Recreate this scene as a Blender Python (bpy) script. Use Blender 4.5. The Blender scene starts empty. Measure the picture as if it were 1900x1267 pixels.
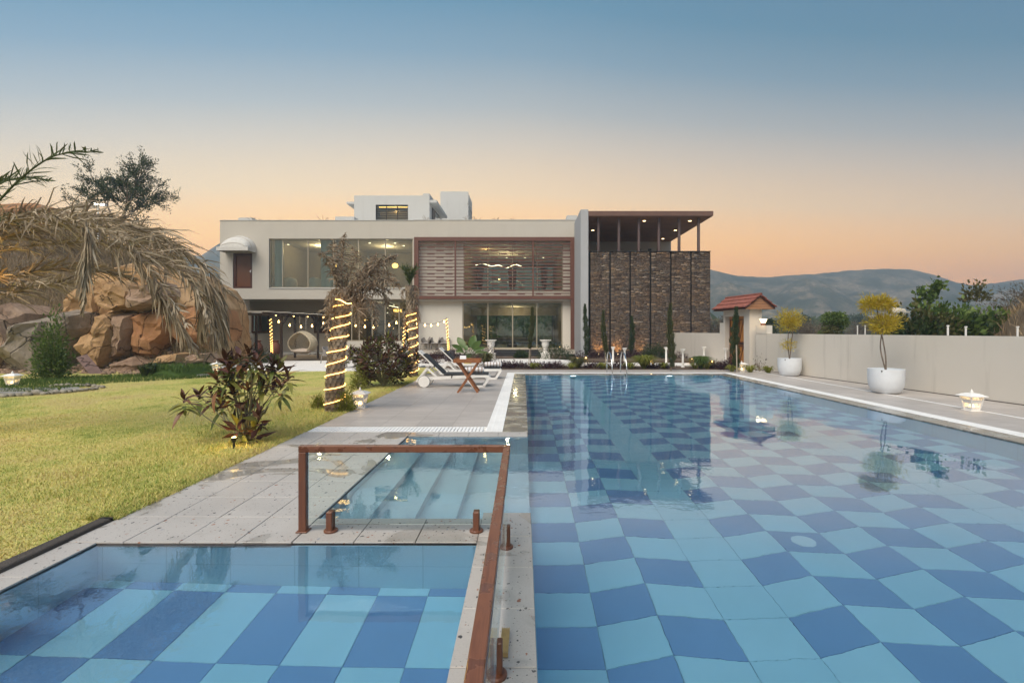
import bpy, bmesh, math, random
import numpy as np
from mathutils import Vector, Matrix, noise as mnoise
R = math.radians
random.seed(7)
rng = np.random.default_rng(7)
S = bpy.context.scene
COL = S.collection
FPX, CX, CY, H = 900.0, 971.0, 613.0, 1.6      # focal length and vanishing point in photo pixels, eye height

# ------------------------------------------------------------------ camera
cam = bpy.data.cameras.new('camera')
cam.sensor_width = 36.0
cam.lens = 36.0 * FPX / 1900.0
cam.shift_x = (950.0 - CX) / 1900.0
cam.shift_y = (CY - 633.5) / 1900.0
cam.clip_start = 0.05
cam.clip_end = 6000
camo = bpy.data.objects.new('camera', cam)
camo.location = (0, 0, H)
camo.rotation_euler = (R(90), 0, 0)
COL.objects.link(camo)
S.camera = camo

# ------------------------------------------------------------------ sky
SKY_STRENGTH = 0.92
world = bpy.data.worlds.new('World')
S.world = world
world.use_nodes = True
wn, wl = world.node_tree.nodes, world.node_tree.links
wn.clear()
def s2l(c):
    return tuple(((v / 255.0 + 0.055) / 1.055) ** 2.4 if v > 10 else v / 255.0 / 12.92 for v in c)
def build_sky():
    tc = wn.new('ShaderNodeTexCoord')
    sep = wn.new('ShaderNodeSeparateXYZ')
    wl.new(tc.outputs['Generated'], sep.inputs[0])
    def m(op, a, b=None, c=None):
        n = wn.new('ShaderNodeMath'); n.operation = op
        for i, v in enumerate((a, b, c)):
            if v is None: continue
            if isinstance(v, (int, float)): n.inputs[i].default_value = v
            else: wl.new(v, n.inputs[i])
        return n.outputs[0]
    x, z = sep.outputs[0], sep.outputs[2]
    zc = m('MAXIMUM', z, 0.0)
    den = m('SQRT', m('MAXIMUM', m('SUBTRACT', m('SUBTRACT', 1.0, m('MULTIPLY', m('MULTIPLY', x, x), 0.95)), m('MULTIPLY', z, z)), 0.12))
    t = m('MULTIPLY', m('DIVIDE', zc, den), m('MULTIPLY_ADD', m('MAXIMUM', x, 0.0), 0.25, m('MULTIPLY_ADD', m('MINIMUM', x, 0.0), 0.06, 1.0)))
    ramp = wn.new('ShaderNodeValToRGB')
    stops = [(0.0, (236, 188, 138), (2.8, 1.75, 0.52)), (0.10, (242, 200, 150), (2.8, 1.82, 0.62)), (0.19, (241, 209, 168), (2.15, 1.66, 0.84)),
             (0.281, (233, 213, 188), (1.56, 1.45, 1.18)), (0.381, (208, 201, 192), (1.33, 1.30, 1.20)), (0.459, (178, 187, 192), (1.18, 1.19, 1.17)),
             (0.57, (143, 170, 190), (0.93, 1.05, 1.09)), (0.681, (115, 157, 183), (0.76, 0.96, 1.05)), (0.85, (98, 145, 180), (0.78, .95, 1.03)), (1.0, (88, 134, 176), (0.9, 1, 1.0))]
    cr = ramp.color_ramp
    while len(cr.elements) > 1: cr.elements.remove(cr.elements[-1])
    for i, (p, c, g) in enumerate(stops):
        e = cr.elements[0] if i == 0 else cr.elements.new(p)
        e.position = p; e.color = (*[v * k / 4 for v, k in zip(s2l(c), g)], 1)
    wl.new(t, ramp.inputs[0])
    # a little brighter towards the afterglow on the left, deeper to the right
    k = wn.new('ShaderNodeMapRange'); k.interpolation_type = 'SMOOTHSTEP'
    wl.new(x, k.inputs[0])
    k.inputs[1].default_value = -0.75; k.inputs[2].default_value = 0.8
    mixc = wn.new('ShaderNodeMix'); mixc.data_type = 'RGBA'
    wl.new(k.outputs[0], mixc.inputs[0])
    mixc.inputs[6].default_value = (1.0, 1.0, 1.0, 1)
    mixc.inputs[7].default_value = (0.88, 0.80, 0.75, 1)
    mul = wn.new('ShaderNodeMix'); mul.data_type = 'RGBA'; mul.blend_type = 'MULTIPLY'; mul.inputs[0].default_value = 1
    wl.new(ramp.outputs[0], mul.inputs[6]); wl.new(mixc.outputs[2], mul.inputs[7])
    # the side away from the afterglow is dimmer and bluer
    k2 = wn.new('ShaderNodeMapRange'); k2.interpolation_type = 'SMOOTHSTEP'
    wl.new(sep.outputs[1], k2.inputs[0]); k2.inputs[1].default_value = 0.25; k2.inputs[2].default_value = -0.7
    ramp2 = wn.new('ShaderNodeValToRGB'); cr2 = ramp2.color_ramp
    while len(cr2.elements) > 1: cr2.elements.remove(cr2.elements[-1])
    for i, (p, c) in enumerate([(0.0, (196, 184, 168)), (0.2, (194, 188, 180)), (0.45, (162, 176, 188)), (0.7, (118, 152, 180)), (1.0, (88, 134, 176))]):
        e = cr2.elements[0] if i == 0 else cr2.elements.new(p)
        e.position = p; e.color = (*[v / 4 for v in s2l(c)], 1)
    wl.new(t, ramp2.inputs[0])
    mul2 = wn.new('ShaderNodeMix'); mul2.data_type = 'RGBA'; wl.new(k2.outputs[0], mul2.inputs[0])
    wl.new(mul.outputs[2], mul2.inputs[6]); wl.new(ramp2.outputs[0], mul2.inputs[7])
    bg = wn.new('ShaderNodeBackground'); bg.inputs[1].default_value = 4 * SKY_STRENGTH
    wl.new(mul2.outputs[2], bg.inputs[0])
    out = wn.new('ShaderNodeOutputWorld'); wl.new(bg.outputs[0], out.inputs[0])
build_sky()

# ------------------------------------------------------------------ sun: the soft glow left after sunset
sun = bpy.data.lights.new('sun', 'SUN')
sun.energy = 4.0
sun.angle = R(50)
sun.color = (1.0, 0.88, 0.73)
suno = bpy.data.objects.new('sun', sun)
COL.objects.link(suno)
SUN_EL, SUN_AZ = R(52), R(-28)     # behind the camera, a little to its left
d = Vector((math.sin(SUN_AZ) * math.cos(SUN_EL), -math.cos(SUN_AZ) * math.cos(SUN_EL), math.sin(SUN_EL)))
suno.rotation_euler = (-d).to_track_quat('-Z', 'Y').to_euler()
suno.location = (0, 0, 40)

# ------------------------------------------------------------------ exposure and render
S.view_settings.view_transform = 'Standard'
S.view_settings.look = 'None'
S.view_settings.exposure = 0.14
S.view_settings.gamma = 1.0
S.render.engine = 'CYCLES'
cy = S.cycles
cy.use_denoising = True
try:
    cy.denoiser = 'OPENIMAGEDENOISE'
    cy.denoising_input_passes = 'RGB_ALBEDO_NORMAL'
    cy.denoising_prefilter = 'ACCURATE'
except Exception:
    pass
cy.max_bounces = 10
cy.diffuse_bounces = 4
cy.glossy_bounces = 5
cy.transmission_bounces = 8
cy.transparent_max_bounces = 16
cy.volume_bounces = 2
cy.sample_clamp_indirect = 4.0
cy.sample_clamp_direct = 0.0
cy.caustics_reflective = False
cy.caustics_refractive = True
cy.use_light_tree = True

# ------------------------------------------------------------------ helpers: pixels to places
def PX(px, Y): return (px - CX) * Y / FPX
def PZ(py, Y): return H + (CY - py) * Y / FPX
def P(px, py, Y): return Vector((PX(px, Y), Y, PZ(py, Y)))
def G(px, py, z=0.0):
    Y = FPX * (H - z) / (py - CY)
    return Vector((PX(px, Y), Y, z))

# ------------------------------------------------------------------ helpers: things and meshes
def thing(name, label, cat, loc=(0, 0, 0), group=None, rz=0):
    o = bpy.data.objects.new(name, None)
    o.empty_display_size = 0.1
    COL.objects.link(o)
    o.location = loc
    o.rotation_euler = (0, 0, rz)
    o['label'] = label; o['category'] = cat
    if group: o['group'] = group
    return o
def tag(o, label=None, cat=None, group=None, kind=None):
    if label: o['label'] = label
    if cat: o['category'] = cat
    if group: o['group'] = group
    if kind: o['kind'] = kind
    return o
def link_mesh(name, me, mat, parent=None, loc=None, rot=None):
    o = bpy.data.objects.new(name, me)
    COL.objects.link(o)
    if mat is not None and not me.materials: me.materials.append(mat)
    if parent is not None: o.parent = parent
    if loc is not None: o.location = loc
    if rot is not None: o.rotation_euler = rot
    return o
def root_loc(parent):
    v = Vector((0, 0, 0)); p = parent
    while p is not None:
        v += p.location; p = p.parent
    return v
def copy_tree(o, parent=None, loc=None, rz=None, label=None):
    c = o.copy(); COL.objects.link(c); c.parent = parent
    if loc is not None: c.location = loc
    if rz is not None: c.rotation_euler = (0, 0, rz)
    if label: c['label'] = label
    for ch in list(o.children): copy_tree(ch, c)
    return c

class MB:
    """collects faces; build() links them as one mesh object. Coordinates are world ones unless local is set."""
    def __init__(s): s.v = []; s.f = []
    def add(s, vs, fs):
        b = len(s.v); s.v.extend([tuple(v) for v in vs]); s.f.extend([tuple(i + b for i in f) for f in fs]); return s
    def box(s, a, b):
        x0, y0, z0 = min(a[0], b[0]), min(a[1], b[1]), min(a[2], b[2]); x1, y1, z1 = max(a[0], b[0]), max(a[1], b[1]), max(a[2], b[2])
        return s.add([(x0,y0,z0),(x1,y0,z0),(x1,y1,z0),(x0,y1,z0),(x0,y0,z1),(x1,y0,z1),(x1,y1,z1),(x0,y1,z1)],
                     [(0,3,2,1),(4,5,6,7),(0,1,5,4),(1,2,6,5),(2,3,7,6),(3,0,4,7)])
    def bbox(s, a, b, r):
        """box with chamfered edges"""
        bm = bmesh.new()
        bmesh.ops.create_cube(bm, size=1)
        c = [(a[i] + b[i]) / 2 for i in range(3)]; d = [abs(b[i] - a[i]) for i in range(3)]
        for v in bm.verts: v.co = Vector((v.co.x * d[0] + c[0], v.co.y * d[1] + c[1], v.co.z * d[2] + c[2]))
        bmesh.ops.bevel(bm, geom=list(bm.edges), offset=r, segments=1, affect='EDGES', profile=0.5)
        return s.bm(bm)
    def bm(s, bm, mtx=None):
        bm.verts.ensure_lookup_table(); bm.verts.index_update()
        s.add([(mtx @ v.co) if mtx else v.co.copy() for v in bm.verts], [[v.index for v in f.verts] for f in bm.faces]); bm.free(); return s
    def quad(s, a, b, c, d): return s.add([a, b, c, d], [(0, 1, 2, 3)])
    def poly(s, pts): return s.add(pts, [tuple(range(len(pts)))])
    def prism(s, pts, off):
        """closed polygon pts extruded by the vector off"""
        n = len(pts); o = Vector(off)
        return s.add([Vector(p) for p in pts] + [Vector(p) + o for p in pts],
                     [tuple(range(n))[::-1], tuple(range(n, 2 * n))] + [(i, (i + 1) % n, n + (i + 1) % n, n + i) for i in range(n)])
    def tube(s, pts, rad, n=8, cap=True, closed=False):
        pts = [Vector(p) for p in pts]; k = len(pts)
        rads = [rad] * k if isinstance(rad, (int, float)) else list(rad)
        vs = []; up = None
        for i, p in enumerate(pts):
            if closed: t = pts[(i + 1) % k] - pts[i - 1]
            else: t = pts[min(i + 1, k - 1)] - pts[max(i - 1, 0)]
            if t.length < 1e-9: t = Vector((0, 0, 1))
            t.normalize()
            if up is None:
                up = Vector((0, 0, 1)) if abs(t.z) < 0.9 else Vector((0, 1, 0))
            u = (up - t * up.dot(t))
            if u.length < 1e-6: u = t.orthogonal()
            u.normalize(); w = t.cross(u); up = u
            for j in range(n):
                a = 2 * math.pi * j / n
                vs.append(p + (u * math.cos(a) + w * math.sin(a)) * rads[i])
        fs = []
        for i in range(k if closed else k - 1):
            i2 = (i + 1) % k
            for j in range(n):
                fs.append((i * n + j, i * n + (j + 1) % n, i2 * n + (j + 1) % n, i2 * n + j))
        if cap and not closed:
            fs.append(tuple(range(n))[::-1]); fs.append(tuple((k - 1) * n + j for j in range(n)))
        return s.add(vs, fs)
    def lathe(s, prof, c=(0, 0, 0), n=24, sq=None):
        """profile of (r, z); sq = number of sides for a square section when 4"""
        n = sq or n; off = math.pi / 4 if sq == 4 else 0; vs = []; k = len(prof)
        for r, z in prof:
            rr = r * (math.sqrt(2) if sq == 4 else 1)
            for j in range(n):
                a = 2 * math.pi * j / n + off
                vs.append((c[0] + rr * math.cos(a), c[1] + rr * math.sin(a), c[2] + z))
        fs = []
        for i in range(k - 1):
            for j in range(n):
                fs.append((i * n + j, i * n + (j + 1) % n, (i + 1) * n + (j + 1) % n, (i + 1) * n + j))
        fs.append(tuple(range(n))[::-1]); fs.append(tuple((k - 1) * n + j for j in range(n)))
        return s.add(vs, fs)
    def beam(s, a, b, w, h, up=(0, 0, 1)):
        """bar of width w and height h from a to b"""
        a, b = Vector(a), Vector(b); t = (b - a).normalized(); u = Vector(up); sd = t.cross(u)
        if sd.length < 1e-6: sd = t.orthogonal()
        sd.normalize(); u = sd.cross(t).normalized()
        vs = []
        for p in (a, b):
            for sx, sz in ((-1, -1), (1, -1), (1, 1), (-1, 1)):
                vs.append(p + sd * sx * w / 2 + u * sz * h / 2)
        return s.add(vs, [(0, 3, 2, 1), (4, 5, 6, 7), (0, 1, 5, 4), (1, 2, 6, 5), (2, 3, 7, 6), (3, 0, 4, 7)])
    def mesh(s, name, off=None, smooth=False, angle=None):
        me = bpy.data.meshes.new(name)
        vs = s.v if off is None else [(v[0] - off[0], v[1] - off[1], v[2] - off[2]) for v in s.v]
        me.from_pydata(vs, [], s.f); me.update()
        if smooth:
            me.polygons.foreach_set('use_smooth', [True] * len(me.polygons))
            if angle: 
                try: me.set_sharp_from_angle(angle=R(angle))
                except Exception: pass
        return me
    def build(s, name, mat, parent=None, kind=None, smooth=False, angle=None, local=False, label=None):
        off = None if (local or parent is None) else root_loc(parent)
        o = link_mesh(name, s.mesh(name, off, smooth, angle), mat, parent)
        if kind: o['kind'] = kind
        if label: o['label'] = label
        return o

def np_mesh(name, V, F, mat, parent=None, kind=None, smooth=False, off=None):
    """big mesh from numpy: V (n,3), F (m,k) all of the same k"""
    V = np.asarray(V, dtype=np.float32).reshape(-1, 3); F = np.asarray(F, dtype=np.int32)
    if off is not None: V = V - np.array(off, dtype=np.float32)
    elif parent is not None: V = V - np.array(root_loc(parent), dtype=np.float32)
    me = bpy.data.meshes.new(name)
    m, k = F.shape
    me.vertices.add(len(V)); me.vertices.foreach_set('co', V.ravel())
    me.loops.add(m * k); me.loops.foreach_set('vertex_index', F.ravel())
    me.polygons.add(m); me.polygons.foreach_set('loop_start', np.arange(0, m * k, k, dtype=np.int32))
    try: me.polygons.foreach_set('loop_total', np.full(m, k, dtype=np.int32))
    except Exception: pass
    if smooth: me.polygons.foreach_set('use_smooth', np.ones(m, dtype=bool))
    me.update(calc_edges=True); me.validate()
    o = link_mesh(name, me, mat, parent)
    if kind: o['kind'] = kind
    return o

def rects(x0, x1, z0, z1, holes):
    """cells of the rectangle that are not in the holes"""
    xs = sorted({x0, x1, *[min(max(h[i], x0), x1) for h in holes for i in (0, 1)]})
    zs = sorted({z0, z1, *[min(max(h[i], z0), z1) for h in holes for i in (2, 3)]})
    fill = {}
    for i in range(len(xs) - 1):
        for j in range(len(zs) - 1):
            cx, cz = (xs[i] + xs[i + 1]) / 2, (zs[j] + zs[j + 1]) / 2
            fill[i, j] = not any(h[0] < cx < h[1] and h[2] < cz < h[3] for h in holes)
    return xs, zs, fill
def wall_y(mb, x0, x1, z0, z1, y0, y1, holes=()):
    """wall across the view (x, z plane), thick from y0 to y1, with holes"""
    xs, zs, fill = rects(x0, x1, z0, z1, holes)
    g = lambda i, j: fill.get((i, j), False)
    for (i, j), on in fill.items():
        if not on: continue
        a, b, c, e = xs[i], xs[i + 1], zs[j], zs[j + 1]
        mb.quad((a, y0, c), (b, y0, c), (b, y0, e), (a, y0, e))
        mb.quad((a, y1, c), (a, y1, e), (b, y1, e), (b, y1, c))
        if not g(i - 1, j): mb.quad((a, y0, c), (a, y0, e), (a, y1, e), (a, y1, c))
        if not g(i + 1, j): mb.quad((b, y0, c), (b, y1, c), (b, y1, e), (b, y0, e))
        if not g(i, j - 1): mb.quad((a, y0, c), (a, y1, c), (b, y1, c), (b, y0, c))
        if not g(i, j + 1): mb.quad((a, y0, e), (b, y0, e), (b, y1, e), (a, y1, e))
    return mb
def spline(pts, n=8):
    """Catmull-Rom through points"""
    pts = [Vector(p) for p in pts]; out = []
    q = [pts[0] * 2 - pts[1]] + pts + [pts[-1] * 2 - pts[-2]]
    for i in range(1, len(q) - 2):
        for k in range(n):
            t = k / n
            out.append(0.5 * ((2 * q[i]) + (q[i + 1] - q[i - 1]) * t + (2 * q[i - 1] - 5 * q[i] + 4 * q[i + 1] - q[i + 2]) * t * t
                              + (3 * q[i] - q[i - 1] - 3 * q[i + 1] + q[i + 2]) * t ** 3))
    out.append(pts[-1]); return out

# ------------------------------------------------------------------ materials
MATS = {}
class N:
    def __init__(s, name):
        s.m = bpy.data.materials.new(name); s.m.use_nodes = True
        s.t = s.m.node_tree; s.t.nodes.clear()
        s.out = s.new('ShaderNodeOutputMaterial')
        s.b = s.new('ShaderNodeBsdfPrincipled'); s.l(s.b.outputs[0], s.out.inputs[0])
    def new(s, k): return s.t.nodes.new(k)
    def l(s, a, b): s.t.links.new(a, b)
    def set(s, k, v):
        i = s.b.inputs[k]
        if hasattr(v, 'is_output') or isinstance(v, bpy.types.NodeSocket): s.l(v, i)
        elif isinstance(v, (tuple, list)) and len(v) == 3: i.default_value = (*v, 1)
        else: i.default_value = v
        return s
    def pos(s, scale=(1, 1, 1)):
        g = s.new('ShaderNodeNewGeometry'); mp = s.new('ShaderNodeMapping'); s.l(g.outputs['Position'], mp.inputs[0])
        mp.inputs['Scale'].default_value = scale; return mp.outputs[0]
    def obj(s, scale=(1, 1, 1)):
        g = s.new('ShaderNodeTexCoord'); mp = s.new('ShaderNodeMapping'); s.l(g.outputs['Object'], mp.inputs[0])
        mp.inputs['Scale'].default_value = scale; return mp.outputs[0]
    def noise(s, vec, scale, detail=4, rough=0.55, dist=0.0):
        n = s.new('ShaderNodeTexNoise'); s.l(vec, n.inputs['Vector']); n.inputs['Scale'].default_value = scale
        n.inputs['Detail'].default_value = detail; n.inputs['Roughness'].default_value = rough; n.inputs['Distortion'].default_value = dist
        return n.outputs[0]
    def voro(s, vec, scale, feature='F1', rnd=1.0):
        n = s.new('ShaderNodeTexVoronoi'); n.feature = feature; s.l(vec, n.inputs['Vector']); n.inputs['Scale'].default_value = scale
        n.inputs['Randomness'].default_value = rnd; return n
    def ramp(s, fac, stops, interp='LINEAR'):
        n = s.new('ShaderNodeValToRGB'); cr = n.color_ramp; cr.interpolation = interp
        while len(cr.elements) > 1: cr.elements.remove(cr.elements[-1])
        for i, (p, c) in enumerate(stops):
            e = cr.elements[0] if i == 0 else cr.elements.new(p)
            if isinstance(c, (int, float)): c = (c, c, c)
            e.position = p; e.color = (*c, 1)
        s.l(fac, n.inputs[0]); return n.outputs[0]
    def mix(s, fac, a, b, mode='MIX'):
        n = s.new('ShaderNodeMix'); n.data_type = 'RGBA'; n.blend_type = mode
        for i, v in ((0, fac), (6, a), (7, b)):
            if isinstance(v, (int, float)): n.inputs[i].default_value = v if i == 0 else (v, v, v, 1)
            elif isinstance(v, (tuple, list)): n.inputs[i].default_value = (*v, 1)
            else: s.l(v, n.inputs[i])
        return n.outputs[2]
    def math(s, op, a, b=None, c=None, clamp=False):
        n = s.new('ShaderNodeMath'); n.operation = op; n.use_clamp = clamp
        for i, v in enumerate((a, b, c)):
            if v is None: continue
            if isinstance(v, (int, float)): n.inputs[i].default_value = v
            else: s.l(v, n.inputs[i])
        return n.outputs[0]
    def rnd(s):
        g = s.new('ShaderNodeNewGeometry'); return g.outputs['Random Per Island']
    def orand(s):
        g = s.new('ShaderNodeObjectInfo'); return g.outputs['Random']
    def bump(s, h, strength=0.3, dist=0.02):
        n = s.new('ShaderNodeBump'); n.inputs['Strength'].default_value = strength; n.inputs['Distance'].default_value = dist
        s.l(h, n.inputs['Height']); s.l(n.outputs[0], s.b.inputs['Normal']); return s

def mat(name, col, rough=0.6, var=0.12, scale=3.0, bump=0.0, bscale=40.0, spec=0.5, metal=0.0, bdist=0.01, emit=None, estr=0.0):
    """plain surface: one base colour, mottled a little, with fine relief"""
    n = N(name)
    p = n.pos()
    f = n.noise(p, scale, 5)
    a = tuple(c * (1 - var) for c in col); b = tuple(min(1, c * (1 + var)) for c in col)
    n.set('Base Color', n.ramp(f, [(0.3, a), (0.7, b)]))
    n.set('Roughness', rough).set('Metallic', metal).set('Specular IOR Level', spec)
    if bump: n.bump(n.noise(p, bscale, 4), bump, bdist)
    if emit: n.set('Emission Color', emit).set('Emission Strength', estr)
    return n.m
def leafmat(name, stops, rough=0.55, trans=0.25, spec=0.3):
    """foliage: colour picked per leaf"""
    n = N(name)
    c = n.ramp(n.rnd(), stops)
    n.set('Base Color', c).set('Roughness', rough).set('Specular IOR Level', spec)
    t = n.new('ShaderNodeBsdfTranslucent'); n.l(c, t.inputs[0])
    mx = n.new('ShaderNodeMixShader'); mx.inputs[0].default_value = trans
    n.l(n.b.outputs[0], mx.inputs[1]); n.l(t.outputs[0], mx.inputs[2]); n.l(mx.outputs[0], n.out.inputs[0])
    return n.m
def glow(name, col, strength):
    n = N(name); n.set('Base Color', (0.8, 0.7, 0.5)).set('Emission Color', col).set('Emission Strength', strength); return n.m
def glassmat(name, tint=(0.9, 0.95, 0.93), refl=1.0, rough=0.0, ior=1.5):
    """thin pane: clear with mirror reflections that grow at a glance"""
    n = N(name)
    fr = n.new('ShaderNodeFresnel'); fr.inputs[0].default_value = ior
    gl = n.new('ShaderNodeBsdfGlossy'); gl.inputs['Roughness'].default_value = rough; gl.inputs[0].default_value = (1, 1, 1, 1)
    tr = n.new('ShaderNodeBsdfTransparent'); tr.inputs[0].default_value = (*tint, 1)
    f = n.math('MULTIPLY', fr.outputs[0], refl, clamp=True)
    mx = n.new('ShaderNodeMixShader'); n.l(f, mx.inputs[0]); n.l(tr.outputs[0], mx.inputs[1]); n.l(gl.outputs[0], mx.inputs[2])
    n.l(mx.outputs[0], n.out.inputs[0]); n.t.nodes.remove(n.b)
    return n.m
# ------------------------------------------------------------------ shared materials
M = {}
def plaster(name, col, dirt=(0.32, 0.29, 0.25), amount=0.5):
    n = N(name); p = n.pos()
    f = n.noise(p, 0.7, 6, 0.6)
    c = n.mix(n.ramp(f, [(0.35, 0.0), (0.75, 0.35)]), col, tuple(v * 0.86 for v in col))
    st = n.noise(n.pos((3.0, 3.0, 0.22)), 1.0, 6, 0.7)          # rain streaks
    c = n.mix(n.ramp(st, [(0.55, 0.0), (0.85, 0.4 * amount)]), c, dirt)
    n.set('Base Color', c).set('Roughness', 0.85).set('Specular IOR Level', 0.25)
    n.bump(n.noise(p, 55, 4), 0.12, 0.01); return n.m
M['white'] = plaster('white_plaster', (0.545, 0.51, 0.45))
M['wallwhite'] = plaster('boundary_plaster', (0.66, 0.615, 0.545), amount=1.5)
M['greyfin'] = plaster('grey_plaster', (0.42, 0.43, 0.445), amount=0.8)
M['roofwhite'] = plaster('roof_plaster', (0.58, 0.58, 0.56), amount=0.8)
M['taupe'] = plaster('taupe_plaster', (0.42, 0.36, 0.29))
M['beige'] = mat('beige_inside', (0.36, 0.31, 0.235), 0.8, 0.06)
M['ceil'] = mat('ceiling_inside', (0.50, 0.46, 0.39), 0.8, 0.04)
M['floorin'] = mat('floor_inside', (0.46, 0.40, 0.32), 0.25, 0.1)
M['darkin'] = mat('dark_inside', (0.10, 0.09, 0.085), 0.6, 0.1)
M['brown'] = mat('brown_paint', (0.135, 0.053, 0.036), 0.45, 0.10, 8, 0.05, 60)
M['canopy'] = mat('copper_brown_metal', (0.155, 0.085, 0.062), 0.35, 0.10, 2)
M['soffit'] = mat('dark_brown_panel', (0.30, 0.15, 0.09), 0.6, 0.15, 1.5)
M['blackstone'] = mat('black_granite', (0.035, 0.035, 0.037), 0.3, 0.2, 30)
M['black'] = mat('black_paint', (0.012, 0.011, 0.010), 0.5, 0.1)
M['alu'] = mat('champagne_aluminium', (0.42, 0.37, 0.28), 0.4, 0.05, metal=0.4)
M['whitepaint'] = mat('white_paint', (0.86, 0.84, 0.80), 0.45, 0.05, 6)
M['whiteplastic'] = mat('white_grating_plastic', (0.87, 0.87, 0.86), 0.5, 0.06, 3)
M['steel'] = mat('polished_steel', (0.75, 0.75, 0.74), 0.16, 0.04, metal=1.0)
M['potwhite'] = mat('white_planter_glaze', (0.70, 0.73, 0.76), 0.55, 0.06, 4, 0.08, 90)
M['soil'] = mat('soil', (0.11, 0.075, 0.05), 0.95, 0.35, 9, 0.7, 25, bdist=0.03)
M['greyplastic'] = mat('grey_planter', (0.10, 0.10, 0.11), 0.6, 0.15, 5)
M['rattan'] = mat('grey_rattan', (0.27, 0.245, 0.225), 0.7, 0.25, 40, 0.4, 120)
M['cushiondark'] = mat('charcoal_cushion', (0.028, 0.030, 0.033), 0.75, 0.15, 20, 0.12, 120)
M['fabric'] = mat('cream_cushion', (0.66, 0.55, 0.45), 0.9, 0.06, 12, 0.2, 60)
M['wicker'] = mat('cream_wicker', (0.55, 0.46, 0.32), 0.6, 0.15, 30)
M['bark'] = mat('bark', (0.19, 0.145, 0.11), 0.9, 0.35, 9, 0.6, 30, bdist=0.03)
M['twig'] = mat('twig', (0.22, 0.17, 0.12), 0.9, 0.3, 9)
M['greenstem'] = mat('green_stem', (0.20, 0.19, 0.12), 0.7, 0.3, 9)
M['gloworange'] = glow('warm_led', (1.0, 0.52, 0.12), 6.0)
M['glowcore'] = glow('warm_bulb', (1.0, 0.60, 0.18), 9.0)
M['glowwhite'] = glow('downlight', (1.0, 0.82, 0.55), 5.0)
M['glowlantern'] = glow('lantern_bulb', (1.0, 0.70, 0.34), 6.0)
M['glass'] = glassmat('window_glass', (0.76, 0.82, 0.78), 2.0)
M['glassrail'] = glassmat('rail_glass', (0.95, 0.985, 0.965), 0.6)

def wood(name, dark, light, rough=0.45, grain=(1.5, 1.5, 30.0), wet=False):
    n = N(name); p = n.obj(grain)
    f = n.noise(p, 1.4, 6, 0.6, 1.2)
    c = n.ramp(f, [(0.3, dark), (0.55, light), (0.75, dark)])
    r = rough
    if wet:
        w = n.noise(n.pos(), 11, 3, 0.5)
        k = n.ramp(w, [(0.56, 0.0), (0.60, 1.0)])
        c = n.mix(n.math('MULTIPLY', k, 0.35), c, tuple(v * 0.45 for v in dark))
        r = n.ramp(k, [(0, rough), (1, 0.12)])
    n.set('Base Color', c).set('Roughness', r); n.bump(f, 0.15, 0.004); return n.m
M['railwood'] = wood('rail_wood', (0.13, 0.045, 0.022), (0.20, 0.075, 0.036), 0.38, (40, 2.2, 40), True)
M['railwoodx'] = wood('rail_wood_across', (0.13, 0.045, 0.022), (0.20, 0.075, 0.036), 0.38, (2.2, 40, 40), True)
M['railpost'] = wood('rail_post_wood', (0.105, 0.038, 0.02), (0.17, 0.062, 0.03), 0.38, (40, 40, 2.2))
M['teak'] = wood('teak', (0.21, 0.075, 0.03), (0.33, 0.13, 0.05), 0.5, (6, 6, 6))
M['doorwood'] = wood('dark_door_wood', (0.050, 0.014, 0.009), (0.08, 0.024, 0.013), 0.4, (14, 14, 1.2))
M['doorpanel'] = wood('door_panel_wood', (0.10, 0.034, 0.014), (0.15, 0.055, 0.022), 0.4, (14, 14, 1.2))
M['gatewood'] = wood('gate_wood', (0.30, 0.11, 0.02), (0.50, 0.21, 0.045), 0.45, (10, 10, 1.2))
M['gablewood'] = wood('gable_wood', (0.26, 0.12, 0.06), (0.36, 0.18, 0.09), 0.6, (4, 4, 14))
M['clay'] = mat('clay_tile', (0.23, 0.072, 0.048), 0.7, 0.25, 7, 0.2, 40)
M['terracotta'] = mat('terracotta_pot', (0.20, 0.07, 0.045), 0.8, 0.2, 10)

def water(name, tint):
    """mirror by Fresnel over clear refraction; both follow the ripples"""
    n = N(name); p = n.pos()
    slow = n.noise(p, 0.85, 2, 0.4)
    rip = n.noise(p, 11.0, 2, 0.5)
    calm = n.noise(p, 0.22, 2)
    rip = n.math('MULTIPLY', rip, n.ramp(calm, [(0.35, 0.12), (0.65, 1.0)]))
    h = n.math('ADD', n.math('MULTIPLY', slow, 0.010), n.math('MULTIPLY', rip, 0.0012))
    n.bump(h, 1.0, 1.0)
    nrm = n.b.inputs['Normal'].links[0].from_socket
    fr = n.new('ShaderNodeFresnel'); fr.inputs['IOR'].default_value = 1.36; n.l(nrm, fr.inputs['Normal'])
    gl = n.new('ShaderNodeBsdfGlossy'); gl.inputs['Roughness'].default_value = 0.0; gl.inputs[0].default_value = (0.79, 0.87, 1.0, 1); n.l(nrm, gl.inputs['Normal'])
    rf = n.new('ShaderNodeBsdfRefraction'); rf.inputs['Roughness'].default_value = 0.0; rf.inputs['IOR'].default_value = 1.333; rf.inputs[0].default_value = (*tint, 1); n.l(nrm, rf.inputs['Normal'])
    mx = n.new('ShaderNodeMixShader'); n.l(n.math('MINIMUM', n.math('MULTIPLY', fr.outputs[0], 2.3), 0.50), mx.inputs[0]); n.l(rf.outputs[0], mx.inputs[1]); n.l(gl.outputs[0], mx.inputs[2]); n.l(mx.outputs[0], n.out.inputs[0])
    n.t.nodes.remove(n.b); return n.m
M['water'] = water('pool_water', (0.86, 0.96, 1.0))

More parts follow.
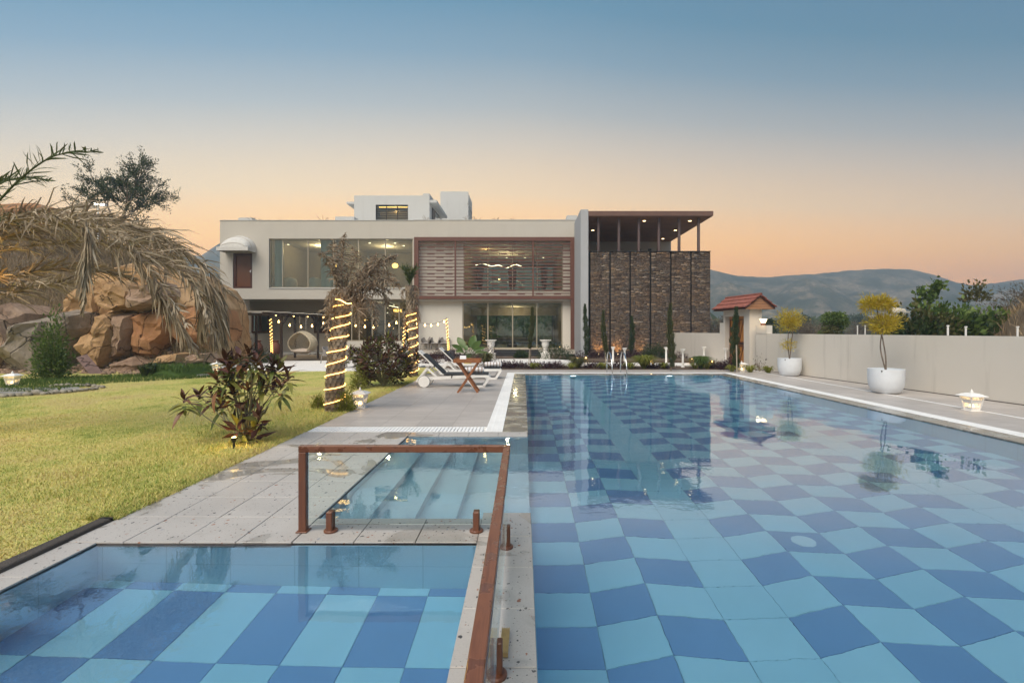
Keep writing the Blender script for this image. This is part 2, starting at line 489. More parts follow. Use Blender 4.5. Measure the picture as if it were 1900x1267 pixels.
def terrazzo(name, base, tiny=False, wet=0.5):
    n = N(name); p = n.pos()
    c = n.mix(n.ramp(n.noise(p, 1.3, 5, 0.6), [(0.3, 0.0), (0.75, 1.0)]), tuple(v * 0.84 for v in base), tuple(v * 1.06 for v in base))
    c = n.mix(n.ramp(n.orand(), [(0, 0.0), (1, 0.30)]), c, tuple(v * 0.78 for v in base))
    c = n.mix(n.ramp(n.noise(p, 90, 3), [(0.45, 0.0), (0.8, 0.25)]), c, (0.2, 0.19, 0.18))
    for sc, thr, seed in ((13, 0.20, 0.0), (27, 0.26, 7.3), (60, 0.24, 3.1)):
        mp = n.new('ShaderNodeMapping'); n.l(p, mp.inputs[0]); mp.inputs['Location'].default_value = (seed, seed * 2, 0); mp.inputs['Scale'].default_value = (1, 0.82, 1)
        w = n.noise(mp.outputs[0], 34, 2)
        ad = n.new('ShaderNodeVectorMath'); ad.operation = 'ADD'; n.l(mp.outputs[0], ad.inputs[0])
        sc_ = n.new('ShaderNodeVectorMath'); sc_.operation = 'SCALE'; n.l(w, sc_.inputs[0]); sc_.inputs['Scale'].default_value = 0.03; n.l(sc_.outputs[0], ad.inputs[1])
        v = n.voro(ad.outputs[0], sc)
        sep = n.new('ShaderNodeSeparateColor'); n.l(v.outputs['Color'], sep.inputs[0])
        r = sep.outputs[0]
        size = n.ramp(r, [(0.55, 0.0), (0.62, thr * 0.5), (1.0, thr)])
        k = n.math('LESS_THAN', v.outputs['Distance'], size)
        chip = n.ramp(sep.outputs[1], [(0.0, (0.055, 0.055, 0.06)), (0.45, (0.09, 0.085, 0.085)), (0.62, (0.26, 0.11, 0.07)), (0.85, (0.33, 0.16, 0.10)), (0.95, (0.24, 0.27, 0.33))], 'CONSTANT')
        c = n.mix(k, c, chip)
    # dirt along, and shallow pools of water with edges of their own
    wn_ = n.noise(n.pos((0.8, 1.0, 1)), 1.1, 4, 0.55, 0.6)
    k = n.ramp(wn_, [(0.60 - 0.10 * wet, 0.0), (0.635 - 0.10 * wet, 1.0)])
    c = n.mix(n.math('MULTIPLY', k, 0.55), c, n.mix(1.0, c, (0.45, 0.44, 0.40), 'MULTIPLY'))
    n.set('Base Color', c).set('Roughness', n.ramp(k, [(0, 0.55), (1, 0.05)])).set('Specular IOR Level', 0.5)
    return n.m
M['terrazzo'] = terrazzo('terrazzo_tile', (0.50, 0.47, 0.44))

def deck_far(name, base):
    n = N(name); p = n.pos()
    c = n.mix(n.ramp(n.noise(p, 0.8, 5, 0.6), [(0.3, 0.0), (0.75, 1.0)]), tuple(v * 0.86 for v in base), tuple(v * 1.08 for v in base))
    br = n.new('ShaderNodeTexBrick'); n.l(n.pos(), br.inputs['Vector'])
    br.offset = 0.0; br.inputs['Scale'].default_value = 1.0
    br.inputs['Brick Width'].default_value = 0.6; br.inputs['Row Height'].default_value = 0.30
    br.inputs['Mortar Size'].default_value = 0.006; br.inputs['Bias'].default_value = 0
    br.inputs['Color1'].default_value = (1, 1, 1, 1); br.inputs['Color2'].default_value = (0.80, 0.80, 0.80, 1); br.inputs['Mortar'].default_value = (0.55, 0.53, 0.5, 1)
    c = n.mix(0.8, c, br.outputs[0], 'MULTIPLY')
    st = n.noise(n.pos((1.0, 9.0, 1.0)), 2.2, 5, 0.65)
    c = n.mix(n.ramp(st, [(0.45, 0.0), (0.75, 0.45)]), c, tuple(v * 0.6 for v in base))
    c = n.mix(n.ramp(n.noise(p, 120, 3), [(0.45, 0.0), (0.8, 0.3)]), c, tuple(v * 0.5 for v in base))
    n.set('Base Color', c).set('Roughness', n.ramp(st, [(0.3, 0.34), (0.7, 0.55)])).set('Specular IOR Level', 0.5)
    return n.m
M['deck'] = deck_far('deck_tile', (0.52, 0.475, 0.44))
def wetstone(name, base):
    n = N(name); p = n.pos()
    c = n.mix(n.ramp(n.noise(p, 1.6, 5, 0.65), [(0.3, 0.0), (0.7, 1.0)]), tuple(v * 0.75 for v in base), tuple(v * 1.1 for v in base))
    st = n.noise(n.pos((1.2, 2.6, 1.0)), 1.3, 5, 0.6)
    k = n.ramp(st, [(0.44, 0.0), (0.52, 1.0)])
    c = n.mix(n.math('MULTIPLY', k, 0.6), c, tuple(v * 0.42 for v in base))
    n.set('Base Color', c).set('Roughness', n.ramp(k, [(0, 0.4), (1, 0.06)])); return n.m
M['coping'] = wetstone('coping_stone', (0.33, 0.31, 0.27))
M['grout'] = mat('grout', (0.10, 0.085, 0.075), 0.8, 0.3, 20)
M['pebblewhite'] = mat('white_gravel', (0.76, 0.73, 0.69), 0.9, 0.2, 60, 0.6, 90, bdist=0.02)

def pool_tile(name, a, b):
    n = N(name); p = n.pos()
    c = n.mix(n.orand(), a, b)
    c = n.mix(n.ramp(n.noise(p, 2.3, 4), [(0.35, 0.0), (0.75, 0.22)]), c, tuple(v * 0.72 for v in a))
    n.set('Base Color', c).set('Roughness', 0.3); return n.m
M['tile_light'] = pool_tile('light_aqua_tile', (0.36, 0.68, 0.84), (0.40, 0.72, 0.88))
M['tile_dark'] = pool_tile('dark_blue_tile', (0.165, 0.335, 0.60), (0.19, 0.365, 0.64))
def pool_tiles_far(name, x0, y0, w, l):
    n = N(name); 
    return n
n = N('pool_wall_tile')
br = n.new('ShaderNodeTexBrick'); 
mpv = n.new('ShaderNodeMapping'); g_ = n.new('ShaderNodeNewGeometry'); n.l(g_.outputs['Position'], mpv.inputs[0])
cmb = n.new('ShaderNodeCombineXYZ'); sp = n.new('ShaderNodeSeparateXYZ'); n.l(mpv.outputs[0], sp.inputs[0])
n.l(n.math('ADD', sp.outputs[0], sp.outputs[1]), cmb.inputs[0]); n.l(sp.outputs[2], cmb.inputs[1])
n.l(cmb.outputs[0], br.inputs['Vector']); br.offset = 0
br.inputs['Scale'].default_value = 1; br.inputs['Brick Width'].default_value = 0.485; br.inputs['Row Height'].default_value = 0.4; br.inputs['Mortar Size'].default_value = 0.004
br.inputs['Color1'].default_value = (0.40, 0.69, 0.84, 1); br.inputs['Color2'].default_value = (0.38, 0.67, 0.82, 1); br.inputs['Mortar'].default_value = (0.29, 0.54, 0.68, 1)
n.set('Base Color', br.outputs[0]).set('Roughness', 0.3); M['poolwall'] = n.m

# lawn: turf with worn, drier patches
def turf(name, stops, scale=0.55):
    n = N(name); p = n.pos()
    f = n.math('ADD', n.math('MULTIPLY', n.noise(p, scale, 6, 0.62), 0.75), n.math('MULTIPLY', n.noise(p, 7, 5, 0.6), 0.25))
    c = n.ramp(f, stops)
    c = n.mix(n.ramp(n.noise(p, 70, 3), [(0.35, 0.0), (0.7, 0.3)]), c, tuple(v * 0.5 for v in stops[1][1]))
    n.set('Base Color', c).set('Roughness', 0.9).set('Specular IOR Level', 0.15); n.bump(n.noise(p, 90, 3), 0.6, 0.02); return n.m
LAWN = [(0.34, (0.18, 0.25, 0.05)), (0.42, (0.40, 0.41, 0.11)), (0.50, (0.56, 0.50, 0.17)), (0.60, (0.55, 0.44, 0.19)), (0.68, (0.34, 0.24, 0.125))]
M['lawn'] = turf('lawn_turf', LAWN)
M['greenturf'] = turf('green_groundcover', [(0.3, (0.03, 0.06, 0.015)), (0.5, (0.055, 0.10, 0.02)), (0.7, (0.08, 0.12, 0.03))])
M['earth'] = turf('dry_earth', [(0.3, (0.13, 0.095, 0.06)), (0.5, (0.19, 0.14, 0.09)), (0.7, (0.25, 0.19, 0.12))], 0.6)
def blade(name, scale, stops):
    n = N(name); p = n.pos()
    f = n.math('ADD', n.math('MULTIPLY', n.noise(p, scale, 6, 0.62), 0.72), n.math('MULTIPLY', n.rnd(), 0.28))
    n.set('Base Color', n.ramp(f, stops)).set('Roughness', 0.7).set('Specular IOR Level', 0.2); return n.m
M['blade'] = blade('grass_blade', 0.55, [(0.34, (0.20, 0.29, 0.05)), (0.42, (0.44, 0.46, 0.12)), (0.50, (0.66, 0.60, 0.19)), (0.60, (0.68, 0.55, 0.22)), (0.68, (0.44, 0.31, 0.15))])
M['bladegreen'] = blade('green_blade', 0.5, [(0.3, (0.035, 0.07, 0.015)), (0.5, (0.07, 0.125, 0.022)), (0.7, (0.11, 0.16, 0.04))])
M['dryblade'] = blade('dry_blade', 0.5, [(0.3, (0.16, 0.11, 0.06)), (0.5, (0.26, 0.185, 0.105)), (0.7, (0.36, 0.27, 0.16))])

def rockmat(name, a, b, c3):
    n = N(name); p = n.pos()
    f = n.noise(p, 0.9, 6, 0.65, 0.4)
    c = n.ramp(f, [(0.3, a), (0.5, b), (0.72, c3)])
    c = n.mix(n.ramp(n.noise(n.pos((1, 1, 0.35)), 3.5, 6, 0.7), [(0.52, 0.0), (0.72, 0.55)]), c, tuple(v * 0.45 for v in a))
    n.set('Base Color', c).set('Roughness', 0.92).set('Specular IOR Level', 0.2)
    ad = n.new('ShaderNodeVectorMath'); ad.operation = 'ADD'; n.l(p, ad.inputs[0]); sv = n.new('ShaderNodeVectorMath'); sv.operation = 'SCALE'; sv.inputs['Scale'].default_value = .9; n.l(n.noise(p, 1.1, 4), sv.inputs[0]); n.l(sv.outputs[0], ad.inputs[1])
    v = n.voro(ad.outputs[0], 0.75, 'DISTANCE_TO_EDGE'); ck = n.ramp(v.outputs['Distance'], [(0.0, 0.0), (0.018, 1.0)])
    c = n.mix(ck, tuple(q * 0.35 for q in a), c); n.set('Base Color', c)
    n.bump(n.math('ADD', n.math('ADD', n.noise(p, 7, 8, 0.75), n.math('MULTIPLY', n.noise(p, 1.5, 4), 0.6)), n.math('MULTIPLY', ck, .8)), 0.8, 0.10); return n.m
M['rockgrey'] = rockmat('grey_rock', (0.20, 0.165, 0.13), (0.32, 0.265, 0.21), (0.42, 0.35, 0.28))
M['rockochre'] = rockmat('ochre_rock', (0.30, 0.175, 0.085), (0.48, 0.30, 0.155), (0.58, 0.39, 0.23))
M['rockorange'] = rockmat('orange_rock', (0.27, 0.13, 0.06), (0.42, 0.21, 0.10), (0.50, 0.28, 0.145))
M['rockpink'] = rockmat('pink_brown_rock', (0.24, 0.155, 0.105), (0.37, 0.25, 0.175), (0.46, 0.33, 0.235))
M['slabpurple'] = rockmat('purple_brown_slab', (0.15, 0.095, 0.085), (0.20, 0.13, 0.115), (0.25, 0.17, 0.15))
M['pebble'] = rockmat('river_stone', (0.28, 0.25, 0.20), (0.38, 0.34, 0.28), (0.47, 0.43, 0.36))
M['pathstone'] = rockmat('grey_slab', (0.26, 0.25, 0.23), (0.33, 0.32, 0.29), (0.38, 0.36, 0.33))
M['kerbstone'] = rockmat('kerb_stone', (0.085, 0.075, 0.068), (0.12, 0.105, 0.095), (0.16, 0.14, 0.125))
ORD = ['first', 'second', 'third', 'fourth', 'fifth', 'sixth', 'seventh', 'eighth', 'ninth', 'tenth', 'eleventh', 'twelfth', 'thirteenth', 'fourteenth', 'fifteenth', 'sixteenth']
M['poolgrout'] = mat('pool_grout', (0.20, 0.36, 0.45), 0.8, 0.15, 8)
M['liftedwhite'] = plaster('shade_lifted_plaster', (0.74, 0.70, 0.62), amount=0.3)  # villa white, its colour lightened to offset the shade behind the slat screen
M['steptile'] = mat('pale_step_tile', (0.50, 0.74, 0.86), 0.3, 0.05, 2)
# ------------------------------------------------------------------ plan of the pools (metres)
WZ = -0.018                                   # water level
XL, XR, YN, YF = 0.07, 7.1, -4.0, 17.56       # lap pool
SX, SY0, SY1 = -1.75, 4.14, 7.38              # bay with steps
BX0, BX1, BY0, BY1 = -3.22, -0.35, -0.6, 3.67 # wading pool
DEPTH, BDEPTH = -1.22, -0.73
LAWNX = -3.45
def wallx(Y): return 11.958 - 0.1214 * Y      # boundary wall, pool side face

def struct(name, mb, m, **k):
    o = mb.build(name, m, **k); o['kind'] = 'structure'; return o

# ground: one sheet to the horizon with the pools left out
mb = MB(); E = 1150.0; hx0, hx1, hy0, hy1 = -3.4, 7.6, -4.1, 18.2; z = -0.08
mb.quad((-E, -90, z), (E, -90, z), (E, hy0, z), (-E, hy0, z)); mb.quad((-E, hy1, z), (E, hy1, z), (E, 850, z), (-E, 850, z))
mb.quad((-E, hy0, z), (hx0, hy0, z), (hx0, hy1, z), (-E, hy1, z)); mb.quad((hx1, hy0, z), (E, hy0, z), (E, hy1, z), (hx1, hy1, z))
struct('ground', mb, M['earth'])

# basin walls and floors
T = 0.12
def basin():
    mb = MB()
    t = -0.012
    mb.box((XL - T, YN, DEPTH - .1), (XL, BY1, t - .03))                      # left wall beside the pier
    mb.box((XL - T, BY1, DEPTH - .1), (XL, SY0, t - .03))
    mb.box((XL - T, SY1, DEPTH - .1), (XL, YF, t - .03))
    mb.box((XR, YN, DEPTH - .1), (XR + T, YF, t - .03))
    mb.box((XL - T, YF, DEPTH - .1), (XR + T, YF + T, t - .03))
    mb.box((XL - T, YN - T, DEPTH - .1), (XR + T, YN, t - .03))
    mb.box((SX - T, SY0 - T, DEPTH - .1), (SX, SY1 + T, t - .03))             # bay
    mb.box((SX, SY1, DEPTH - .1), (XL - T, SY1 + T, t - .03))
    mb.box((SX, SY0 - T, DEPTH - .1), (XL - T, SY0, t - .03))
    for x0, x1, a, b in ((BX0 - T, BX0, BY0 - T, BY1 + T), (BX1, BX1 + T, BY0 - T, BY1 + T)):
        mb.box((x0, a, BDEPTH - .1), (x1, b, t - .03))
    mb.box((BX0, BY1, BDEPTH - .1), (BX1, BY1 + T, t - .03)); mb.box((BX0, BY0 - T, BDEPTH - .1), (BX1, BY0, t - .03))
    return struct('pool_basin', mb, M['poolwall'])
basin()
# steps in the bay, run from left to right
mb = MB(); w = (XL - SX) / 5
st_root = thing('pool_step', 'five pale blue tiled steps going down under the water beside the glass railing', 'steps', (SX, SY0, DEPTH))
for i in range(5):
    mb = MB(); mb.box((SX + i * w + 0.001, SY0 + .001, DEPTH - .05), (SX + (i + 1) * w, SY1 - .001, -0.20 - 0.2 * i)); mb.build('step', M['steptile'], st_root)

# floors: single tiles where they show large, the rest joined
TW, TL = 0.485, 0.40
def unit_tile(name, w, l, h=0.012, g=0.0025):
    me = MB().bbox((0, 0, -h), (w - g, l - g, 0), 0.0025).mesh(name); return me
fl = struct('pool_floor', MB().box((XL - .02, YN, DEPTH - .12), (XR + .02, YF, DEPTH - .012)), M['poolgrout'])
# the tile rows zigzag: each column's joints slope towards or away from the house
ZIG = [0, 0, .11, .03, .03, .14, .05, .16, .07, .18, .09, .09, .20, .11, .22, .12]
def slant_tile(name, d0, d1, w, g=.0022, h=.012):
    e = .0025
    def ring(o, z): return [(o, o + d0, z), (w - o, o + d1, z), (w - o, TL - o + d1, z), (o, TL - o + d0, z)]
    v = ring(g, -h) + ring(g, -e) + ring(g + e, 0)
    return MB().add(v, [(0, 1, 5, 4), (1, 2, 6, 5), (2, 3, 7, 6), (3, 0, 4, 7), (4, 5, 9, 8), (5, 6, 10, 9), (6, 7, 11, 10), (7, 4, 8, 11), (8, 9, 10, 11)])
cells = []
for i in range(15):
    for j in range(int((YF - YN) / TL) + 1):
        x, y = XL + i * TW, YF + .09 - (j + 1) * TL
        dark = i not in (3, 10) and (i + j) % 2 == 1
        xc = min(x + TW, XR) - x
        if xc < .05: continue
        px = CX + FPX * (x + .2) / max(y, .5)
        vis = y > 2.7 and px < 1960 and y < YF - .75
        cells.append((y + .3 * abs(x), i, x, y, dark, xc, vis))
cells.sort()
tmesh = {}
nvis = 0; mbl, mbd = MB(), MB()
for k, i, x, y, dark, xc, vis in cells:
    if vis and nvis < 298 and xc > TW - .01:
        nvis += 1
        if (i, dark) not in tmesh:
            me = slant_tile('tile', ZIG[i], ZIG[i + 1], TW).mesh('tile'); me.materials.append(M['tile_dark' if dark else 'tile_light']); tmesh[i, dark] = me
        link_mesh('tile', tmesh[i, dark], None, fl, (x, y, DEPTH + random.uniform(-.0008, .0008)))
    else:
        t_ = slant_tile('t', ZIG[i], ZIG[i + 1], xc); (mbd if dark else mbl).add([(v[0] + x, min(v[1] + y, YF - .001), v[2] + DEPTH) for v in t_.v], t_.f)
mbl.build('light_tile', M['tile_light'], fl, 'stuff'); mbd.build('dark_tile', M['tile_dark'], fl, 'stuff')
# a round drain and a few leaves' worth of grit on the floor
o = MB().lathe([(.11, 0), (.11, .006), (.09, .010), (.03, .010)], (2.7375, 4.745, DEPTH + .003), 24).build('floor_inlet', M['steptile']); tag(o, 'round pale inlet on a light tile of the pool floor', 'inlet')
# wading pool floor
fl2 = struct('wading_pool_floor', MB().box((BX0 - .02, BY0, BDEPTH - .12), (BX1 + .02, BY1, BDEPTH - .012)), M['poolgrout'])
BW, BL = 0.373, 0.696
meL2, meD2 = unit_tile('tile_light', BW, BL), unit_tile('tile_dark', BW, BL)
meL2.materials.append(M['tile_light']); meD2.materials.append(M['tile_dark'])
rows = [(3.574, BY1 - 3.574)] + [(3.574 - BL * (k + 1), BL) for k in range(6)]
for r, (y, l) in enumerate(rows):
    for i in range(-1, 8):
        x = -2.94 + i * BW
        x0, x1 = max(x, BX0), min(x + BW, BX1)
        if x1 - x0 < .03 or y + l < BY0: continue
        dark = (i + r) % 2 == 0
        if x1 - x0 > BW - .01 and abs(l - BL) < .01: link_mesh('tile', meD2 if dark else meL2, None, fl2, (x, y, BDEPTH))
        else: MB().box((x0, max(y, BY0), BDEPTH - .012), (x1 - .004, y + l - .004, BDEPTH)).build('tile', M['tile_dark' if dark else 'tile_light'], fl2)

# water
mb = MB(); e = 0.02
mb.poly([(XL - e, YN, WZ), (XR + e, YN, WZ), (XR + e, YF + e, WZ), (XL - e, YF + e, WZ), (XL - e, SY1 + e, WZ), (SX - e, SY1 + e, WZ), (SX - e, SY0 - e, WZ), (XL - e, SY0 - e, WZ)])
struct('pool_water', mb, M['water'])
mb = MB(); mb.poly([(BX0 - e, BY0 - e, WZ), (BX1 + e, BY0 - e, WZ), (BX1 + e, BY1 + e, WZ), (BX0 - e, BY1 + e, WZ)])
struct('wading_pool_water', mb, M['water'])

# paving bed under the near tiles
mb = MB(); bz0, bz1 = -0.075, -0.012
mb.box((LAWNX, BY1, bz0), (SX - .004, 7.66, bz1)); mb.box((SX - .004, SY1 + .004, bz0), (XL, 7.66, bz1))
mb.box((SX - .004, BY1 + .004, bz0), (BX1, SY0 - .004, bz1)); mb.box((LAWNX, BY0 - 3, bz0), (BX0 - .004, BY1, bz1))
mb.box((BX1 + .004, -2.5, bz0), (XL - .004, 4.27, bz1))
pav = struct('terrazzo_paving', mb, M['grout'])
def pave(x0, x1, y0, y1, nx, ny, off=0.0, zt=0.0):
    w, l = (x1 - x0) / nx, (y1 - y0) / ny; g = 0.005
    me = MB().bbox((0, 0, -.028), (w - g, l - g, 0), 0.003).mesh('tile'); me.materials.append(M['terrazzo'])
    for i in range(nx):
        for j in range(ny):
            link_mesh('tile', me, None, pav, (x0 + i * w, y0 + j * l, zt + random.uniform(-.0012, .0012)))
pave(LAWNX, SX - .004, BY1 + .004, 7.66, 4, 8)
pave(SX, BX1, BY1 + .004, SY0, 3, 1)
pave(SX, XL, SY1 + .0, 7.66, 4, 1)
pave(LAWNX, BX0, -2.5, BY1, 1, 12)
pave(BX1, XL, -2.6, 4.27, 1, 14)

# far decks and copings
D = M['deck']
struct('deck', MB().box((LAWNX, 8.04, -.07), (-.6, 19.7, 0.0)), D)
struct('deck', MB().box((-.6, 18.43, -.07), (7.8, 19.7, -.001)), D)
mb = MB(); mb.add([(7.8, -4, 0), (wallx(-4) - .02, -4, 0), (wallx(19.7) - .02, 19.7, 0), (7.8, 19.7, 0)], [(0, 1, 2, 3)]); struct('deck', mb, D)
cp = struct('coping', MB().box((XL - .40, 7.66, -.07), (XL, YF, 0.0)), M['coping'])
struct('coping', MB().box((XL - .40, YF, -.07), (7.5, 18.0, 0.0)), M['coping'])
struct('coping', MB().box((XR, -4, -.07), (7.5, YF, 0.0)), M['coping'])

# white overflow gratings
def grating(label, x0, x1, y0, y1, along, pitch=0.034):
    t = thing('overflow_grating', label, 'grating', (x0, y0, 0), 'white overflow gratings around the pool')
    MB().box((x0, y0, -.07), (x1, y1, -.03)).build('channel', M['whitepaint'], t)
    mb = MB(); e = .014
    if along == 'x':
        n = int((x1 - x0) / pitch)
        for i in range(n): mb.box((x0 + i * pitch + .004, y0 + e, -.028), (x0 + i * pitch + pitch * .72, y1 - e, .004))
        fr = MB().box((x0, y0, -.03), (x1, y0 + e, .003)).box((x0, y1 - e, -.03), (x1, y1, .003))
    else:
        n = int((y1 - y0) / pitch)
        for i in range(n): mb.box((x0 + e, y0 + i * pitch + .004, -.028), (x1 - e, y0 + i * pitch + pitch * .72, .004))
        fr = MB().box((x0, y0, -.03), (x0 + e, y1, .003)).box((x1 - e, y0, -.03), (x1, y1, .003))
        for q in (.33, .66): fr.box((x0 + (x1 - x0) * q - .006, y0, -.03), (x0 + (x1 - x0) * q + .006, y1, .0045))
    mb.build('slat', M['whiteplastic'], t, 'stuff'); fr.build('rim', M['whiteplastic'], t)
grating('white slatted grating across the deck from lawn to pool', -3.42, -.6, 7.66, 8.04, 'x', 0.058)
grating('white grating along the left edge of the pool by the loungers', -.6, -.33, 7.67, 18.42, 'y')
grating('white grating along the far end of the pool under the ladder', -.33, 7.8, 18.0, 18.42, 'x')
grating('white grating along the right edge of the pool', 7.5, 7.8, -4, 18.0, 'y')
dr = thing('slot_drain', 'thin white slot drain along the right deck by the planters', 'drain', (9.1, -4, 0))
mb = MB()
for k in range(24): mb.box((9.07, -4 + k + .01, -.02), (9.125, -4 + k + .985, .006))
mb.build('cover', M['whiteplastic'], dr)
# kerb beside the wading pool
kb = thing('kerb', 'dark grey stone kerb between lawn and wading pool', 'kerb', (LAWNX - .06, 0, 0))
for k in range(7): MB().bbox((LAWNX - .10, 4.09 - (k + 1) * .9 + .006, -.07), (LAWNX + .0, 4.09 - k * .9, .032), .008).build('kerb_stone', M['kerbstone'], kb)

# lawn: gently uneven sheet left of the deck
def lawnz(x, y): 
    k = min(1.0, max(0.0, (LAWNX - x) / 0.6))
    return -0.012 + k * (0.035 * (mnoise.noise(Vector((x * .25, y * .25, 0))) + .25) + .02 * mnoise.noise(Vector((x * .9, y * .9, 3))))
def lawn_sheet():
    xs = np.concatenate([np.linspace(-34, -8, 50), np.linspace(-7.8, LAWNX - .0, 30)]); ys = np.linspace(-6, 21.0, 90)
    V = [(x, y, lawnz(x, y)) for y in ys for x in xs]; nx = len(xs)
    F = [(j * nx + i, j * nx + i + 1, (j + 1) * nx + i + 1, (j + 1) * nx + i) for j in range(len(ys) - 1) for i in range(nx - 1)]
    o = np_mesh('lawn', V, F, M['lawn'], smooth=True); o['kind'] = 'structure'; return o
lawn_sheet()
def blades(name, pts, h, w, m, label, cat='grass', lean=.5, parent=None):
    """pts (n,3) roots; one bent triangle pair per blade"""
    n = len(pts); a = rng.uniform(0, 2 * np.pi, n); hh = h * rng.uniform(.5, 1.3, n); ln = lean * rng.uniform(.2, 1.2, n) * hh
    dx, dy = np.cos(a), np.sin(a); b = rng.uniform(0, 2 * np.pi, n); ww = w * rng.uniform(.7, 1.3, n) / 2
    sx, sy = np.cos(b) * ww, np.sin(b) * ww
    p0 = pts + np.stack([sx, sy, 0 * a], 1); p1 = pts - np.stack([sx, sy, 0 * a], 1)
    mid = pts + np.stack([dx * ln * .35, dy * ln * .35, hh * .6], 1); m0 = mid + np.stack([sx, sy, 0 * a], 1) * .7; m1 = mid - np.stack([sx, sy, 0 * a], 1) * .7
    tip = pts + np.stack([dx * ln, dy * ln, hh], 1)
    V = np.stack([p0, p1, m1, m0, tip], 1).reshape(-1, 3); i = np.arange(n)[:, None] * 5
    F = np.concatenate([i + [0, 1, 2], i + [0, 2, 3], i + [3, 2, 4]], 0)
    o = np_mesh(name, V, F, m, parent); o['kind'] = 'stuff'; o['label'] = label
    if parent is None: o['category'] = cat
    return o
def lawn_blades():
    n = 300000
    Y = 1.0 + 18.7 * rng.random(n) ** 1.4; u = rng.random(n)
    left = np.maximum(-1.25 * Y - 2.5, -26.0); X = left + (LAWNX - .01 - left) * u
    keep = X < LAWNX
    X, Y = X[keep], Y[keep]
    Z = np.array([lawnz(x, y) for x, y in zip(X, Y)])
    blades('grass', np.stack([X, Y, Z - .004], 1), .022, .007, M['blade'], 'short dry green lawn grass left of the deck', lean=1.1)
    # longer unmown fringe along the deck and round the shrubs
    n = 26000
    Y = 4.1 + 14 * rng.random(n) ** 1.4; X = LAWNX + .025 - np.abs(rng.normal(0, .16, n))
    X2 = rng.normal(-4.2, .7, 16000); Y2 = rng.uniform(4.5, 12, 16000); k2 = X2 < LAWNX; X = np.concatenate([X, X2[k2]]); Y = np.concatenate([Y, Y2[k2]])
    Z = np.array([lawnz(x, y) for x, y in zip(X, Y)])
    blades('grass', np.stack([X, Y, Z - .004], 1), .05, .007, M['blade'], 'longer tufty grass along the edge of the deck', lean=1.0)
lawn_blades()

# ------------------------------------------------------------------ beds and path between pool and villa
def path_pts(): return [(LAWNX - 1.0, 21.9), (0, 21.7), (4, 21.9), (9.1, 21.7), (9.0, 23.3), (5, 23.6), (2.8, 23.7), (2.6, 25.4), (1.4, 26.6), (-4.8, 26.6), (-6, 25.2), (-15.2, 25.0), (-15.8, 21.4), (-9.5, 18.8), (-6.0, 18.9), (-4.6, 20.4)]
pts = path_pts()
mb = MB(); mb.prism([(x, y, -.05) for x, y in pts], (0, 0, .085)); struct('path', mb, M['pebblewhite'])
kerbm = M['blackstone']
mb = MB(); mb.box((LAWNX, 19.704, -.05), (9.6, 21.65, .012)); struct('planting_bed', mb, M['soil'])
mb = MB(); mb.box((2.9, 23.75, -.05), (9.0, 28.0, .10)); struct('planting_bed', mb, M['soil'])
mb = MB(); mb.box((LAWNX + .2, 26.62, -.05), (2.9, 31.1, .02)); struct('planting_bed', mb, M['soil'])
mb = MB(); mb.box((-30, 25.05, -.06), (-6.1, 36, .01)); struct('planting_bed', mb, M['earth'])
# ------------------------------------------------------------------ villa
F0 = 31.5
hx = lambda px: PX(px, F0)
hz = lambda py: PZ(py, F0)
villa = thing('villa', 'long two storey white villa with brown slat screen and dark stone wing', 'house', (-6, F0, 0))
def vp(name, mb, m, parent=None, **k): return mb.build(name, m, parent or villa, **k)
def window(parent, x0, x1, z0, z1, y, bars=(), fw=0.05, m=None, trans=(), depth=0.07, glass=None, name='window'):
    """frame across the opening, one pane between each two bars"""
    m = m or M['alu']; mb = MB()
    mb.box((x0, y, z0), (x0 + fw, y + depth, z1)).box((x1 - fw, y, z0), (x1, y + depth, z1))
    mb.box((x0 + fw, y, z1 - fw), (x1 - fw, y + depth, z1)).box((x0 + fw, y, z0), (x1 - fw, y + depth, z0 + fw))
    for b in bars: mb.box((b - fw / 2, y - .004, z0 + fw), (b + fw / 2, y + depth, z1 - fw))
    for t in trans: mb.box((x0 + fw, y + .006, t - .012), (x1 - fw, y + depth - .006, t + .012))
    w = mb.build(name, m, parent)
    xs = [x0 + fw] + [v for b in bars for v in (b - fw / 2, b + fw / 2)] + [x1 - fw]
    for i in range(0, len(xs), 2):
        MB().box((xs[i], y + depth * .45, z0 + fw), (xs[i + 1], y + depth * .45 + .008, z1 - fw)).build('pane', glass or M['glass'], w)
    return w
W = M['white']
ZT, ZB = 8.72, 3.63
xL, xM, xR_ = hx(408), hx(768), 3.40
# upper left block
win_a = (hx(499), hx(766), hz(534), hz(443)); door_a = (hx(432), hx(468), hz(535), hz(470))
vp('wall', wall_y(MB(), xL, xM, ZB, ZT, F0, F0 + .25, [win_a, door_a]), W)
vp('wall', MB().box((xL, F0 + .25, ZB), (xL + .25, 43, ZT)), W)
vp('soffit', MB().box((xL + .25, F0 + .25, ZB + .002), (xM - .02, 43, ZB + .25)), M['taupe'])
vp('parapet', MB().box((xM, F0, hz(440)), (xR_, F0 + .3, ZT + .03)), W)
vp('coping_cap', MB().box((xL - .03, F0 - .03, ZT), (xM, F0 + .28, ZT + .035)).box((xM, F0 - .03, ZT + .03), (xR_, F0 + .33, ZT + .065)), M['roofwhite'])
vp('roof', MB().box((xL + .25, F0 + .3, 8.15), (xR_, 43, 8.4)), M['roofwhite'])
bw_u = (PX(883, 43), PX(1027, 43), PZ(541, 43), PZ(495, 43)); bw_l = (PX(883, 43), PX(1026, 43), .46, PZ(579, 43))
vp('wall', wall_y(MB(), xL, xR_, 0, ZT, 43, 43.25, [bw_u, bw_l]), W)
wa = window(villa, *win_a, F0 + .12, [hx(523), hx(570), hx(618), hx(664), hx(714)], .06)
for k in range(0): pass
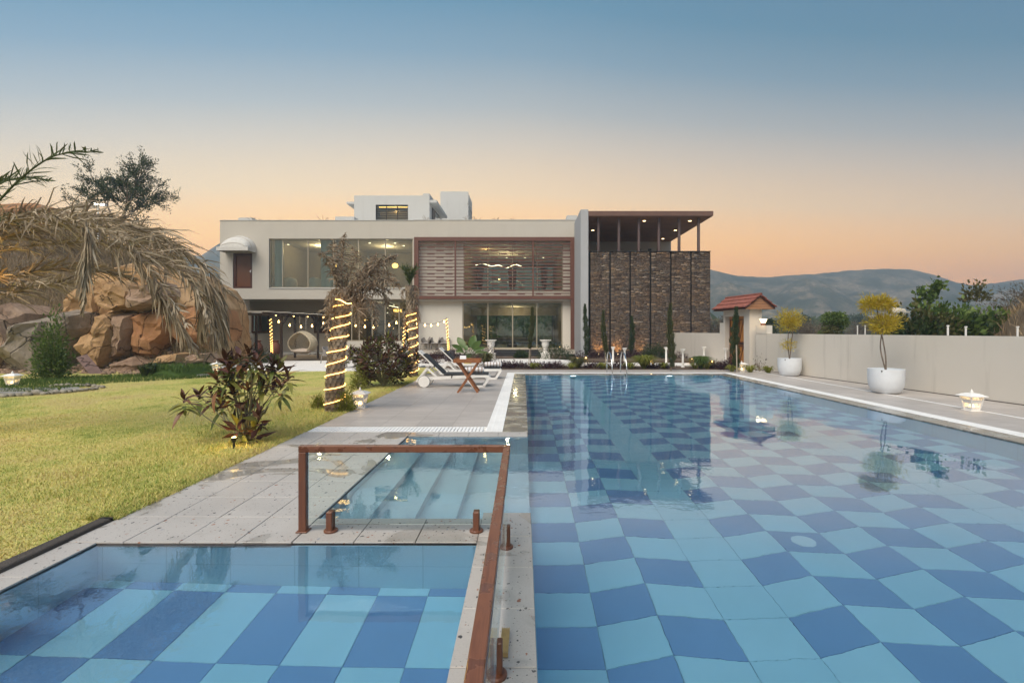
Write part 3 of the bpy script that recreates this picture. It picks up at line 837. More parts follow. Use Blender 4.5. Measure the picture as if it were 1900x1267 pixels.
MB().box((win_a[0] - .02, F0 - .04, win_a[2] - .06), (win_a[1], F0 + .12, win_a[2])).build('sill', M['roofwhite'], wa)
# door with awning over it
dr_ = MB().box((door_a[0], F0 + .06, door_a[2]), (door_a[0] + .16, F0 + .2, door_a[3])).box((door_a[1] - .16, F0 + .06, door_a[2]), (door_a[1], F0 + .2, door_a[3])).box((door_a[0] + .16, F0 + .06, door_a[3] - .14), (door_a[1] - .16, F0 + .2, door_a[3])).box((door_a[0] + .16, F0 + .06, door_a[2]), (door_a[1] - .16, F0 + .2, door_a[2] + .14))
dr_ = vp('door', dr_, M['doorwood'])
MB().box((door_a[0] + .16, F0 + .12, door_a[2] + .14), (door_a[1] - .16, F0 + .18, door_a[3] - .14)).build('door_panel', M['doorpanel'], dr_)
MB().box((door_a[1] - .13, F0 + .03, hz(506)), (door_a[1] - .09, F0 + .06, hz(501))).box((door_a[1] - .2, F0 + .0, hz(504)), (door_a[1] - .09, F0 + .03, hz(503))).build('handle', M['steel'], dr_)
def awning():
    mb = MB(); c = Vector((hx(447), F0 - .005, hz(463))); w, h, dep = 1.0, .86, .95; nu, nv = 16, 8; vs = []
    for j in range(nv + 1):
        b = (math.pi / 2) * j / nv
        for i in range(nu + 1):
            a = math.pi * i / nu
            vs.append((c.x - w * math.cos(a) * (1 if j < 1 else math.cos(b) ** .25 if j < nv else .98), c.y - dep * math.sin(b), c.z + h * math.sin(a) * math.cos(b)))
    mb.add(vs, [(j * (nu + 1) + i, j * (nu + 1) + i + 1, (j + 1) * (nu + 1) + i + 1, (j + 1) * (nu + 1) + i) for j in range(nv) for i in range(nu)])
    a = vp('awning', mb, mat('awning_canvas', (0.60, 0.585, 0.55), .8, .08, 6, .1, 80), smooth=True)
    v = MB(); x0, x1, y0 = c.x - w * 1.0, c.x + w * 1.0, c.y - dep
    v.box((x0, y0 - .012, c.z - .22), (x1, y0, c.z + .01)).box((x0, y0, c.z - .22), (x0 + .012, c.y, c.z + .01)).box((x1 - .012, y0, c.z - .22), (x1, c.y, c.z + .01))
    v.build('valance', mat('awning_valance', (0.62, 0.60, 0.565), .8, .05), a)
    fr = MB()
    for q in (.35, .8):
        b = q * math.pi / 2
        fr.tube([(c.x - w * 1.005 * math.cos(math.pi * i / 14) * math.cos(b) ** .25, c.y - dep * math.sin(b) * 1.005, c.z + h * 1.008 * math.sin(math.pi * i / 14) * math.cos(b)) for i in range(15)], .012, 5)
    fr.build('rib', M['taupe'], a)
awning()
# rooms behind the long upper window
def room(x0, x1, y0, y1, z0, z1, wallm, back=True, ceilm=None, floorm=None):
    t = .08; mb = MB()
    vp('inner_wall', MB().box((x0 - t, y0, z0), (x0, y1, z1)), wallm); vp('inner_wall', MB().box((x1, y0, z0), (x1 + t, y1, z1)), wallm)
    if back: vp('inner_wall', MB().box((x0, y1, z0), (x1, y1 + t, z1)), wallm)
    vp('ceiling', MB().box((x0 - t, y0, z1), (x1 + t, y1 + t, z1 + t)), ceilm or M['ceil'])
    vp('room_floor', MB().box((x0 - t, y0, z0 - t), (x1 + t, y1 + t, z0)), floorm or M['floorin'])
def downlight(parent, x, y, z, r=.06, m=None): 
    return MB().lathe([(r * 1.3, 0), (r * 1.3, -.012), (r, -.014)], (x, y, z), 12).build('downlight', m or M['glowwhite'], parent)
def lamp(name, loc, power, col=(1, .72, .42), r=.12, parent=None):
    l = bpy.data.lights.new(name, 'POINT'); l.energy = power; l.color = col; l.shadow_soft_size = r
    o = bpy.data.objects.new(name, l); COL.objects.link(o)
    if parent is not None: o.parent = parent; o.location = Vector(loc) - root_loc(parent)
    else: o.location = loc
    return o
room(hx(499) - .1, -12.25, F0 + .3, 37.5, 4.3, 7.62, M['beige']); room(-12.15, xM - .1, F0 + .3, 38, 4.3, 7.62, M['beige'])
for px, py, Yd in ((535, 465, 34), (617, 468, 33.5)): downlight(villa, PX(px, Yd), Yd, 7.615)
lamp('ceiling_light', (-14.5, 34.5, 7.3), 115, parent=villa); lamp('ceiling_light', (-9.8, 34.8, 7.2), 120, parent=villa)
for px, Yd in ((686, 33.4), (733, 33.4), (749, 34.5)): downlight(villa, PX(px, Yd), Yd, 7.612)
def curtain(x0, x1, y, z0, z1, m, n=40, amp=.05):
    mb = MB(); vs = []
    for i in range(n + 1):
        x = x0 + (x1 - x0) * i / n; yy = y + amp * math.sin(i * 1.9) + .3 * amp * math.sin(i * 4.1)
        vs += [(x, yy, z0), (x, yy, z1)]
    mb.add(vs, [(2 * i, 2 * i + 2, 2 * i + 3, 2 * i + 1) for i in range(n)]); return mb.build('curtain', m, villa, smooth=True)
M['sheer'] = mat('sheer_curtain', (0.80, 0.83, 0.79), .9, .05)
curtain(hx(503) , hx(520), F0 + .45, 4.32, 7.55, M['sheer'], 24); curtain(hx(590), hx(617), F0 + .45, 4.32, 7.55, M['sheer'], 40)
# pendants in the room on the right
def pendant(px, py, Y, zc):
    z = PZ(py, Y); t = thing('pendant_lamp', '', 'lamp', (PX(px, Y), Y, z))
    t['label'] = 'round orange pendant lamp glowing behind the upper window, ' + ('behind the big palm head' if px < 650 else 'right of the big palm head')
    MB().lathe([(.04, -.17), (.17, -.12), (.22, 0), (.17, .12), (.05, .17)], (PX(px, Y), Y, z), 16).build('shade', M['gloworange'], t, smooth=True)
    MB().tube([(PX(px, Y), Y, z + .16), (PX(px, Y), Y, zc)], .008, 5).build('cord', M['black'], t)
pendant(733, 493, 34, 7.6); pendant(623, 493, 34, 7.6)
def armchair(px, Y, label, rz):
    t = thing('armchair', label, 'armchair', (PX(px, Y), Y, 4.3), 'white barrel armchairs upstairs', rz)
    mb = MB(); n = 20; prof = [(.40, .05), (.46, .3), (.47, .6), (.44, .82), (.38, .84), (.36, .6), (.34, .42)]; vs = []
    for i in range(n + 1):
        a = R(-20) + R(220) * i / n
        for r, zz in prof: vs.append((r * math.cos(a), r * math.sin(a), zz - (.12 * (1 - math.sin(max(0, min(math.pi, a)))) if zz > .5 else 0)))
    k = len(prof); mb.add(vs, [(i * k + j, (i + 1) * k + j, (i + 1) * k + j + 1, i * k + j + 1) for i in range(n) for j in range(k - 1)])
    mb.build('backrest', M['whitepaint'], t, smooth=True, local=True)
    MB().lathe([(.36, .05), (.38, .1), (.37, .40), (.33, .45)], (0, -.02, 0), 20).build('seat', M['whitepaint'], t, smooth=True, local=True)
    MB().lathe([(.30, 0), (.30, .05)], (0, 0, 0), 16).build('base', M['black'], t, local=True)
armchair(538, 32.9, 'white barrel armchair behind the upper window, left one of the pair', R(200)); armchair(587, 32.9, 'white barrel armchair behind the upper window, half behind the right curtain', R(170))

# middle section, set back behind the slat screen
YM = 31.95
mu = (PX(860, YM), PX(1045, YM), PZ(541, YM), PZ(452, YM)); ml = (PX(858, YM), PX(1044, YM), .40, PZ(560, YM))
vp('wall', wall_y(MB(), xM + .02, xR_, .375, hz(440), YM, YM + .2, [mu, ml]), M['liftedwhite'])
vp('floor_slab', MB().box((xM + .02, F0 + .02, 3.52), (xR_, YM, 3.72)), W)
vp('return_wall', MB().box((xM - .06, F0 + .27, 3.7), (xM + .02, YM, hz(440))), W)
room(-4.1, 2.7, YM + .2, 43, 3.95, 7.30, M['beige'], back=False); room(-4.1, 2.7, YM + .2, 43, .375, 3.36, M['beige'], back=False, ceilm=M['ceil'])
window(villa, *mu, YM + .08, [PX(905, YM), PX(951, YM), PX(997, YM)], .05)
window(villa, *ml, YM + .08, [PX(905, YM), PX(951, YM), PX(996, YM)], .075, name='sliding_door')
vp('door_header', MB().box((ml[0] - .05, YM - .012, ml[3]), (ml[1] + .05, YM - .002, ml[3] + .1)).box((ml[0], 37.5, 2.75), (ml[1], 37.9, 3.35)), M['taupe'])
window(villa, *bw_u, 43.08, [PX(914, 43)], .06, M['brown']); window(villa, *bw_l, 43.08, [PX(921, 43), PX(988, 43)], .09, M['black'])
M['drape'] = mat('grey_drape', (0.16, 0.13, 0.125), .9, .1)
for px0, px1 in ((885, 897), (943, 958), (1004, 1015)):
    mb = MB(); n = 14; vs = []
    for i in range(n + 1):
        for zz, k in ((4.0, .55), (4.9, .5), (5.6, .8), (7.25, 1.25)):
            u = i / n - .5; c = (px0 + px1) / 2; vs.append((PX(c + u * (px1 - px0) * k, 42.6), 42.6 + .06 * math.sin(i * 2.1), zz))
    mb.add(vs, [(i * 4 + j, (i + 1) * 4 + j, (i + 1) * 4 + j + 1, i * 4 + j + 1) for i in range(n) for j in range(3)]); vp('drape', mb, M['drape'], smooth=True)
# wavy light and downlights upstairs, long dark console downstairs
ch = thing('ribbon_chandelier', 'wavy ribbon of warm light hanging behind the brown slat screen', 'chandelier', (PX(925, 37), 37, 6.9))
pts = spline([P(883, 492, 36), P(895, 489, 36.5), P(912, 494, 37), P(925, 492, 37.5), P(940, 497, 37), P(955, 491, 37), P(966, 494, 36.5), P(970, 497, 36)], 6)
MB().tube(pts, .03, 6).build('ribbon', M['glowwhite'], ch)
MB().tube([P(895, 489, 36.5), (PX(895, 36.5), 36.5, 7.29)], .006, 4).tube([P(955, 491, 37), (PX(955, 37), 37, 7.29)], .006, 4).build('wire', M['black'], ch)
for px in (873, 940, 974, 1008): downlight(villa, PX(px, 38), 38, 7.295, .05)
lamp('ceiling_light', (-1.2, 36, 6.6), 95, parent=villa); lamp('ceiling_light', (-2.6, 34.2, 7.05), 25, (1, .55, .2), parent=villa)
lamp('ceiling_light', (-.6, 36, 3.0), 70, parent=villa)
cs = thing('console_table', 'long low dark console table behind the sliding glass doors', 'table', (-.9, 36, .375))
MB().bbox((-2.6, 35.7, .78), (.9, 36.4, 1.06), .04).build('tabletop', M['darkin'], cs); MB().box((-1.2, 35.85, .375), (-.5, 36.25, .78)).build('pedestal', M['darkin'], cs)

# slat screen
def slat_screen():
    x0, x1, zt, zb = hx(769), hx(1067), hz(440.5), hz(555); y0, y1 = F0 - .10, F0 + .06
    fr = MB(); pl, pr = hx(777), hx(1058)
    fr.box((x0, y0, zb), (pl, y1, zt)).box((pr, y0, zb), (x1, y1, zt)).box((pl, y0, hz(447.5)), (pr, y1, zt)).box((pl, y0, zb), (pr, y1, hz(549)))
    for px in (845, 989): fr.box((hx(px) - .05, y0 + .02, hz(549)), (hx(px) + .05, y1, hz(447.5)))
    s = vp('slat_screen', fr, M['brown'])
    MB().box((x0 + .02, y0 + .03, .378), (pl - .02, y1 - .02, zb)).build('post', M['brown'], s); MB().box((pr + .02, y0 + .03, .378), (x1 - .02, y1 - .02, zb)).build('post', M['brown'], s)
    spans = [(pl, hx(845) - .05), (hx(845) + .05, hx(989) - .05), (hx(989) + .05, pr)]
    blk = MB().box((0, 0, -.05), (.475, .025, 0)).mesh('slat_block'); blk.materials.append(M['brown'])
    for i in range(16):
        z = hz(452 + 6.17 * i)
        for a, b in spans: MB().box((a + .003, y0 + .05, z - .028), (b - .003, y0 + .08, z + .026)).build('slat', M['brown'], s)
        off = hx(860) + (0 if i % 2 else 16.8 / 28.57) - 3 * 33.5 / 28.57
        for k in range(11):
            x = off + k * 33.5 / 28.57
            if any(a < x and x + .475 < b for a, b in spans):
                o = link_mesh('slat_block', blk, None, s); o.location = Vector((x, y0 + .055, z - .029)) - villa.location
slat_screen()

# plinth, steps, ground floor on the left
vp('plinth', MB().box((-12.3, 31.0, .09), (3.3, 43, .373)), W); vp('plinth_base', MB().box((-12.28, 31.03, 0), (3.28, 43, .09)), M['blackstone'])
vp('threshold', MB().box((xM - .05, 30.98, .373), (3.3, YM, .385)), mat('threshold_stone', (0.30, 0.24, 0.18), .4, .1, 5))
for k, (a, b) in enumerate(((-2.35, 1.55), (-2.1, 1.3), (-1.85, .95))): vp('step', MB().box((a, 31.0 - .38 * (3 - k), 0), (b, 30.99 - .38 * (2 - k) - (.0 if k < 2 else .0), .125 * (k + 1))), M['blackstone'])
gw = (PX(635, 32), xM - .14, PZ(633, 32), ZB - .02)
vp('wall', wall_y(MB(), -12.2, xM - .06, .375, ZB, 32, 32.2, [gw]), W)
window(villa, *gw, 32.06, [PX(652, 32), PX(666, 32), PX(690, 32), PX(714, 32), PX(740, 32)], .07)
room(-12.1, xM - .1, 32.2, 39, .375, 3.6, mat('lounge_wall', (0.36, 0.29, 0.21), .8, .08), ceilm=M['taupe'])
vp('inner_panel', MB().box((-9.6, 38.6, .38), (-7.3, 38.9, 3.3)), mat('dark_panelling', (0.07, 0.06, 0.05), .5, .2, 6))
vp('inner_panel', MB().box((-11.9, 37.4, .38), (-10.6, 37.8, 2.4)), M['darkin'])
sg = thing('neon_sign', 'small orange neon sign on the dark wall behind the ground floor window', 'sign', P(738, 577, 38.5))
mb = MB()
for k in range(6):
    x = PX(731 + 2.6 * k, 38.5); zz = PZ(578.5, 38.5); w_ = .09
    pts = [[(0, 0), (0, .28), (.1, .1), (.2, .28), (.2, 0)], [(0, 0), (.1, .28), (.2, 0)], [(0, .28), (0, 0), (.18, 0)]][k % 3]
    mb.tube([(x + a * .45, 38.5, zz + b * .7) for a, b in pts], .02, 5)
mb.build('letters', M['gloworange'], sg)
mb = MB(); mb.tube([P(718, 566, 35), P(741, 571, 37)], .02, 6); o = vp('strip_light', mb, M['glowwhite'])
for px, py, Y in ((731, 565, 35), (720, 571, 36), (719, 580, 38)): MB().lathe([(.05, -.02), (.05, .0)], P(px, py, Y), 8).build('downlight', M['glowwhite'], villa)
lamp('ceiling_light', (-10.6, 35, 3.3), 30, parent=villa); lamp('ceiling_light', (-8.2, 35.5, 3.3), 14, parent=villa)
# porch
vp('column', MB().box((PX(440, 31.9), 31.6, 0), (PX(458, 31.9), 32.2, ZB)), M['wallwhite'])
wl_, wr_ = (PX(467, 34.5), PX(500, 34.5), PZ(618, 34.5), PZ(580, 34.5)), (PX(583, 34.5), PX(613, 34.5), PZ(618, 34.5), PZ(580, 34.5))
vp('wall', wall_y(MB(), -19.65, -12.2, 0, ZB, 34.5, 34.7, [wl_, wr_]), M['taupe'])
for w_ in (wl_, wr_):
    window(villa, *w_, 34.46, [w_[0] + (w_[1] - w_[0]) * .5], .14, M['doorwood'], name='window')
    vp('room_back', MB().box((w_[0] - .2, 35.4, w_[2] - .2), (w_[1] + .2, 35.5, w_[3] + .2)), M['darkin'])
vp('wall', MB().box((-12.2, 32.0, 0), (-12.3, 34.5, ZB)), M['taupe'])
vp('porch_floor', MB().box((-19.65, 31.6, .0), (-12.3, 34.5, .10)), M['pathstone'])

# penthouse and stair tower
YP = 37.0
pw = (PX(697, YP), PX(757, YP), PZ(412.5, YP), PZ(380, YP))
vp('penthouse_wall', wall_y(MB(), PX(657, YP), PX(785, YP), 8.3, PZ(363, YP), YP, YP + .25, [pw]), M['roofwhite'])
vp('penthouse_wall', MB().box((PX(785, YP), YP - .03, 8.3), (PX(797, YP), 42.6, PZ(359.5, YP))), M['roofwhite'])
vp('penthouse_wall', MB().box((PX(657, YP), YP + .25, 8.3), (PX(657, YP) + .25, 42.6, PZ(363, YP))), M['roofwhite'])
vp('penthouse_roof', MB().box((PX(657, YP) + .25, YP + .25, PZ(363, YP) - .4), (PX(785, YP), 42.6, PZ(363, YP) - .1)), M['roofwhite'])
vp('side_canopy', MB().box((PX(643, YP), YP, PZ(378.5, YP)), (PX(657, YP), 42, PZ(374.5, YP))), M['roofwhite'])
vp('side_canopy', MB().box((PX(797, YP), YP + .02, PZ(376, YP)), (PX(810, YP), 42.2, PZ(371, YP))), M['roofwhite'])
w_ = window(villa, *pw, YP + .1, [PX(716.5, YP), PX(737, YP)], .05, M['black'], trans=[PZ(v, YP) for v in (388, 392, 396, 400, 404, 408)])
MB().box((pw[0], YP + 1.2, 8.3), (pw[1], YP + 1.3, PZ(384.5, YP))).build('blind', M['taupe'], w_)
room(PX(657, YP) + .3, PX(785, YP) - .02, YP + .3, 42, 8.4, PZ(370, YP), M['beige'])
MB().box((pw[0] + .1, YP + .5, pw[3] - .07), (pw[1] - .1, YP + .56, pw[3] - .04)).build('strip_light', M['gloworange'], w_)
lamp('ceiling_light', (-10, 38.2, 11.0), 22, (1, .6, .25), parent=villa)
xq = PX(797, YP) + .004
sw = MB().box((xq, 37.9, 8.5), (xq + .04, 41.4, PZ(379, YP))); sw = vp('side_window', sw, M['black'])
for k in range(3): MB().box((xq + .04, 38.0 + k * 1.12, 8.7), (xq + .05, 39.02 + k * 1.12, PZ(381, YP))).build('pane', M['glass'] if k else M['darkin'], sw)
YT = 44.0
vp('stair_tower', MB().box((PX(817, YT), YT, 8.3), (PX(867, YT), 47.2, PZ(355.5, YT))), M['roofwhite'])
xt = PX(867, YT); tw = MB()
for yy in (YT, 45.05, 46.1, 47.1): tw.box((xt + .002, yy, 8.3), (xt + .10, yy + .1, PZ(356, YT)))
for zz in (9.5, 11.2, 13.0): tw.box((xt + .004, YT, zz), (xt + .09, 47.2, zz + .09))
vp('tower_glazing', tw, M['roofwhite'])
for a, b, c, dpt, Y in ((442, 468, 404, 6, 33), (622, 657, 402, 5, 34), (1052, 1071, 399.5, 3, 32.5)):
    vp('roof_block', MB().box((PX(a, Y), Y, 8.3), (PX(b, Y), Y + dpt * .5, PZ(c, Y))), M['roofwhite'])

# grey fin wall and the stone wing
YS = 28.1
sx = lambda px: PX(px, YS)
vp('fin_wall', MB().box((sx(1077), YS - .15, 0), (sx(1091), 32.0, PZ(390, YS))), M['greyfin'])
vp('core_wall', MB().box((sx(1095), YS + .12, .0), (sx(1318) - .02, 29.2, 6.13)).box((sx(1318) - .30, 29.2, 0), (sx(1318) - .02, 36, 6.13)), M['black'])
vp('terrace_slab', MB().box((sx(1091), 29.2, 5.7), (sx(1318) - .03, 36, 5.95)), M['roofwhite'])
vp('stone_base', MB().box((sx(1094), YS - .06, 0), (sx(1318), YS + .11, .30)), M['blackstone'])
n = N('ledge_stone'); p = n.pos()
c = n.ramp(n.rnd(), [(0.0, (0.065, 0.051, 0.043)), (0.25, (0.11, 0.084, 0.069)), (0.5, (0.15, 0.115, 0.09)), (0.72, (0.12, 0.105, 0.098)), (0.88, (0.20, 0.15, 0.105)), (0.96, (0.30, 0.215, 0.135)), (1.0, (0.38, 0.33, 0.28))])
c = n.mix(n.ramp(n.noise(p, 0.8, 4), [(0.4, 0.0), (0.7, 0.45)]), c, n.mix(1.0, c, (1.45, 1.15, 0.85), 'MULTIPLY'))
n.set('Base Color', c).set('Roughness', 0.85).set('Specular IOR Level', .25); n.bump(n.noise(p, 30, 4), .5, .02); M['ledge'] = n.m
def ledge_panel(a, b):
    x0, x1 = sx(a), sx(b); V = []; z = .30; rr = random.Random(int(a)); Fq = []
    base = np.array([(0,3,2,1),(4,5,6,7),(0,1,5,4),(1,2,6,5),(2,3,7,6),(3,0,4,7)])
    while z < 6.14:
        h = rr.uniform(.035, .065); x = x0 - rr.uniform(0, .015); k = min(z + h, 6.16)
        while x < x1 - .01:
            w = min(rr.uniform(.10, .34), x1 - x)
            d0 = YS - rr.uniform(.0, .03)
            a0, a1, b0, b1 = x + .002, x + w - .002, z + .002, k - .002
            Fq.append(base + len(V)); V += [(a0,d0,b0),(a1,d0,b0),(a1,YS+.10,b0),(a0,YS+.10,b0),(a0,d0,b1),(a1,d0,b1),(a1,YS+.10,b1),(a0,YS+.10,b1)]
            x += w
        z = k
    return np_mesh('stone_panel', V, np.concatenate(Fq), M['ledge'], villa, 'stuff')
for a, b in ((1096, 1130.6), (1133.9, 1168), (1171.2, 1205.4), (1209, 1243.3), (1246.6, 1281), (1284, 1317.8)): ledge_panel(a, b)
vp('wall_cap', MB().box((sx(1095), YS - .06, 6.162), (sx(1318) + .02, 29.2, 6.19)), M['blackstone'])
vp('terrace_wall', MB().box((sx(1091), 36, 0), (PX(1245, 36), 36.3, 8.2)), W)
zc = 8.2
vp('canopy', MB().box((sx(1087), YS - .12, zc + .002), (sx(1322), 36.5, 8.48)), M['canopy'])
for k in range(5): vp('soffit_panel', MB().box((sx(1091) + .02, YS + k * 1.62, zc - .02), (sx(1322) - .06, YS + (k + 1) * 1.62 - .02, zc)), M['soffit'])
for px in (1112, 1150.5, 1188, 1225.5, 1263.5, 1300): vp('column', MB().lathe([(.10, 6.19), (.10, 6.21), (.085, 6.22), (.085, zc - .03), (.10, zc - .02)], (sx(px), YS + .35, 0), 14), mat('brown_column', (0.115, 0.075, 0.07), .45, .1), smooth=True, angle=40)
for px, py in ((1195.5, 410), (1280, 410), (1253, 427.5), (1100, 427.5), (1230, 443)):
    Y = FPX * (zc - .02 - H) / (CY - py); downlight(villa, PX(px, Y), Y, zc - .021, .07, M['glowlantern'])
for px in (1184, 1203, 1219): vp('vent', MB().box((PX(px, 35.9), 35.95, PZ(470, 36)), (PX(px + 6, 35.9), 35.998, PZ(462, 36))), M['black'])
vp('downpipe', MB().tube([(sx(1093.5), YS + .2, .3), (sx(1093.5), YS + .2, 6.1)], .035, 8), M['black'])
# weeds along the roof edge
def twiggy(name, base, n, h, spread, rnd, m=None, leaf=True):
    mb = MB(); tips = []
    for k in range(n):
        a = rnd.uniform(0, 6.28); q = Vector((math.cos(a), math.sin(a), 0)) * rnd.uniform(.2, 1) * spread
        pts = [Vector(base), Vector(base) + q * .35 + Vector((0, 0, h * rnd.uniform(.5, .8))), Vector(base) + q + Vector((0, 0, h * rnd.uniform(.7, 1.0)))]
        mb.tube(spline(pts, 3), [.012] * 7, 4); tips.append(pts)
    return mb, tips
rnd = random.Random(5)
for wi, px in enumerate((470, 490, 525, 600, 780, 790, 865, 885, 920, 955, 1018)):
    mb, _ = twiggy('w', (PX(px, 31.8), 31.8, 8.4), 5, rnd.uniform(.45, .75), .45, rnd)
    tag(mb.build('roof_weed', M['twig']), 'thin dry weed sprouting at the villa roof edge, %s from the left' % ORD[wi], 'weed', 'weeds on the villa roof')
# ------------------------------------------------------------------ glass railing between the pools
gr = thing('glass_railing', 'low frameless glass railing with brown wooden top rail round the wading pool corner', 'railing', (-1.755, 3.87, 0))
RZ0, RZ1, RY, RX = .632, .684, 3.87, -.13
MB().bbox((-1.785, RY - .026, RZ0), (RX + .026, RY + .026, RZ1), .004).build('top_rail', M['railwoodx'], gr)
MB().bbox((RX - .026, -.9, RZ0 + .001), (RX + .026, RY - .0265, RZ1 + .001), .004).build('top_rail', M['railwood'], gr)
MB().bbox((-1.785, RY - .026, 0.004), (-1.725, RY + .03, RZ0 - .001), .004).build('post', M['railpost'], gr)
MB().bbox((-1.80, RY - .045, 0.001), (-1.71, RY + .05, .010), .003).build('post_foot', M['railpost'], gr)
MB().box((-1.715, RY - .006, .055), (RX - .03, RY + .006, RZ0 + .004)).build('glass_panel', M['glassrail'], gr)
MB().box((RX - .006, 1.86, .055), (RX + .006, RY - .012, RZ0 + .004)).build('glass_panel', M['glassrail'], gr)
MB().box((RX - .006, -.8, .055), (RX + .006, 1.845, RZ0 + .004)).build('glass_panel', M['glassrail'], gr)
def spigot(x, y, ax):
    s = MB()
    w, dp = (.024, .045) if ax == 'x' else (.045, .024)
    s.bbox((x - w, y - .045 if ax == 'x' else y - w, .012), (x + w, y - .007 if ax == 'x' else y + w, .165), .005) if ax == 'x' else s.bbox((x - .038, y - .024, .012), (x - .007, y + .024, .165), .005)
    if ax == 'x': s.bbox((x - w, y + .007, .012), (x + w, y + .032, .165), .005)
    else: s.bbox((x + .007, y - .024, .012), (x + .034, y + .024, .165), .005)
    sp_ = s.build('spigot', M['railpost'], gr)
    MB().lathe([(.055, 0.001), (.055, .012), (.048, .018)], (x, y, 0), 20).build('flange', M['railpost'], sp_)
spigot(-1.535, RY, 'x'); spigot(-.374, RY, 'x'); spigot(RX, 3.58, 'y'); spigot(RX, 2.25, 'y'); spigot(RX, 1.2, 'y')
# a small split bamboo bundle against the glass
bb = thing('bamboo_bundle', 'short bundle of split bamboo lying by the railing foot', 'bamboo', (RX + .03, 2.45, 0))
mb = MB()
for k in range(7): mb.beam((RX + .016 + k * .006, 2.36, .02 + .004 * (k % 2)), (RX + .02 + k * .006, 2.56, .02 + .004 * ((k + 1) % 2)), .005, .022)
mb.build('cane', mat('bamboo', (0.42, 0.29, 0.12), .6, .2, 20), bb)

# ------------------------------------------------------------------ boundary wall and gate house on the right
bwall = thing('boundary_wall', 'long low white plastered boundary wall on the right of the pool', 'wall', (wallx(8), 8, 0))
def wquad(mb, Y0, Y1, z0, z1, t=.22, out=0.0):
    a, b = wallx(Y0) + out, wallx(Y1) + out
    mb.prism([(a, Y0, z0), (a + t, Y0, z0), (b + t, Y1, z0), (b, Y1, z0)], (0, 0, z1 - z0)); return mb
wquad(MB(), -4, 19.9, -.05, 1.47).build('wall', M['wallwhite'], bwall)
wquad(MB(), 22.32, 30, -.05, 1.47).build('wall', M['wallwhite'], bwall)
wquad(MB(), 19.2, 19.9, 1.471, 1.80, .24, -.01).build('pier', M['wallwhite'], bwall)
wquad(MB(), 22.32, 22.7, 1.471, 1.95, .24, -.01).build('pier', M['wallwhite'], bwall)
wquad(MB(), -4, 19.85, 0.002, .018, .02, -.02).build('skirting_joint', M['grout'], bwall)
gh = thing('gate_house', 'white gate house with red tiled roof and tan wooden door in the boundary wall', 'gate house', (wallx(21), 21, 0))
GY0, GY1, DY0, DY1, GZ = 20.26, 22.30, 20.68, 22.18, 2.52
mb = MB()
wquad(mb, GY0, DY0, 0, GZ, .52, -.05); wquad(mb, DY1, GY1, 0, GZ, .52, -.05); wquad(mb, DY0, DY1, 2.22, GZ, .52, -.05)
mb.build('wall', M['wallwhite'], gh)
dd = wquad(MB(), DY0, DY1, .02, 2.22, .09, .16).build('door', M['gatewood'], gh)
for a, b in ((DY0 + .06, (DY0 + DY1) / 2 - .03), ((DY0 + DY1) / 2 + .03, DY1 - .06)):
    for z0, z1 in ((.12, .95), (1.05, 2.1)):
        m_ = MB(); e = .055
        for q0, q1, r0, r1 in ((a, a + e, z0, z1), (b - e, b, z0, z1), (a + e, b - e, z0, z0 + e), (a + e, b - e, z1 - e, z1)): wquad(m_, q0, q1, r0, r1, .03, .13)
        cx, cz = (a + b) / 2, (z0 + z1) / 2
        for s0, s1 in (((a + e, z0 + e), (cx, z1 - e)), ((b - e, z0 + e), (cx, z1 - e))):
            m_.beam((wallx(s0[0]) + .145, s0[0], s0[1]), (wallx(s1[0]) + .145, s1[0], s1[1]), .02, .03)
        m_.build('door_moulding', M['doorpanel'], dd)
MB().beam((wallx(21.0) + .12, 21.0, 1.02), (wallx(21.9) + .12, 21.9, 1.02), .03, .05).build('bolt', M['black'], dd)
# roof: ridge along the wall, three tile courses a side
ry0, ry1 = 19.9, 22.55
def rx(Y, u, z): return (wallx(Y) + .21 + u, Y, z)
roof = MB(); hw, ez, rz_ = .64, 2.54, 3.06
for s in (-1, 1): roof.prism([rx(ry0 + .05, s * (hw - .02), ez - .01), rx(ry0 + .05, 0, rz_ - .03), rx(ry1 - .05, 0, rz_ - .03), rx(ry1 - .05, s * (hw - .02), ez - .01)], (0, 0, -.05))
roof = roof.build('roof', M['doorwood'], gh)
for s in (-1, 1):
    for k in range(3):
        m_ = MB(); u0, u1 = hw * (1 - k / 3) + .03, hw * (1 - (k + 1) / 3) - .02; nz = 34; vs = []
        for i in range(nz * 2 + 1):
            Y = ry0 + (ry1 - ry0) * i / (nz * 2); bmp = .022 * (i % 2)
            for u, zz in ((u0, ez + (rz_ - ez) * (k / 3) + .015), (u1, ez + (rz_ - ez) * ((k + 1) / 3) + .0)):
                vs.append(Vector(rx(Y, s * u, zz + bmp + .035)))
        n_ = nz * 2
        low = [v - Vector((0, 0, .04)) for v in vs]; L = len(vs)
        m_.add(vs + low, [(2 * i, 2 * i + 2, 2 * i + 3, 2 * i + 1) for i in range(n_)] + [(L + 2 * i, L + 2 * i + 1, L + 2 * i + 3, L + 2 * i + 2) for i in range(n_)] + [(2 * i, L + 2 * i, L + 2 * i + 2, 2 * i + 2) for i in range(n_)] + [(0, 1, L + 1, L), (2 * n_, L + 2 * n_, L + 2 * n_ + 1, 2 * n_ + 1)])
        m_.build('tile_course', M['clay'], roof)
MB().tube([rx(ry0 - .01, 0, rz_ + .03), rx(ry1 + .01, 0, rz_ + .03)], .06, 8).build('ridge_tile', M['clay'], roof)
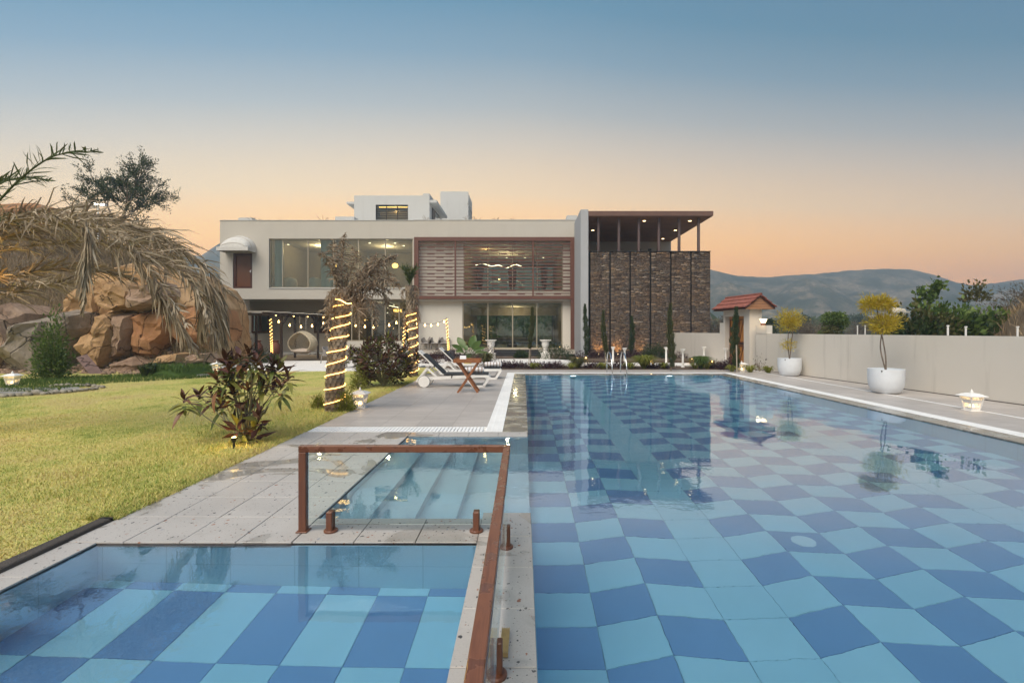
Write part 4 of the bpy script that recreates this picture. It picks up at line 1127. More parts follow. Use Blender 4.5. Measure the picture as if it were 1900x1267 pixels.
for k in range(5):
    z0, z1 = ez - .06 + k * .108, ez - .06 + (k + 1) * .108 - .008
    f = lambda z: max(.02, (hw - .06) * min(1.0, (rz_ - .05 - z) / (rz_ - .05 - ez)))
    for yy in (ry0 + .10, ry1 - .14):
        MB().prism([rx(yy, -f(z0), z0), rx(yy, f(z0), z0), rx(yy, f(z1), z1), rx(yy, -f(z1), z1)], (0, .04, 0)).build('gable_board', M['gablewood'], gh)
wl = thing('wall_lamp', 'small lit lamp standing on the white pier beside the gate house', 'lamp', (wallx(19.6) + .12, 19.6, 1.80))
c = (wallx(19.6) + .12, 19.6, 1.80)
MB().lathe([(.10, 0), (.10, .09), (.07, .10)], c, 16).build('base', M['brown'], wl)
MB().lathe([(.07, .10), (.13, .24), (.12, .25)], c, 16).build('shade', M['glowlantern'], wl, smooth=True); MB().lathe([(.18, .251), (.17, .27), (.03, .285)], c, 16).build('cap', M['whitepaint'], wl)
lamp('bulb_light', (c[0] - .28, 19.45, 2.0), 4, (1, .7, .35), .08, wl)

# ------------------------------------------------------------------ loungers, table, towels
def lounger(label, loc, rz):
    t = thing('sun_lounger', label, 'sun lounger', loc, 'white loungers by the pool', rz)
    WP = M['whitepaint']; w = .30
    fr = MB()
    for s in (-1, 1):
        fr.beam((-.98, s * w, .24), (.62, s * w, .30), .035, .085)
        fr.beam((.62, s * w, .30), (1.02, s * w, .30), .035, .07)
    fr.beam((-.92, -w, .26), (-.92, w, .26), .04, .06); fr.beam((1.0, -w, .30), (1.0, w, .30), .04, .06)
    for x in (-.2, .3, .7): fr.beam((x, -w, .285), (x, w, .285), .04, .03)
    fr.build('frame', WP, t, local=True)
    for s in (-1, 1):
        MB().beam((.36, s * w, .29), (.58, s * w, .02), .036, .075).beam((.56, s * w, .025), (.88, s * w, .025), .036, .05).beam((.86, s * w, .02), (1.03, s * w, .30), .036, .075).build('leg', WP, t, local=True)
        MB().beam((-1.02, s * w, .16), (-.72, s * w, .54), .032, .06).beam((-.73, s * w, .54), (-.46, s * w, .30), .032, .05).build('back_support', WP, t, local=True)
        wh = MB(); prof = [(.03, -.025), (.15, -.025), (.165, -.015), (.165, .015), (.15, .025), (.03, .025)]
        mt = Matrix.Translation((-.80, s * (w + .06), .165)) @ Matrix.Rotation(R(90), 4, 'X')
        tmp = MB().lathe(prof, n=28); wh.add([mt @ Vector(v) for v in tmp.v], tmp.f); wh = wh.build('wheel', WP, t, local=True)
        ty = MB(); tmp = MB().lathe([(.164, -.02), (.172, -.018), (.172, .018), (.164, .02)], n=28); ty.add([mt @ Vector(v) for v in tmp.v], tmp.f); ty.build('tyre', mat('grey_tyre', (.2, .2, .2), .8), wh, local=True)
    # raised back: slatted panel with a hand hole at the top
    a, b = Vector((-.28, 0, .35)), Vector((-.98, 0, 1.02)); dr = (b - a).normalized()
    bk = MB()
    for s in (-1, 1): bk.beam(a + Vector((0, s * (w - .03), 0)), b + Vector((0, s * (w - .03), 0)), .05, .03)
    for q in (.1, .35, .6): bk.beam(a + dr * q + Vector((0, -w + .05, 0)), a + dr * q + Vector((0, w - .05, 0)), .08, .02, up=(.7, 0, .7))
    top = a + dr * .86
    bk.beam(b + Vector((0, -w + .05, 0)) - dr * .04, b + Vector((0, w - .05, 0)) - dr * .04, .08, .026, up=(.7, 0, .7))
    bk.beam(top + Vector((0, -w + .05, 0)) - dr * .05, top + Vector((0, w - .05, 0)) - dr * .05, .10, .026, up=(.7, 0, .7))
    for s in (-1, 1): bk.beam(top + Vector((0, s * .2, 0)) , b + Vector((0, s * .2, 0)), .14, .024)
    bk.build('backrest', WP, t, local=True)
    # cushion in two lengths
    nrm = Vector((-dr.z, 0, dr.x)) * -1
    cs_ = MB(); cs_.bbox((-.26, -w + .01, .335), (1.0, w - .01, .385), .018); cs_.build('seat_cushion', M['cushiondark'], t, local=True)
    bmc = MB(); L = .80; bmc.bbox((0, -w + .01, 0), (L, w - .01, .05), .018)
    mt = Matrix.Translation(a + Vector((-.0, 0, .0)) + nrm * .012) @ Matrix(((dr.x, 0, nrm.x, 0), (0, 1, 0, 0), (dr.z, 0, nrm.z, 0), (0, 0, 0, 1)))
    bc = MB(); bc.add([mt @ Vector(v) for v in bmc.v], [f[::-1] for f in bmc.f]); bc = bc.build('back_cushion', M['cushiondark'], t, local=True)
    MB().beam((-.04, -w - .02, .26), (-.02, -w - .02, .37), .012, .03).build('strap', M['black'], t, local=True)
    MB().beam(a + dr * .34 + Vector((0, -w - .005, -.03)), a + dr * .34 + Vector((0, -w - .005, .06)), .012, .03).build('strap', M['black'], bc, local=True)
    return t
l1 = lounger('white sun lounger with charcoal cushion, nearer one beside the wooden tray table', (-2.0, 13.98, 0), R(3))
l2 = lounger('white sun lounger with charcoal cushion, the farther one towards the villa', (-1.78, 16.2, 0), R(3))
n = N('striped_towel'); p = n.obj((1, 1, 1)); sp = n.new('ShaderNodeSeparateXYZ'); n.l(p, sp.inputs[0])
k = n.math('GREATER_THAN', n.math('SINE', n.math('MULTIPLY', sp.outputs[0], 62.0)), 0.25)
n.set('Base Color', n.mix(k, (0.78, 0.76, 0.76), (0.42, 0.34, 0.30))).set('Roughness', .95); n.bump(n.noise(n.pos(), 160, 2), .5, .01); M['towel'] = n.m
def towel(loc, rz, label):
    mb = MB(); n_ = 22; vs = []; Ls = 15
    for i in range(Ls + 1):
        u = i / Ls; x = -.29 + .58 * u; e = 1.0 if .06 < u < .94 else .82
        for j in range(n_):
            a = 2 * math.pi * j / n_; r = .082 * e * (1 + .05 * math.sin(3 * a + 9 * u) + .03 * math.sin(17 * u + a))
            vs.append((x, r * math.cos(a), .082 + r * math.sin(a)))
    fs = [(i * n_ + j, i * n_ + (j + 1) % n_, (i + 1) * n_ + (j + 1) % n_, (i + 1) * n_ + j) for i in range(Ls) for j in range(n_)]
    mb.add(vs, fs + [tuple(range(n_))[::-1], tuple(Ls * n_ + j for j in range(n_))])
    o = mb.build('towel', M['towel'], smooth=True); o.location = loc; o.rotation_euler = (0, 0, rz); tag(o, label, 'towel', 'rolled towels')
towel((-1.42, 13.95, .385), R(6), 'rolled white and taupe striped towel on the nearer lounger')
towel((-1.02, 16.2, .385), R(6), 'rolled white and taupe striped towel on the farther lounger')
def tray_table():
    t = thing('tray_table', 'folding teak butler tray table with crossed legs beside the loungers', 'table', (-1.44, 12.62, 0))
    TK = M['teak']; x0, x1, y0, y1, zt = -.33, .33, -.20, .24, .78
    tr = MB().box((x0, y0, zt), (x1, y1, zt + .015)).build('tray', TK, t, local=True)
    rm = MB(); rm.box((x0, y0 - .02, zt - .01), (x1, y0, zt + .085)).box((x0, y1, zt - .01), (x1, y1 + .02, zt + .085))
    for s, xx in ((-1, x0), (1, x1)):
        a, b = (xx - .02, xx) if s < 0 else (xx, xx + .02)
        rm.box((a, y0, zt - .01), (b, y0 + .14, zt + .085)).box((a, y1 - .14, zt - .01), (b, y1, zt + .085)).box((a, y0 + .14, zt - .01), (b, y1 - .14, zt + .02)).box((a, y0 + .14, zt + .065), (b, y1 - .14, zt + .085))
    rm.build('rim', TK, tr, local=True)
    for y, e in ((-.17, 0), (.19, .0)):
        MB().beam((-.25, y, 0.0), (.27, y, zt - .01), .03, .05).build('leg', TK, t, local=True)
        MB().beam((.27, y + .034, 0.0), (-.25, y + .034, zt - .01), .03, .05).build('leg', TK, t, local=True)
    MB().beam((.17, -.17, .15), (.17, .2, .15), .03, .03).beam((-.17, -.17, .13), (-.17, .2, .13), .03, .03).build('stretcher', TK, t, local=True)
    return t
tray_table()
mb = MB(); mb.add([(-1.64, 12.50, .797), (-1.48, 12.50, .797), (-1.48, 12.55, .95), (-1.64, 12.55, .95), (-1.64, 12.58, .797), (-1.48, 12.58, .797)], [(0, 1, 2, 3), (3, 2, 5, 4)])
tag(mb.build('table_card', mat('card', (.82, .82, .84), .6, .02)), 'small blank white folded card standing on the teak tray', 'card')

# ------------------------------------------------------------------ lanterns
n = N('pierced_panel'); p = n.obj(); v = n.voro(p, 34, 'F1', 0.15)
hole = n.math('LESS_THAN', v.outputs['Distance'], .40)
t_ = n.new('ShaderNodeBsdfTransparent'); mx = n.new('ShaderNodeMixShader'); n.l(hole, mx.inputs[0]); n.l(n.b.outputs[0], mx.inputs[1]); n.l(t_.outputs[0], mx.inputs[2]); n.l(mx.outputs[0], n.out.inputs[0])
n.set('Base Color', (.8, .78, .74)).set('Roughness', .5); M['pierced'] = n.m
def lantern_proto(label, loc):
    t = thing('garden_lantern', label, 'lantern', loc, 'white square garden lanterns'); WP = M['whitepaint']
    MB().bbox((-.118, -.118, 0), (.118, .118, .018), .004).build('base', WP, t, local=True)
    b0, b1, z0, z1 = .075, .125, .018, .285
    for sx_, sy_ in ((-1, -1), (1, -1), (1, 1), (-1, 1)):
        MB().beam((sx_ * b0, sy_ * b0, z0), (sx_ * b1, sy_ * b1, z1), .022, .022, up=(0, 1, 0)).build('corner_post', WP, t, local=True)
    for a in range(4):
        m_ = Matrix.Rotation(a * math.pi / 2, 4, 'Z'); e = .006
        q = [(-b0 + .008, -b0 + e, z0), (b0 - .008, -b0 + e, z0), (b1 - .008, -b1 + e, z1), (-b1 + .008, -b1 + e, z1)]
        MB().prism([m_ @ Vector(v) for v in q], m_ @ Vector((0, .003, 0))).build('panel', M['pierced'], t, local=True)
    MB().lathe([(.135, .285), (.175, .292), (.175, .302), (.125, .325), (.12, .335), (.085, .345), (.08, .352), (.04, .357)], sq=4).build('roof', WP, t, local=True)
    MB().lathe([(.03, .357), (.032, .37), (.022, .38), (.024, .395), (.012, .41), (.008, .43)], n=12).build('finial', WP, t, local=True, smooth=True)
    MB().lathe([(.012, .03), (.035, .05), (.042, .085), (.03, .13), (.010, .15)], n=12).build('bulb', M['glowlantern'], t, local=True, smooth=True)
    return t
lan = lantern_proto('white square lantern on the deck edge beside the big palm', tuple(G(668, 756.5)))
lamp('bulb_light', (0, 0, 0), 0.9, (1, .66, .3), .03, lan).location = (0, 0, .2)
copy_tree(lan, None, tuple(G(1803, 762)), 0, 'white square lantern on the right deck near the photo edge')
copy_tree(lan, None, tuple(G(1376, 689.5)), 0, 'white square lantern on the deck in front of the gate house')
copy_tree(lan, None, tuple(G(23, 716)), R(14), 'white square lantern by the rock at the left edge of the lawn')
copy_tree(lan, None, tuple(G(402, 690)), R(10), 'white square lantern half hidden behind the dark leaved shrub')

# ------------------------------------------------------------------ pool ladder and underwater lights
ld = thing('pool_ladder', 'polished steel ladder with two looped handrails at the far end of the pool', 'ladder', (PX(1146, 17.6), 17.7, 0))
for px in (1133.5, 1160):
    x = PX(px, 17.7); MB().tube(spline([(x, 18.55, -.02), (x, 18.55, .35), (x, 18.42, .68), (x, 18.15, .80), (x, 17.75, .68), (x, 17.48, .35), (x, 17.42, -.2), (x, 17.42, -1.0)], 6), .024, 10).build('handrail', M['steel'], ld, smooth=True)
for z in (-.25, -.5, -.75): MB().box((PX(1133.5, 17.7), 17.37, z - .015), (PX(1160, 17.7), 17.45, z + .015)).build('rung', M['steel'], ld)
for px, lb in ((1064, 'left of the ladder'), (1243, 'right of the ladder')):
    x = PX(px, 17.5); o = MB().add([(x + .11 * math.cos(a * .5236), YF - .012, -.30 + .11 * math.sin(a * .5236)) for a in range(12)], [tuple(range(12))[::-1]]).build('pool_light', glow('pool_lamp', (.8, .92, 1.0), 6)); tag(o, 'round underwater light in the far pool wall, ' + lb, 'light', 'underwater lights')

# ------------------------------------------------------------------ planters with yellow trees, urns, posts, path lights
def planter(loc, r, h, label):
    t = thing('planter', label, 'planter', loc, 'large white round planters')
    prof = [(.60 * r, 0), (.80 * r, h * .08), (.95 * r, h * .3), (1.0 * r, h * .6), (1.0 * r, h), (.93 * r, h), (.93 * r, h * .9)]
    MB().lathe(prof, n=40).build('pot', M['potwhite'], t, local=True, smooth=True, angle=50)
    MB().lathe([(.90 * r, h * .86), (.93 * r, h * .885), (.3 * r, h * .90)], n=24).build('soil', M['soil'], t, local=True)
    MB().box((-.80 * r, -r * .66, h * .90), (-.64 * r, -r * .60 - .03, h * .965)).build('maker_plate', M['black'], t, local=True)
    return t
PL1, PL2 = G(1465, 697), G(1644, 729)
planter(tuple(PL1), .385, .62, 'white round planter with a yellow tree, the farther one near the gate')
planter(tuple(PL2), .395, .62, 'white round planter with a yellow tree, the nearer one by the boundary wall')
urn0 = thing('urn', 'white fluted stone urn on a pedestal left of the black steps', 'urn', tuple(G(911, 667)), 'white stone urns')
def urn(t):
    WP = mat('white_stone', (.70, .67, .62), .8, .12, 12, .3, 40)
    MB().lathe([(.30, 0), (.30, .05), (.26, .07)], sq=4).lathe([(.24, .07), (.24, .30), (.27, .32), (.27, .36)], sq=4).build('pedestal', WP, t, local=True)
    MB().lathe([(.19, .36), (.12, .44), (.10, .52), (.14, .56), (.10, .60), (.13, .64), (.19, .72), (.21, .84), (.20, .94), (.25, 1.02), (.29, 1.05), (.29, 1.08), (.24, 1.08), (.2, .98)], n=20).build('bowl', WP, t, local=True, smooth=True, angle=40)
    mb = MB()
    for k in range(14):
        a = k * 2 * math.pi / 14; mb.lathe([(.028, 1.04), (.034, 1.06), (.028, 1.09)], (.285 * math.cos(a), .285 * math.sin(a), 0), 6)
    mb.build('rim_beading', WP, t, local=True)
urn(urn0); copy_tree(urn0, None, tuple(G(1012, 667)), 0, 'white fluted stone urn on a pedestal right of the black steps')
wp0 = None
for px, py, w_, lb in ((1137.5, 674, 0, 'behind the left ladder rail'), (1159, 678, 0, 'seen through the right ladder rail'), (1236, 675, 0, 'left of the tall cypress before the stone wall'), (1267, 682, 0, 'right of the tall cypress before the stone wall'), (1306, 674, 0, 'at the right end of the stone wall'), (1347, 678.5, 0, 'in front of the gate door')):
    if wp0 is None:
        wp0 = thing('garden_column', '', 'column', (0, 0, 0), 'small white garden columns')
        MB().lathe([(.075, 0), (.075, .05), (.05, .07), (.045, .5), (.042, .66), (.06, .69), (.07, .70), (.07, .76)], n=12).build('shaft', M['whitepaint'], wp0, local=True, smooth=True, angle=35)
        MB().lathe([(.085, .76), (.085, .80)], sq=4).build('capital', M['whitepaint'], wp0, local=True); o = wp0
    else: o = copy_tree(wp0)
    o.location = tuple(G(px, py)); o['label'] = 'slim white garden column ' + lb
bl0 = None
for px, py, lb in ((1072, 675, 'left of the pair under the first cypress'), (1087, 674, 'right of the pair under the first cypress'), (1190, 674, 'behind the round grassy bush'), (1208, 681.5, 'just right of the round grassy bush'), (1283.5, 676, 'beyond the second round bush'), (1321, 682, 'nearest the gate column')):
    if bl0 is None:
        bl0 = thing('path_light', '', 'path light', (0, 0, 0), 'small glowing path lights')
        br = mat('bronze', (.16, .11, .06), .4, .1, metal=.6)
        MB().lathe([(.10, .29), (.10, .31)], sq=4).build('cap', br, bl0, local=True)
        for a, b in ((-1, -1), (1, -1), (1, 1), (-1, 1)): MB().box((a * .07 - .022, b * .07 - .022, 0), (a * .07 + .022, b * .07 + .022, .29)).build('post', br, bl0, local=True)
        MB().lathe([(.02, .24), (.035, .26), (.035, .288)], n=8).build('bulb', M['glowcore'], bl0, local=True); o = bl0
        lamp('bulb_light', (0, 0, 0), 1.6, (1, .6, .25), .03, bl0).location = (0, 0, .2)
    else: o = copy_tree(bl0)
    o.location = tuple(G(px, py)); o['label'] = 'small bronze path light with warm glow, ' + lb
for i, px in enumerate((1112, 1147, 1190.5, 1265, 1302)):
    x = PX(px, 27.6); t = thing('spike_spot', 'small uplight at the foot of the stone wall, number %d from the white fin' % (i + 1), 'spotlight', (x, 27.62, .10), 'uplights along the stone wall')
    t['label'] = 'small uplight at the stone wall foot, ' + ['left of the leaning staked cypress', 'between the leaning cypress and the ladder', 'left of the round dark shrub', 'behind the third garden column', 'at the right end of the wall'][i]
    MB().lathe([(.04, 0), (.05, .08), (.055, .14)], (x, 27.62, .10), 10).build('body', M['black'], t); MB().lathe([(.045, .141), (.04, .15)], (x, 27.62, .10), 10).build('lens', M['glowlantern'], t)
    l = bpy.data.lights.new('uplight', 'SPOT'); l.energy = (40, 60, 35, 45, 30)[i]; l.color = (1, .55, .2); l.spot_size = R(70); l.spot_blend = .8; l.shadow_soft_size = .03
    o = bpy.data.objects.new('uplight', l); COL.objects.link(o); o.parent = t; o.location = (0, 0, .17); o.rotation_euler = Vector((0, .8, .75)).to_track_quat('-Z', 'Y').to_euler()
# ------------------------------------------------------------------ foliage tools
def unit(a): return a / np.maximum(np.linalg.norm(a, axis=1, keepdims=True), 1e-9)
def leaf_cloud(name, C, D, L, Wd, m, parent=None, kind=None, fold=.12):
    """one bent four-cornered leaf at each point C, growing along D"""
    n = len(C); D = unit(D); Rv = unit(rng.normal(size=(n, 3))); Sd = unit(np.cross(D, Rv)); Nn = np.cross(D, Sd)
    L = (L * rng.uniform(.65, 1.25, n))[:, None]; Wd = (Wd * rng.uniform(.7, 1.25, n))[:, None]
    mid = C + D * L * .45
    V = np.stack([C, mid + Sd * Wd / 2 + Nn * L * fold, C + D * L, mid - Sd * Wd / 2 + Nn * L * fold], 1).reshape(-1, 3)
    i = np.arange(n)[:, None] * 4
    return np_mesh(name, V, np.concatenate([i + [0, 1, 2], i + [0, 2, 3]], 0), m, parent, kind)
def rand_dirs(n, up=.3):
    d = rng.normal(size=(n, 3)); d[:, 2] += up; return unit(d)
GREENS = {
 'mid': [(0, (.06, .105, .02)), (.5, (.10, .16, .03)), (1, (.17, .23, .055))],
 'dark': [(0, (.022, .040, .012)), (.5, (.040, .065, .018)), (1, (.07, .10, .028))],
 'olive': [(0, (.075, .075, .025)), (.5, (.11, .11, .035)), (1, (.16, .145, .055))],
 'yellow': [(0, (.40, .27, .015)), (.4, (.62, .46, .03)), (.8, (.72, .58, .06)), (1, (.30, .32, .05))],
 'lime': [(0, (.13, .15, .018)), (.5, (.22, .24, .03)), (1, (.32, .31, .06))],
 'purple': [(0, (.028, .012, .016)), (.5, (.055, .020, .026)), (1, (.095, .038, .042))],
 'dry': [(0, (.17, .13, .09)), (.35, (.29, .23, .16)), (.7, (.40, .325, .23)), (1, (.52, .44, .33))],
 'drybrown': [(0, (.16, .115, .08)), (.5, (.29, .22, .155)), (1, (.43, .345, .25))],
 'scrub': [(0, (.10, .078, .048)), (.5, (.15, .115, .07)), (1, (.21, .165, .10))],
 'cypress': [(0, (.030, .052, .020)), (.5, (.052, .078, .028)), (1, (.085, .112, .04))],
 'cypressyellow': [(0, (.06, .07, .025)), (.5, (.09, .10, .036)), (1, (.13, .135, .05))],
 'palmgreen': [(0, (.055, .075, .025)), (.5, (.085, .115, .035)), (1, (.125, .155, .055))],
}
LM = {k: leafmat('leaf_' + k, v) for k, v in GREENS.items()}
LM['dry'] = leafmat('leaf_dry', GREENS['dry'], .8, .12, .15); LM['drybrown'] = leafmat('leaf_drybrown', GREENS['drybrown'], .85, .1, .1)

def grow(base, top, r0, levels, nb, rnd, spread=.6, shrink=.62, wig=.12, upw=.25):
    """branching skeleton: list of (points, radii) and the twig ends with their direction"""
    segs, tips = [], []
    def rec(p, d, L, r, lv):
        k = 4; pts = [p]; dd = d.copy()
        for i in range(k):
            dd = (dd + Vector((rnd.gauss(0, wig), rnd.gauss(0, wig), rnd.gauss(0, wig) + .02))).normalized(); pts.append(pts[-1] + dd * L / k)
        segs.append((pts, [r * (1 - .5 * i / k) for i in range(k + 1)]))
        if lv == 0: tips.append((pts, dd)); return
        for b in range(nb + (1 if rnd.random() < .4 else 0)):
            t = rnd.uniform(.45, 1.0); q = pts[min(k, int(t * k))]
            o = dd.orthogonal().normalized(); o.rotate(Matrix.Rotation(rnd.uniform(0, 6.28), 3, dd))
            nd = (dd * (1 - spread * .5) + o * spread + Vector((0, 0, upw))).normalized()
            rec(q, nd, L * shrink * rnd.uniform(.75, 1.2), r * .55, lv - 1)
        rec(pts[-1], dd, L * shrink, r * .55, lv - 1)
    v = Vector(top) - Vector(base); rec(Vector(base), v.normalized(), v.length, r0, levels)
    return segs, tips
def tree(name, label, cat, base, trunk_top, r0, levels, nb, leafm, nleaf, L, Wd, seed, group=None, spread=.6, shrink=.62, jit=.25, upw=.25, barkm=None, wig=.12, updir=.35):
    rnd = random.Random(seed); t = thing(name, label, cat, tuple(base), group)
    segs, tips = grow(base, trunk_top, r0, levels, nb, rnd, spread, shrink, wig, upw)
    mb = MB()
    for pts, rr in segs: mb.tube(pts, rr, 5 if rr[0] < r0 * .5 else 8, cap=False)
    mb.build('trunk', barkm or M['bark'], t, smooth=True)
    C, D = [], []
    per = max(1, nleaf // max(1, len(tips)))
    for pts, dd in tips:
        for k in range(per):
            i = rnd.randrange(1, len(pts)); a, b = pts[i - 1], pts[i]
            C.append(tuple(a.lerp(b, rnd.random()) + Vector((rnd.gauss(0, jit), rnd.gauss(0, jit), rnd.gauss(0, jit))) * .6))
            D.append((dd.x + rnd.gauss(0, .7), dd.y + rnd.gauss(0, .7), dd.z + rnd.gauss(0, .7) + updir))
    leaf_cloud('crown', np.array(C), np.array(D), L, Wd, leafm, t, 'stuff'); return t
def bush(name, label, cat, c, rx_, ry_, rz_, n, L, Wd, leafm, group=None, up=.4, hollow=.55, stem=True, flat=0.0, sticks=7):
    t = thing(name, label, cat, tuple(c), group); d = rng.normal(size=(n, 3)); d = unit(d); d[:, 2] = np.abs(d[:, 2]) * (1 - flat) + flat * d[:, 2]
    rr = hollow + (1 - hollow) * rng.random(n) ** .6; lump = 1 + .22 * np.sin(d[:, 0] * 5 + c[0]) * np.cos(d[:, 1] * 4 + c[1]) + .15 * rng.normal(size=n)
    C = np.array(c) + d * (rr * lump)[:, None] * np.array([rx_, ry_, rz_]) 
    D = d + rng.normal(size=(n, 3)) * .5; D[:, 2] += up
    leaf_cloud('foliage', C, D, L, Wd, leafm, t, 'stuff')
    if stem:
        mb = MB(); q = random.Random(int(abs(c[0]) * 100 + abs(c[1]) * 10))
        for k in range(sticks): mb.tube([Vector(c), Vector(c) + Vector((q.uniform(-.6, .6) * rx_, q.uniform(-.6, .6) * ry_, rz_ * q.uniform(.5, .85)))], [.012, .005], 4, cap=False)
        mb.build('stem', M['twig'], t)
    return t
def tuft(name, label, c, n, L, Wd, leafm, group, spread=.8, arch=.5):
    """arching strap leaves from one point"""
    t = thing(name, label, 'grass plant', tuple(c), group)
    a = rng.uniform(0, 2 * np.pi, n); s = spread * rng.uniform(.2, 1.1, n); LL = L * rng.uniform(.6, 1.2, n)
    dx, dy = np.cos(a) * s, np.sin(a) * s; sdx, sdy = -np.sin(a) * Wd / 2, np.cos(a) * Wd / 2; c0 = np.array(c); V = []; z0 = np.zeros(n)
    P0 = np.tile(c0, (n, 1)) + np.stack([dx, dy, z0], 1) * .06
    P1 = P0 + np.stack([dx * LL * .4, dy * LL * .4, LL * .62], 1); P2 = P0 + np.stack([dx * LL, dy * LL, LL * (.62 - arch * .5 * s)], 1); Sv = np.stack([sdx, sdy, z0], 1)
    V = np.stack([P0 + Sv * .7, P0 - Sv * .7, P1 - Sv, P1 + Sv, P2], 1).reshape(-1, 3); i = np.arange(n)[:, None] * 5
    np_mesh('leaf', V, np.concatenate([i + [0, 1, 2], i + [0, 2, 3], i + [3, 2, 4]], 0), leafm, t, 'stuff'); return t

def frond(parent, pts, m, n=60, L=.5, w=.025, out=.8, fwd=.45, droop=.5, hang=0.0, curl=0.0, rr=.016, base=.12, seed=0, stemm=None, jit=.25):
    """palm frond: midrib through pts with leaflets down both sides, as one mesh"""
    sp = spline(pts, 10); k = len(sp); q = np.random.default_rng(seed); mb = MB(); mb.tube(sp, [rr * (1 - .8 * i / k) for i in range(k)], 5, cap=False)
    A = np.array([tuple(v) for v in sp]); Tn = np.gradient(A, axis=0); Tn = unit(Tn)
    u = np.concatenate([np.linspace(base, 1, n)] * 2) + q.normal(0, .01, 2 * n); u = np.clip(u, 0, 1); side = np.concatenate([np.ones(n), -np.ones(n)])
    f = u * (k - 1); i0 = np.minimum(f.astype(int), k - 2); fr = (f - i0)[:, None]; Pn = A[i0] * (1 - fr) + A[i0 + 1] * fr; T = unit(Tn[i0] * (1 - fr) + Tn[i0 + 1] * fr)
    up = np.tile([0, 0, 1.0], (2 * n, 1)); Sd = unit(np.cross(T, up) + 1e-6) * side[:, None]; Up = unit(np.cross(np.cross(T, up), T) + 1e-6)
    prof = np.clip(np.sin(np.pi * (u * .86 + .12)), .25, 1); LL = L * prof * q.uniform(.7, 1.2, 2 * n)
    d0 = unit(Sd * out + T * fwd + Up * q.normal(.25, .35, 2 * n)[:, None] + q.normal(0, jit, (2 * n, 3))); g = np.array([0, 0, -1.0])
    d0 = unit(d0 * (1 - hang) + g * hang)
    d1 = unit(d0 + g * droop + q.normal(0, jit * .8, (2 * n, 3)) + curl * Sd); d2 = unit(d1 + g * droop * 1.2 + q.normal(0, jit, (2 * n, 3)))
    Wv = unit(np.cross(d0, q.normal(size=(2 * n, 3)))) * (w * q.uniform(.6, 1.2, 2 * n) / 2)[:, None]; LL = LL[:, None]
    p1 = Pn + d0 * LL * .38; p2 = p1 + d1 * LL * .34; p3 = p2 + d2 * LL * .28
    V = np.stack([Pn - Wv * .6, Pn + Wv * .6, p1 - Wv, p1 + Wv, p2 - Wv * .75, p2 + Wv * .75, p3], 1).reshape(-1, 3); i = np.arange(2 * n)[:, None] * 7
    F = np.concatenate([i + [0, 1, 3], i + [0, 3, 2], i + [2, 3, 5], i + [2, 5, 4], i + [4, 5, 6]], 0)
    V0 = np.array(mb.v); F0_ = np.array([t for f_ in mb.f for t in ((f_[0], f_[1], f_[2]), (f_[0], f_[2], f_[3]))])
    return np_mesh('frond', np.concatenate([V0, V]), np.concatenate([F0_, F + len(V0)]), m, parent)

def trunk_scales(parent, path, r0, r1, nr, rows, m, size=.1, seed=1, out=.55):
    """palm trunk: core plus the stubs of old leaves in a spiral"""
    sp = spline(path, 8); k = len(sp)
    core = MB(); core.tube(sp, [r0 + (r1 - r0) * i / (k - 1) for i in range(k)], 16); core.build('trunk', M['bark'], parent, smooth=True)
    q = random.Random(seed); mb = MB()
    for j in range(rows):
        u = (j + .3) / rows * .985; f = u * (k - 1); i0 = min(int(f), k - 2); c = sp[i0].lerp(sp[i0 + 1], f - i0); r = r0 + (r1 - r0) * u
        for a in range(nr):
            th = 2 * math.pi * (a + .5 * (j % 2) + q.uniform(-.1, .1)) / nr; o = Vector((math.cos(th), math.sin(th), 0)); s = Vector((-o.y, o.x, 0)); z = Vector((0, 0, 1)); h = size * q.uniform(.8, 1.3); wd = 2 * math.pi * r / nr * .56
            b = c + o * (r - .012); tip = b + o * size * out * q.uniform(.5, 1.2) + z * h
            mb.add([b - s * wd - z * h * .35, b + s * wd - z * h * .35, b + s * wd * .7 + z * h * .5 + o * .03, b - s * wd * .7 + z * h * .5 + o * .03, tip - s * wd * .35, tip + s * wd * .35, b - z * h * .3 + o * .035], [(0, 6, 3), (6, 2, 3), (6, 1, 2), (3, 2, 5, 4), (0, 1, 6)])
    return mb.build('leaf_stub', m, parent, 'stuff')
n = N('palm_stub'); c = n.ramp(n.rnd(), [(0, (.18, .135, .095)), (.5, (.30, .235, .17)), (1, (.44, .355, .265))]); n.set('Base Color', n.mix(n.ramp(n.noise(n.pos(), 30, 4), [(.4, 0.), (.7, .5)]), c, (.08, .06, .045))).set('Roughness', .9); M['stub'] = n.m
def helix(path, r0, r1, turns, u0, u1, n=22, ph=0.0, wob=.0, seed=2):
    sp = spline(path, 8); k = len(sp); pts = []; q = random.Random(seed); N_ = int(turns * n)
    for i in range(N_ + 1):
        t = i / N_; u = u0 + (u1 - u0) * t; f = u * (k - 1); i0 = min(int(f), k - 2); c = sp[i0].lerp(sp[i0 + 1], f - i0); th = 2 * math.pi * turns * t + ph; r = r0 + (r1 - r0) * u
        pts.append(c + Vector((math.cos(th) * r, math.sin(th) * r, wob * math.sin(th * .7 + seed))))
    return pts

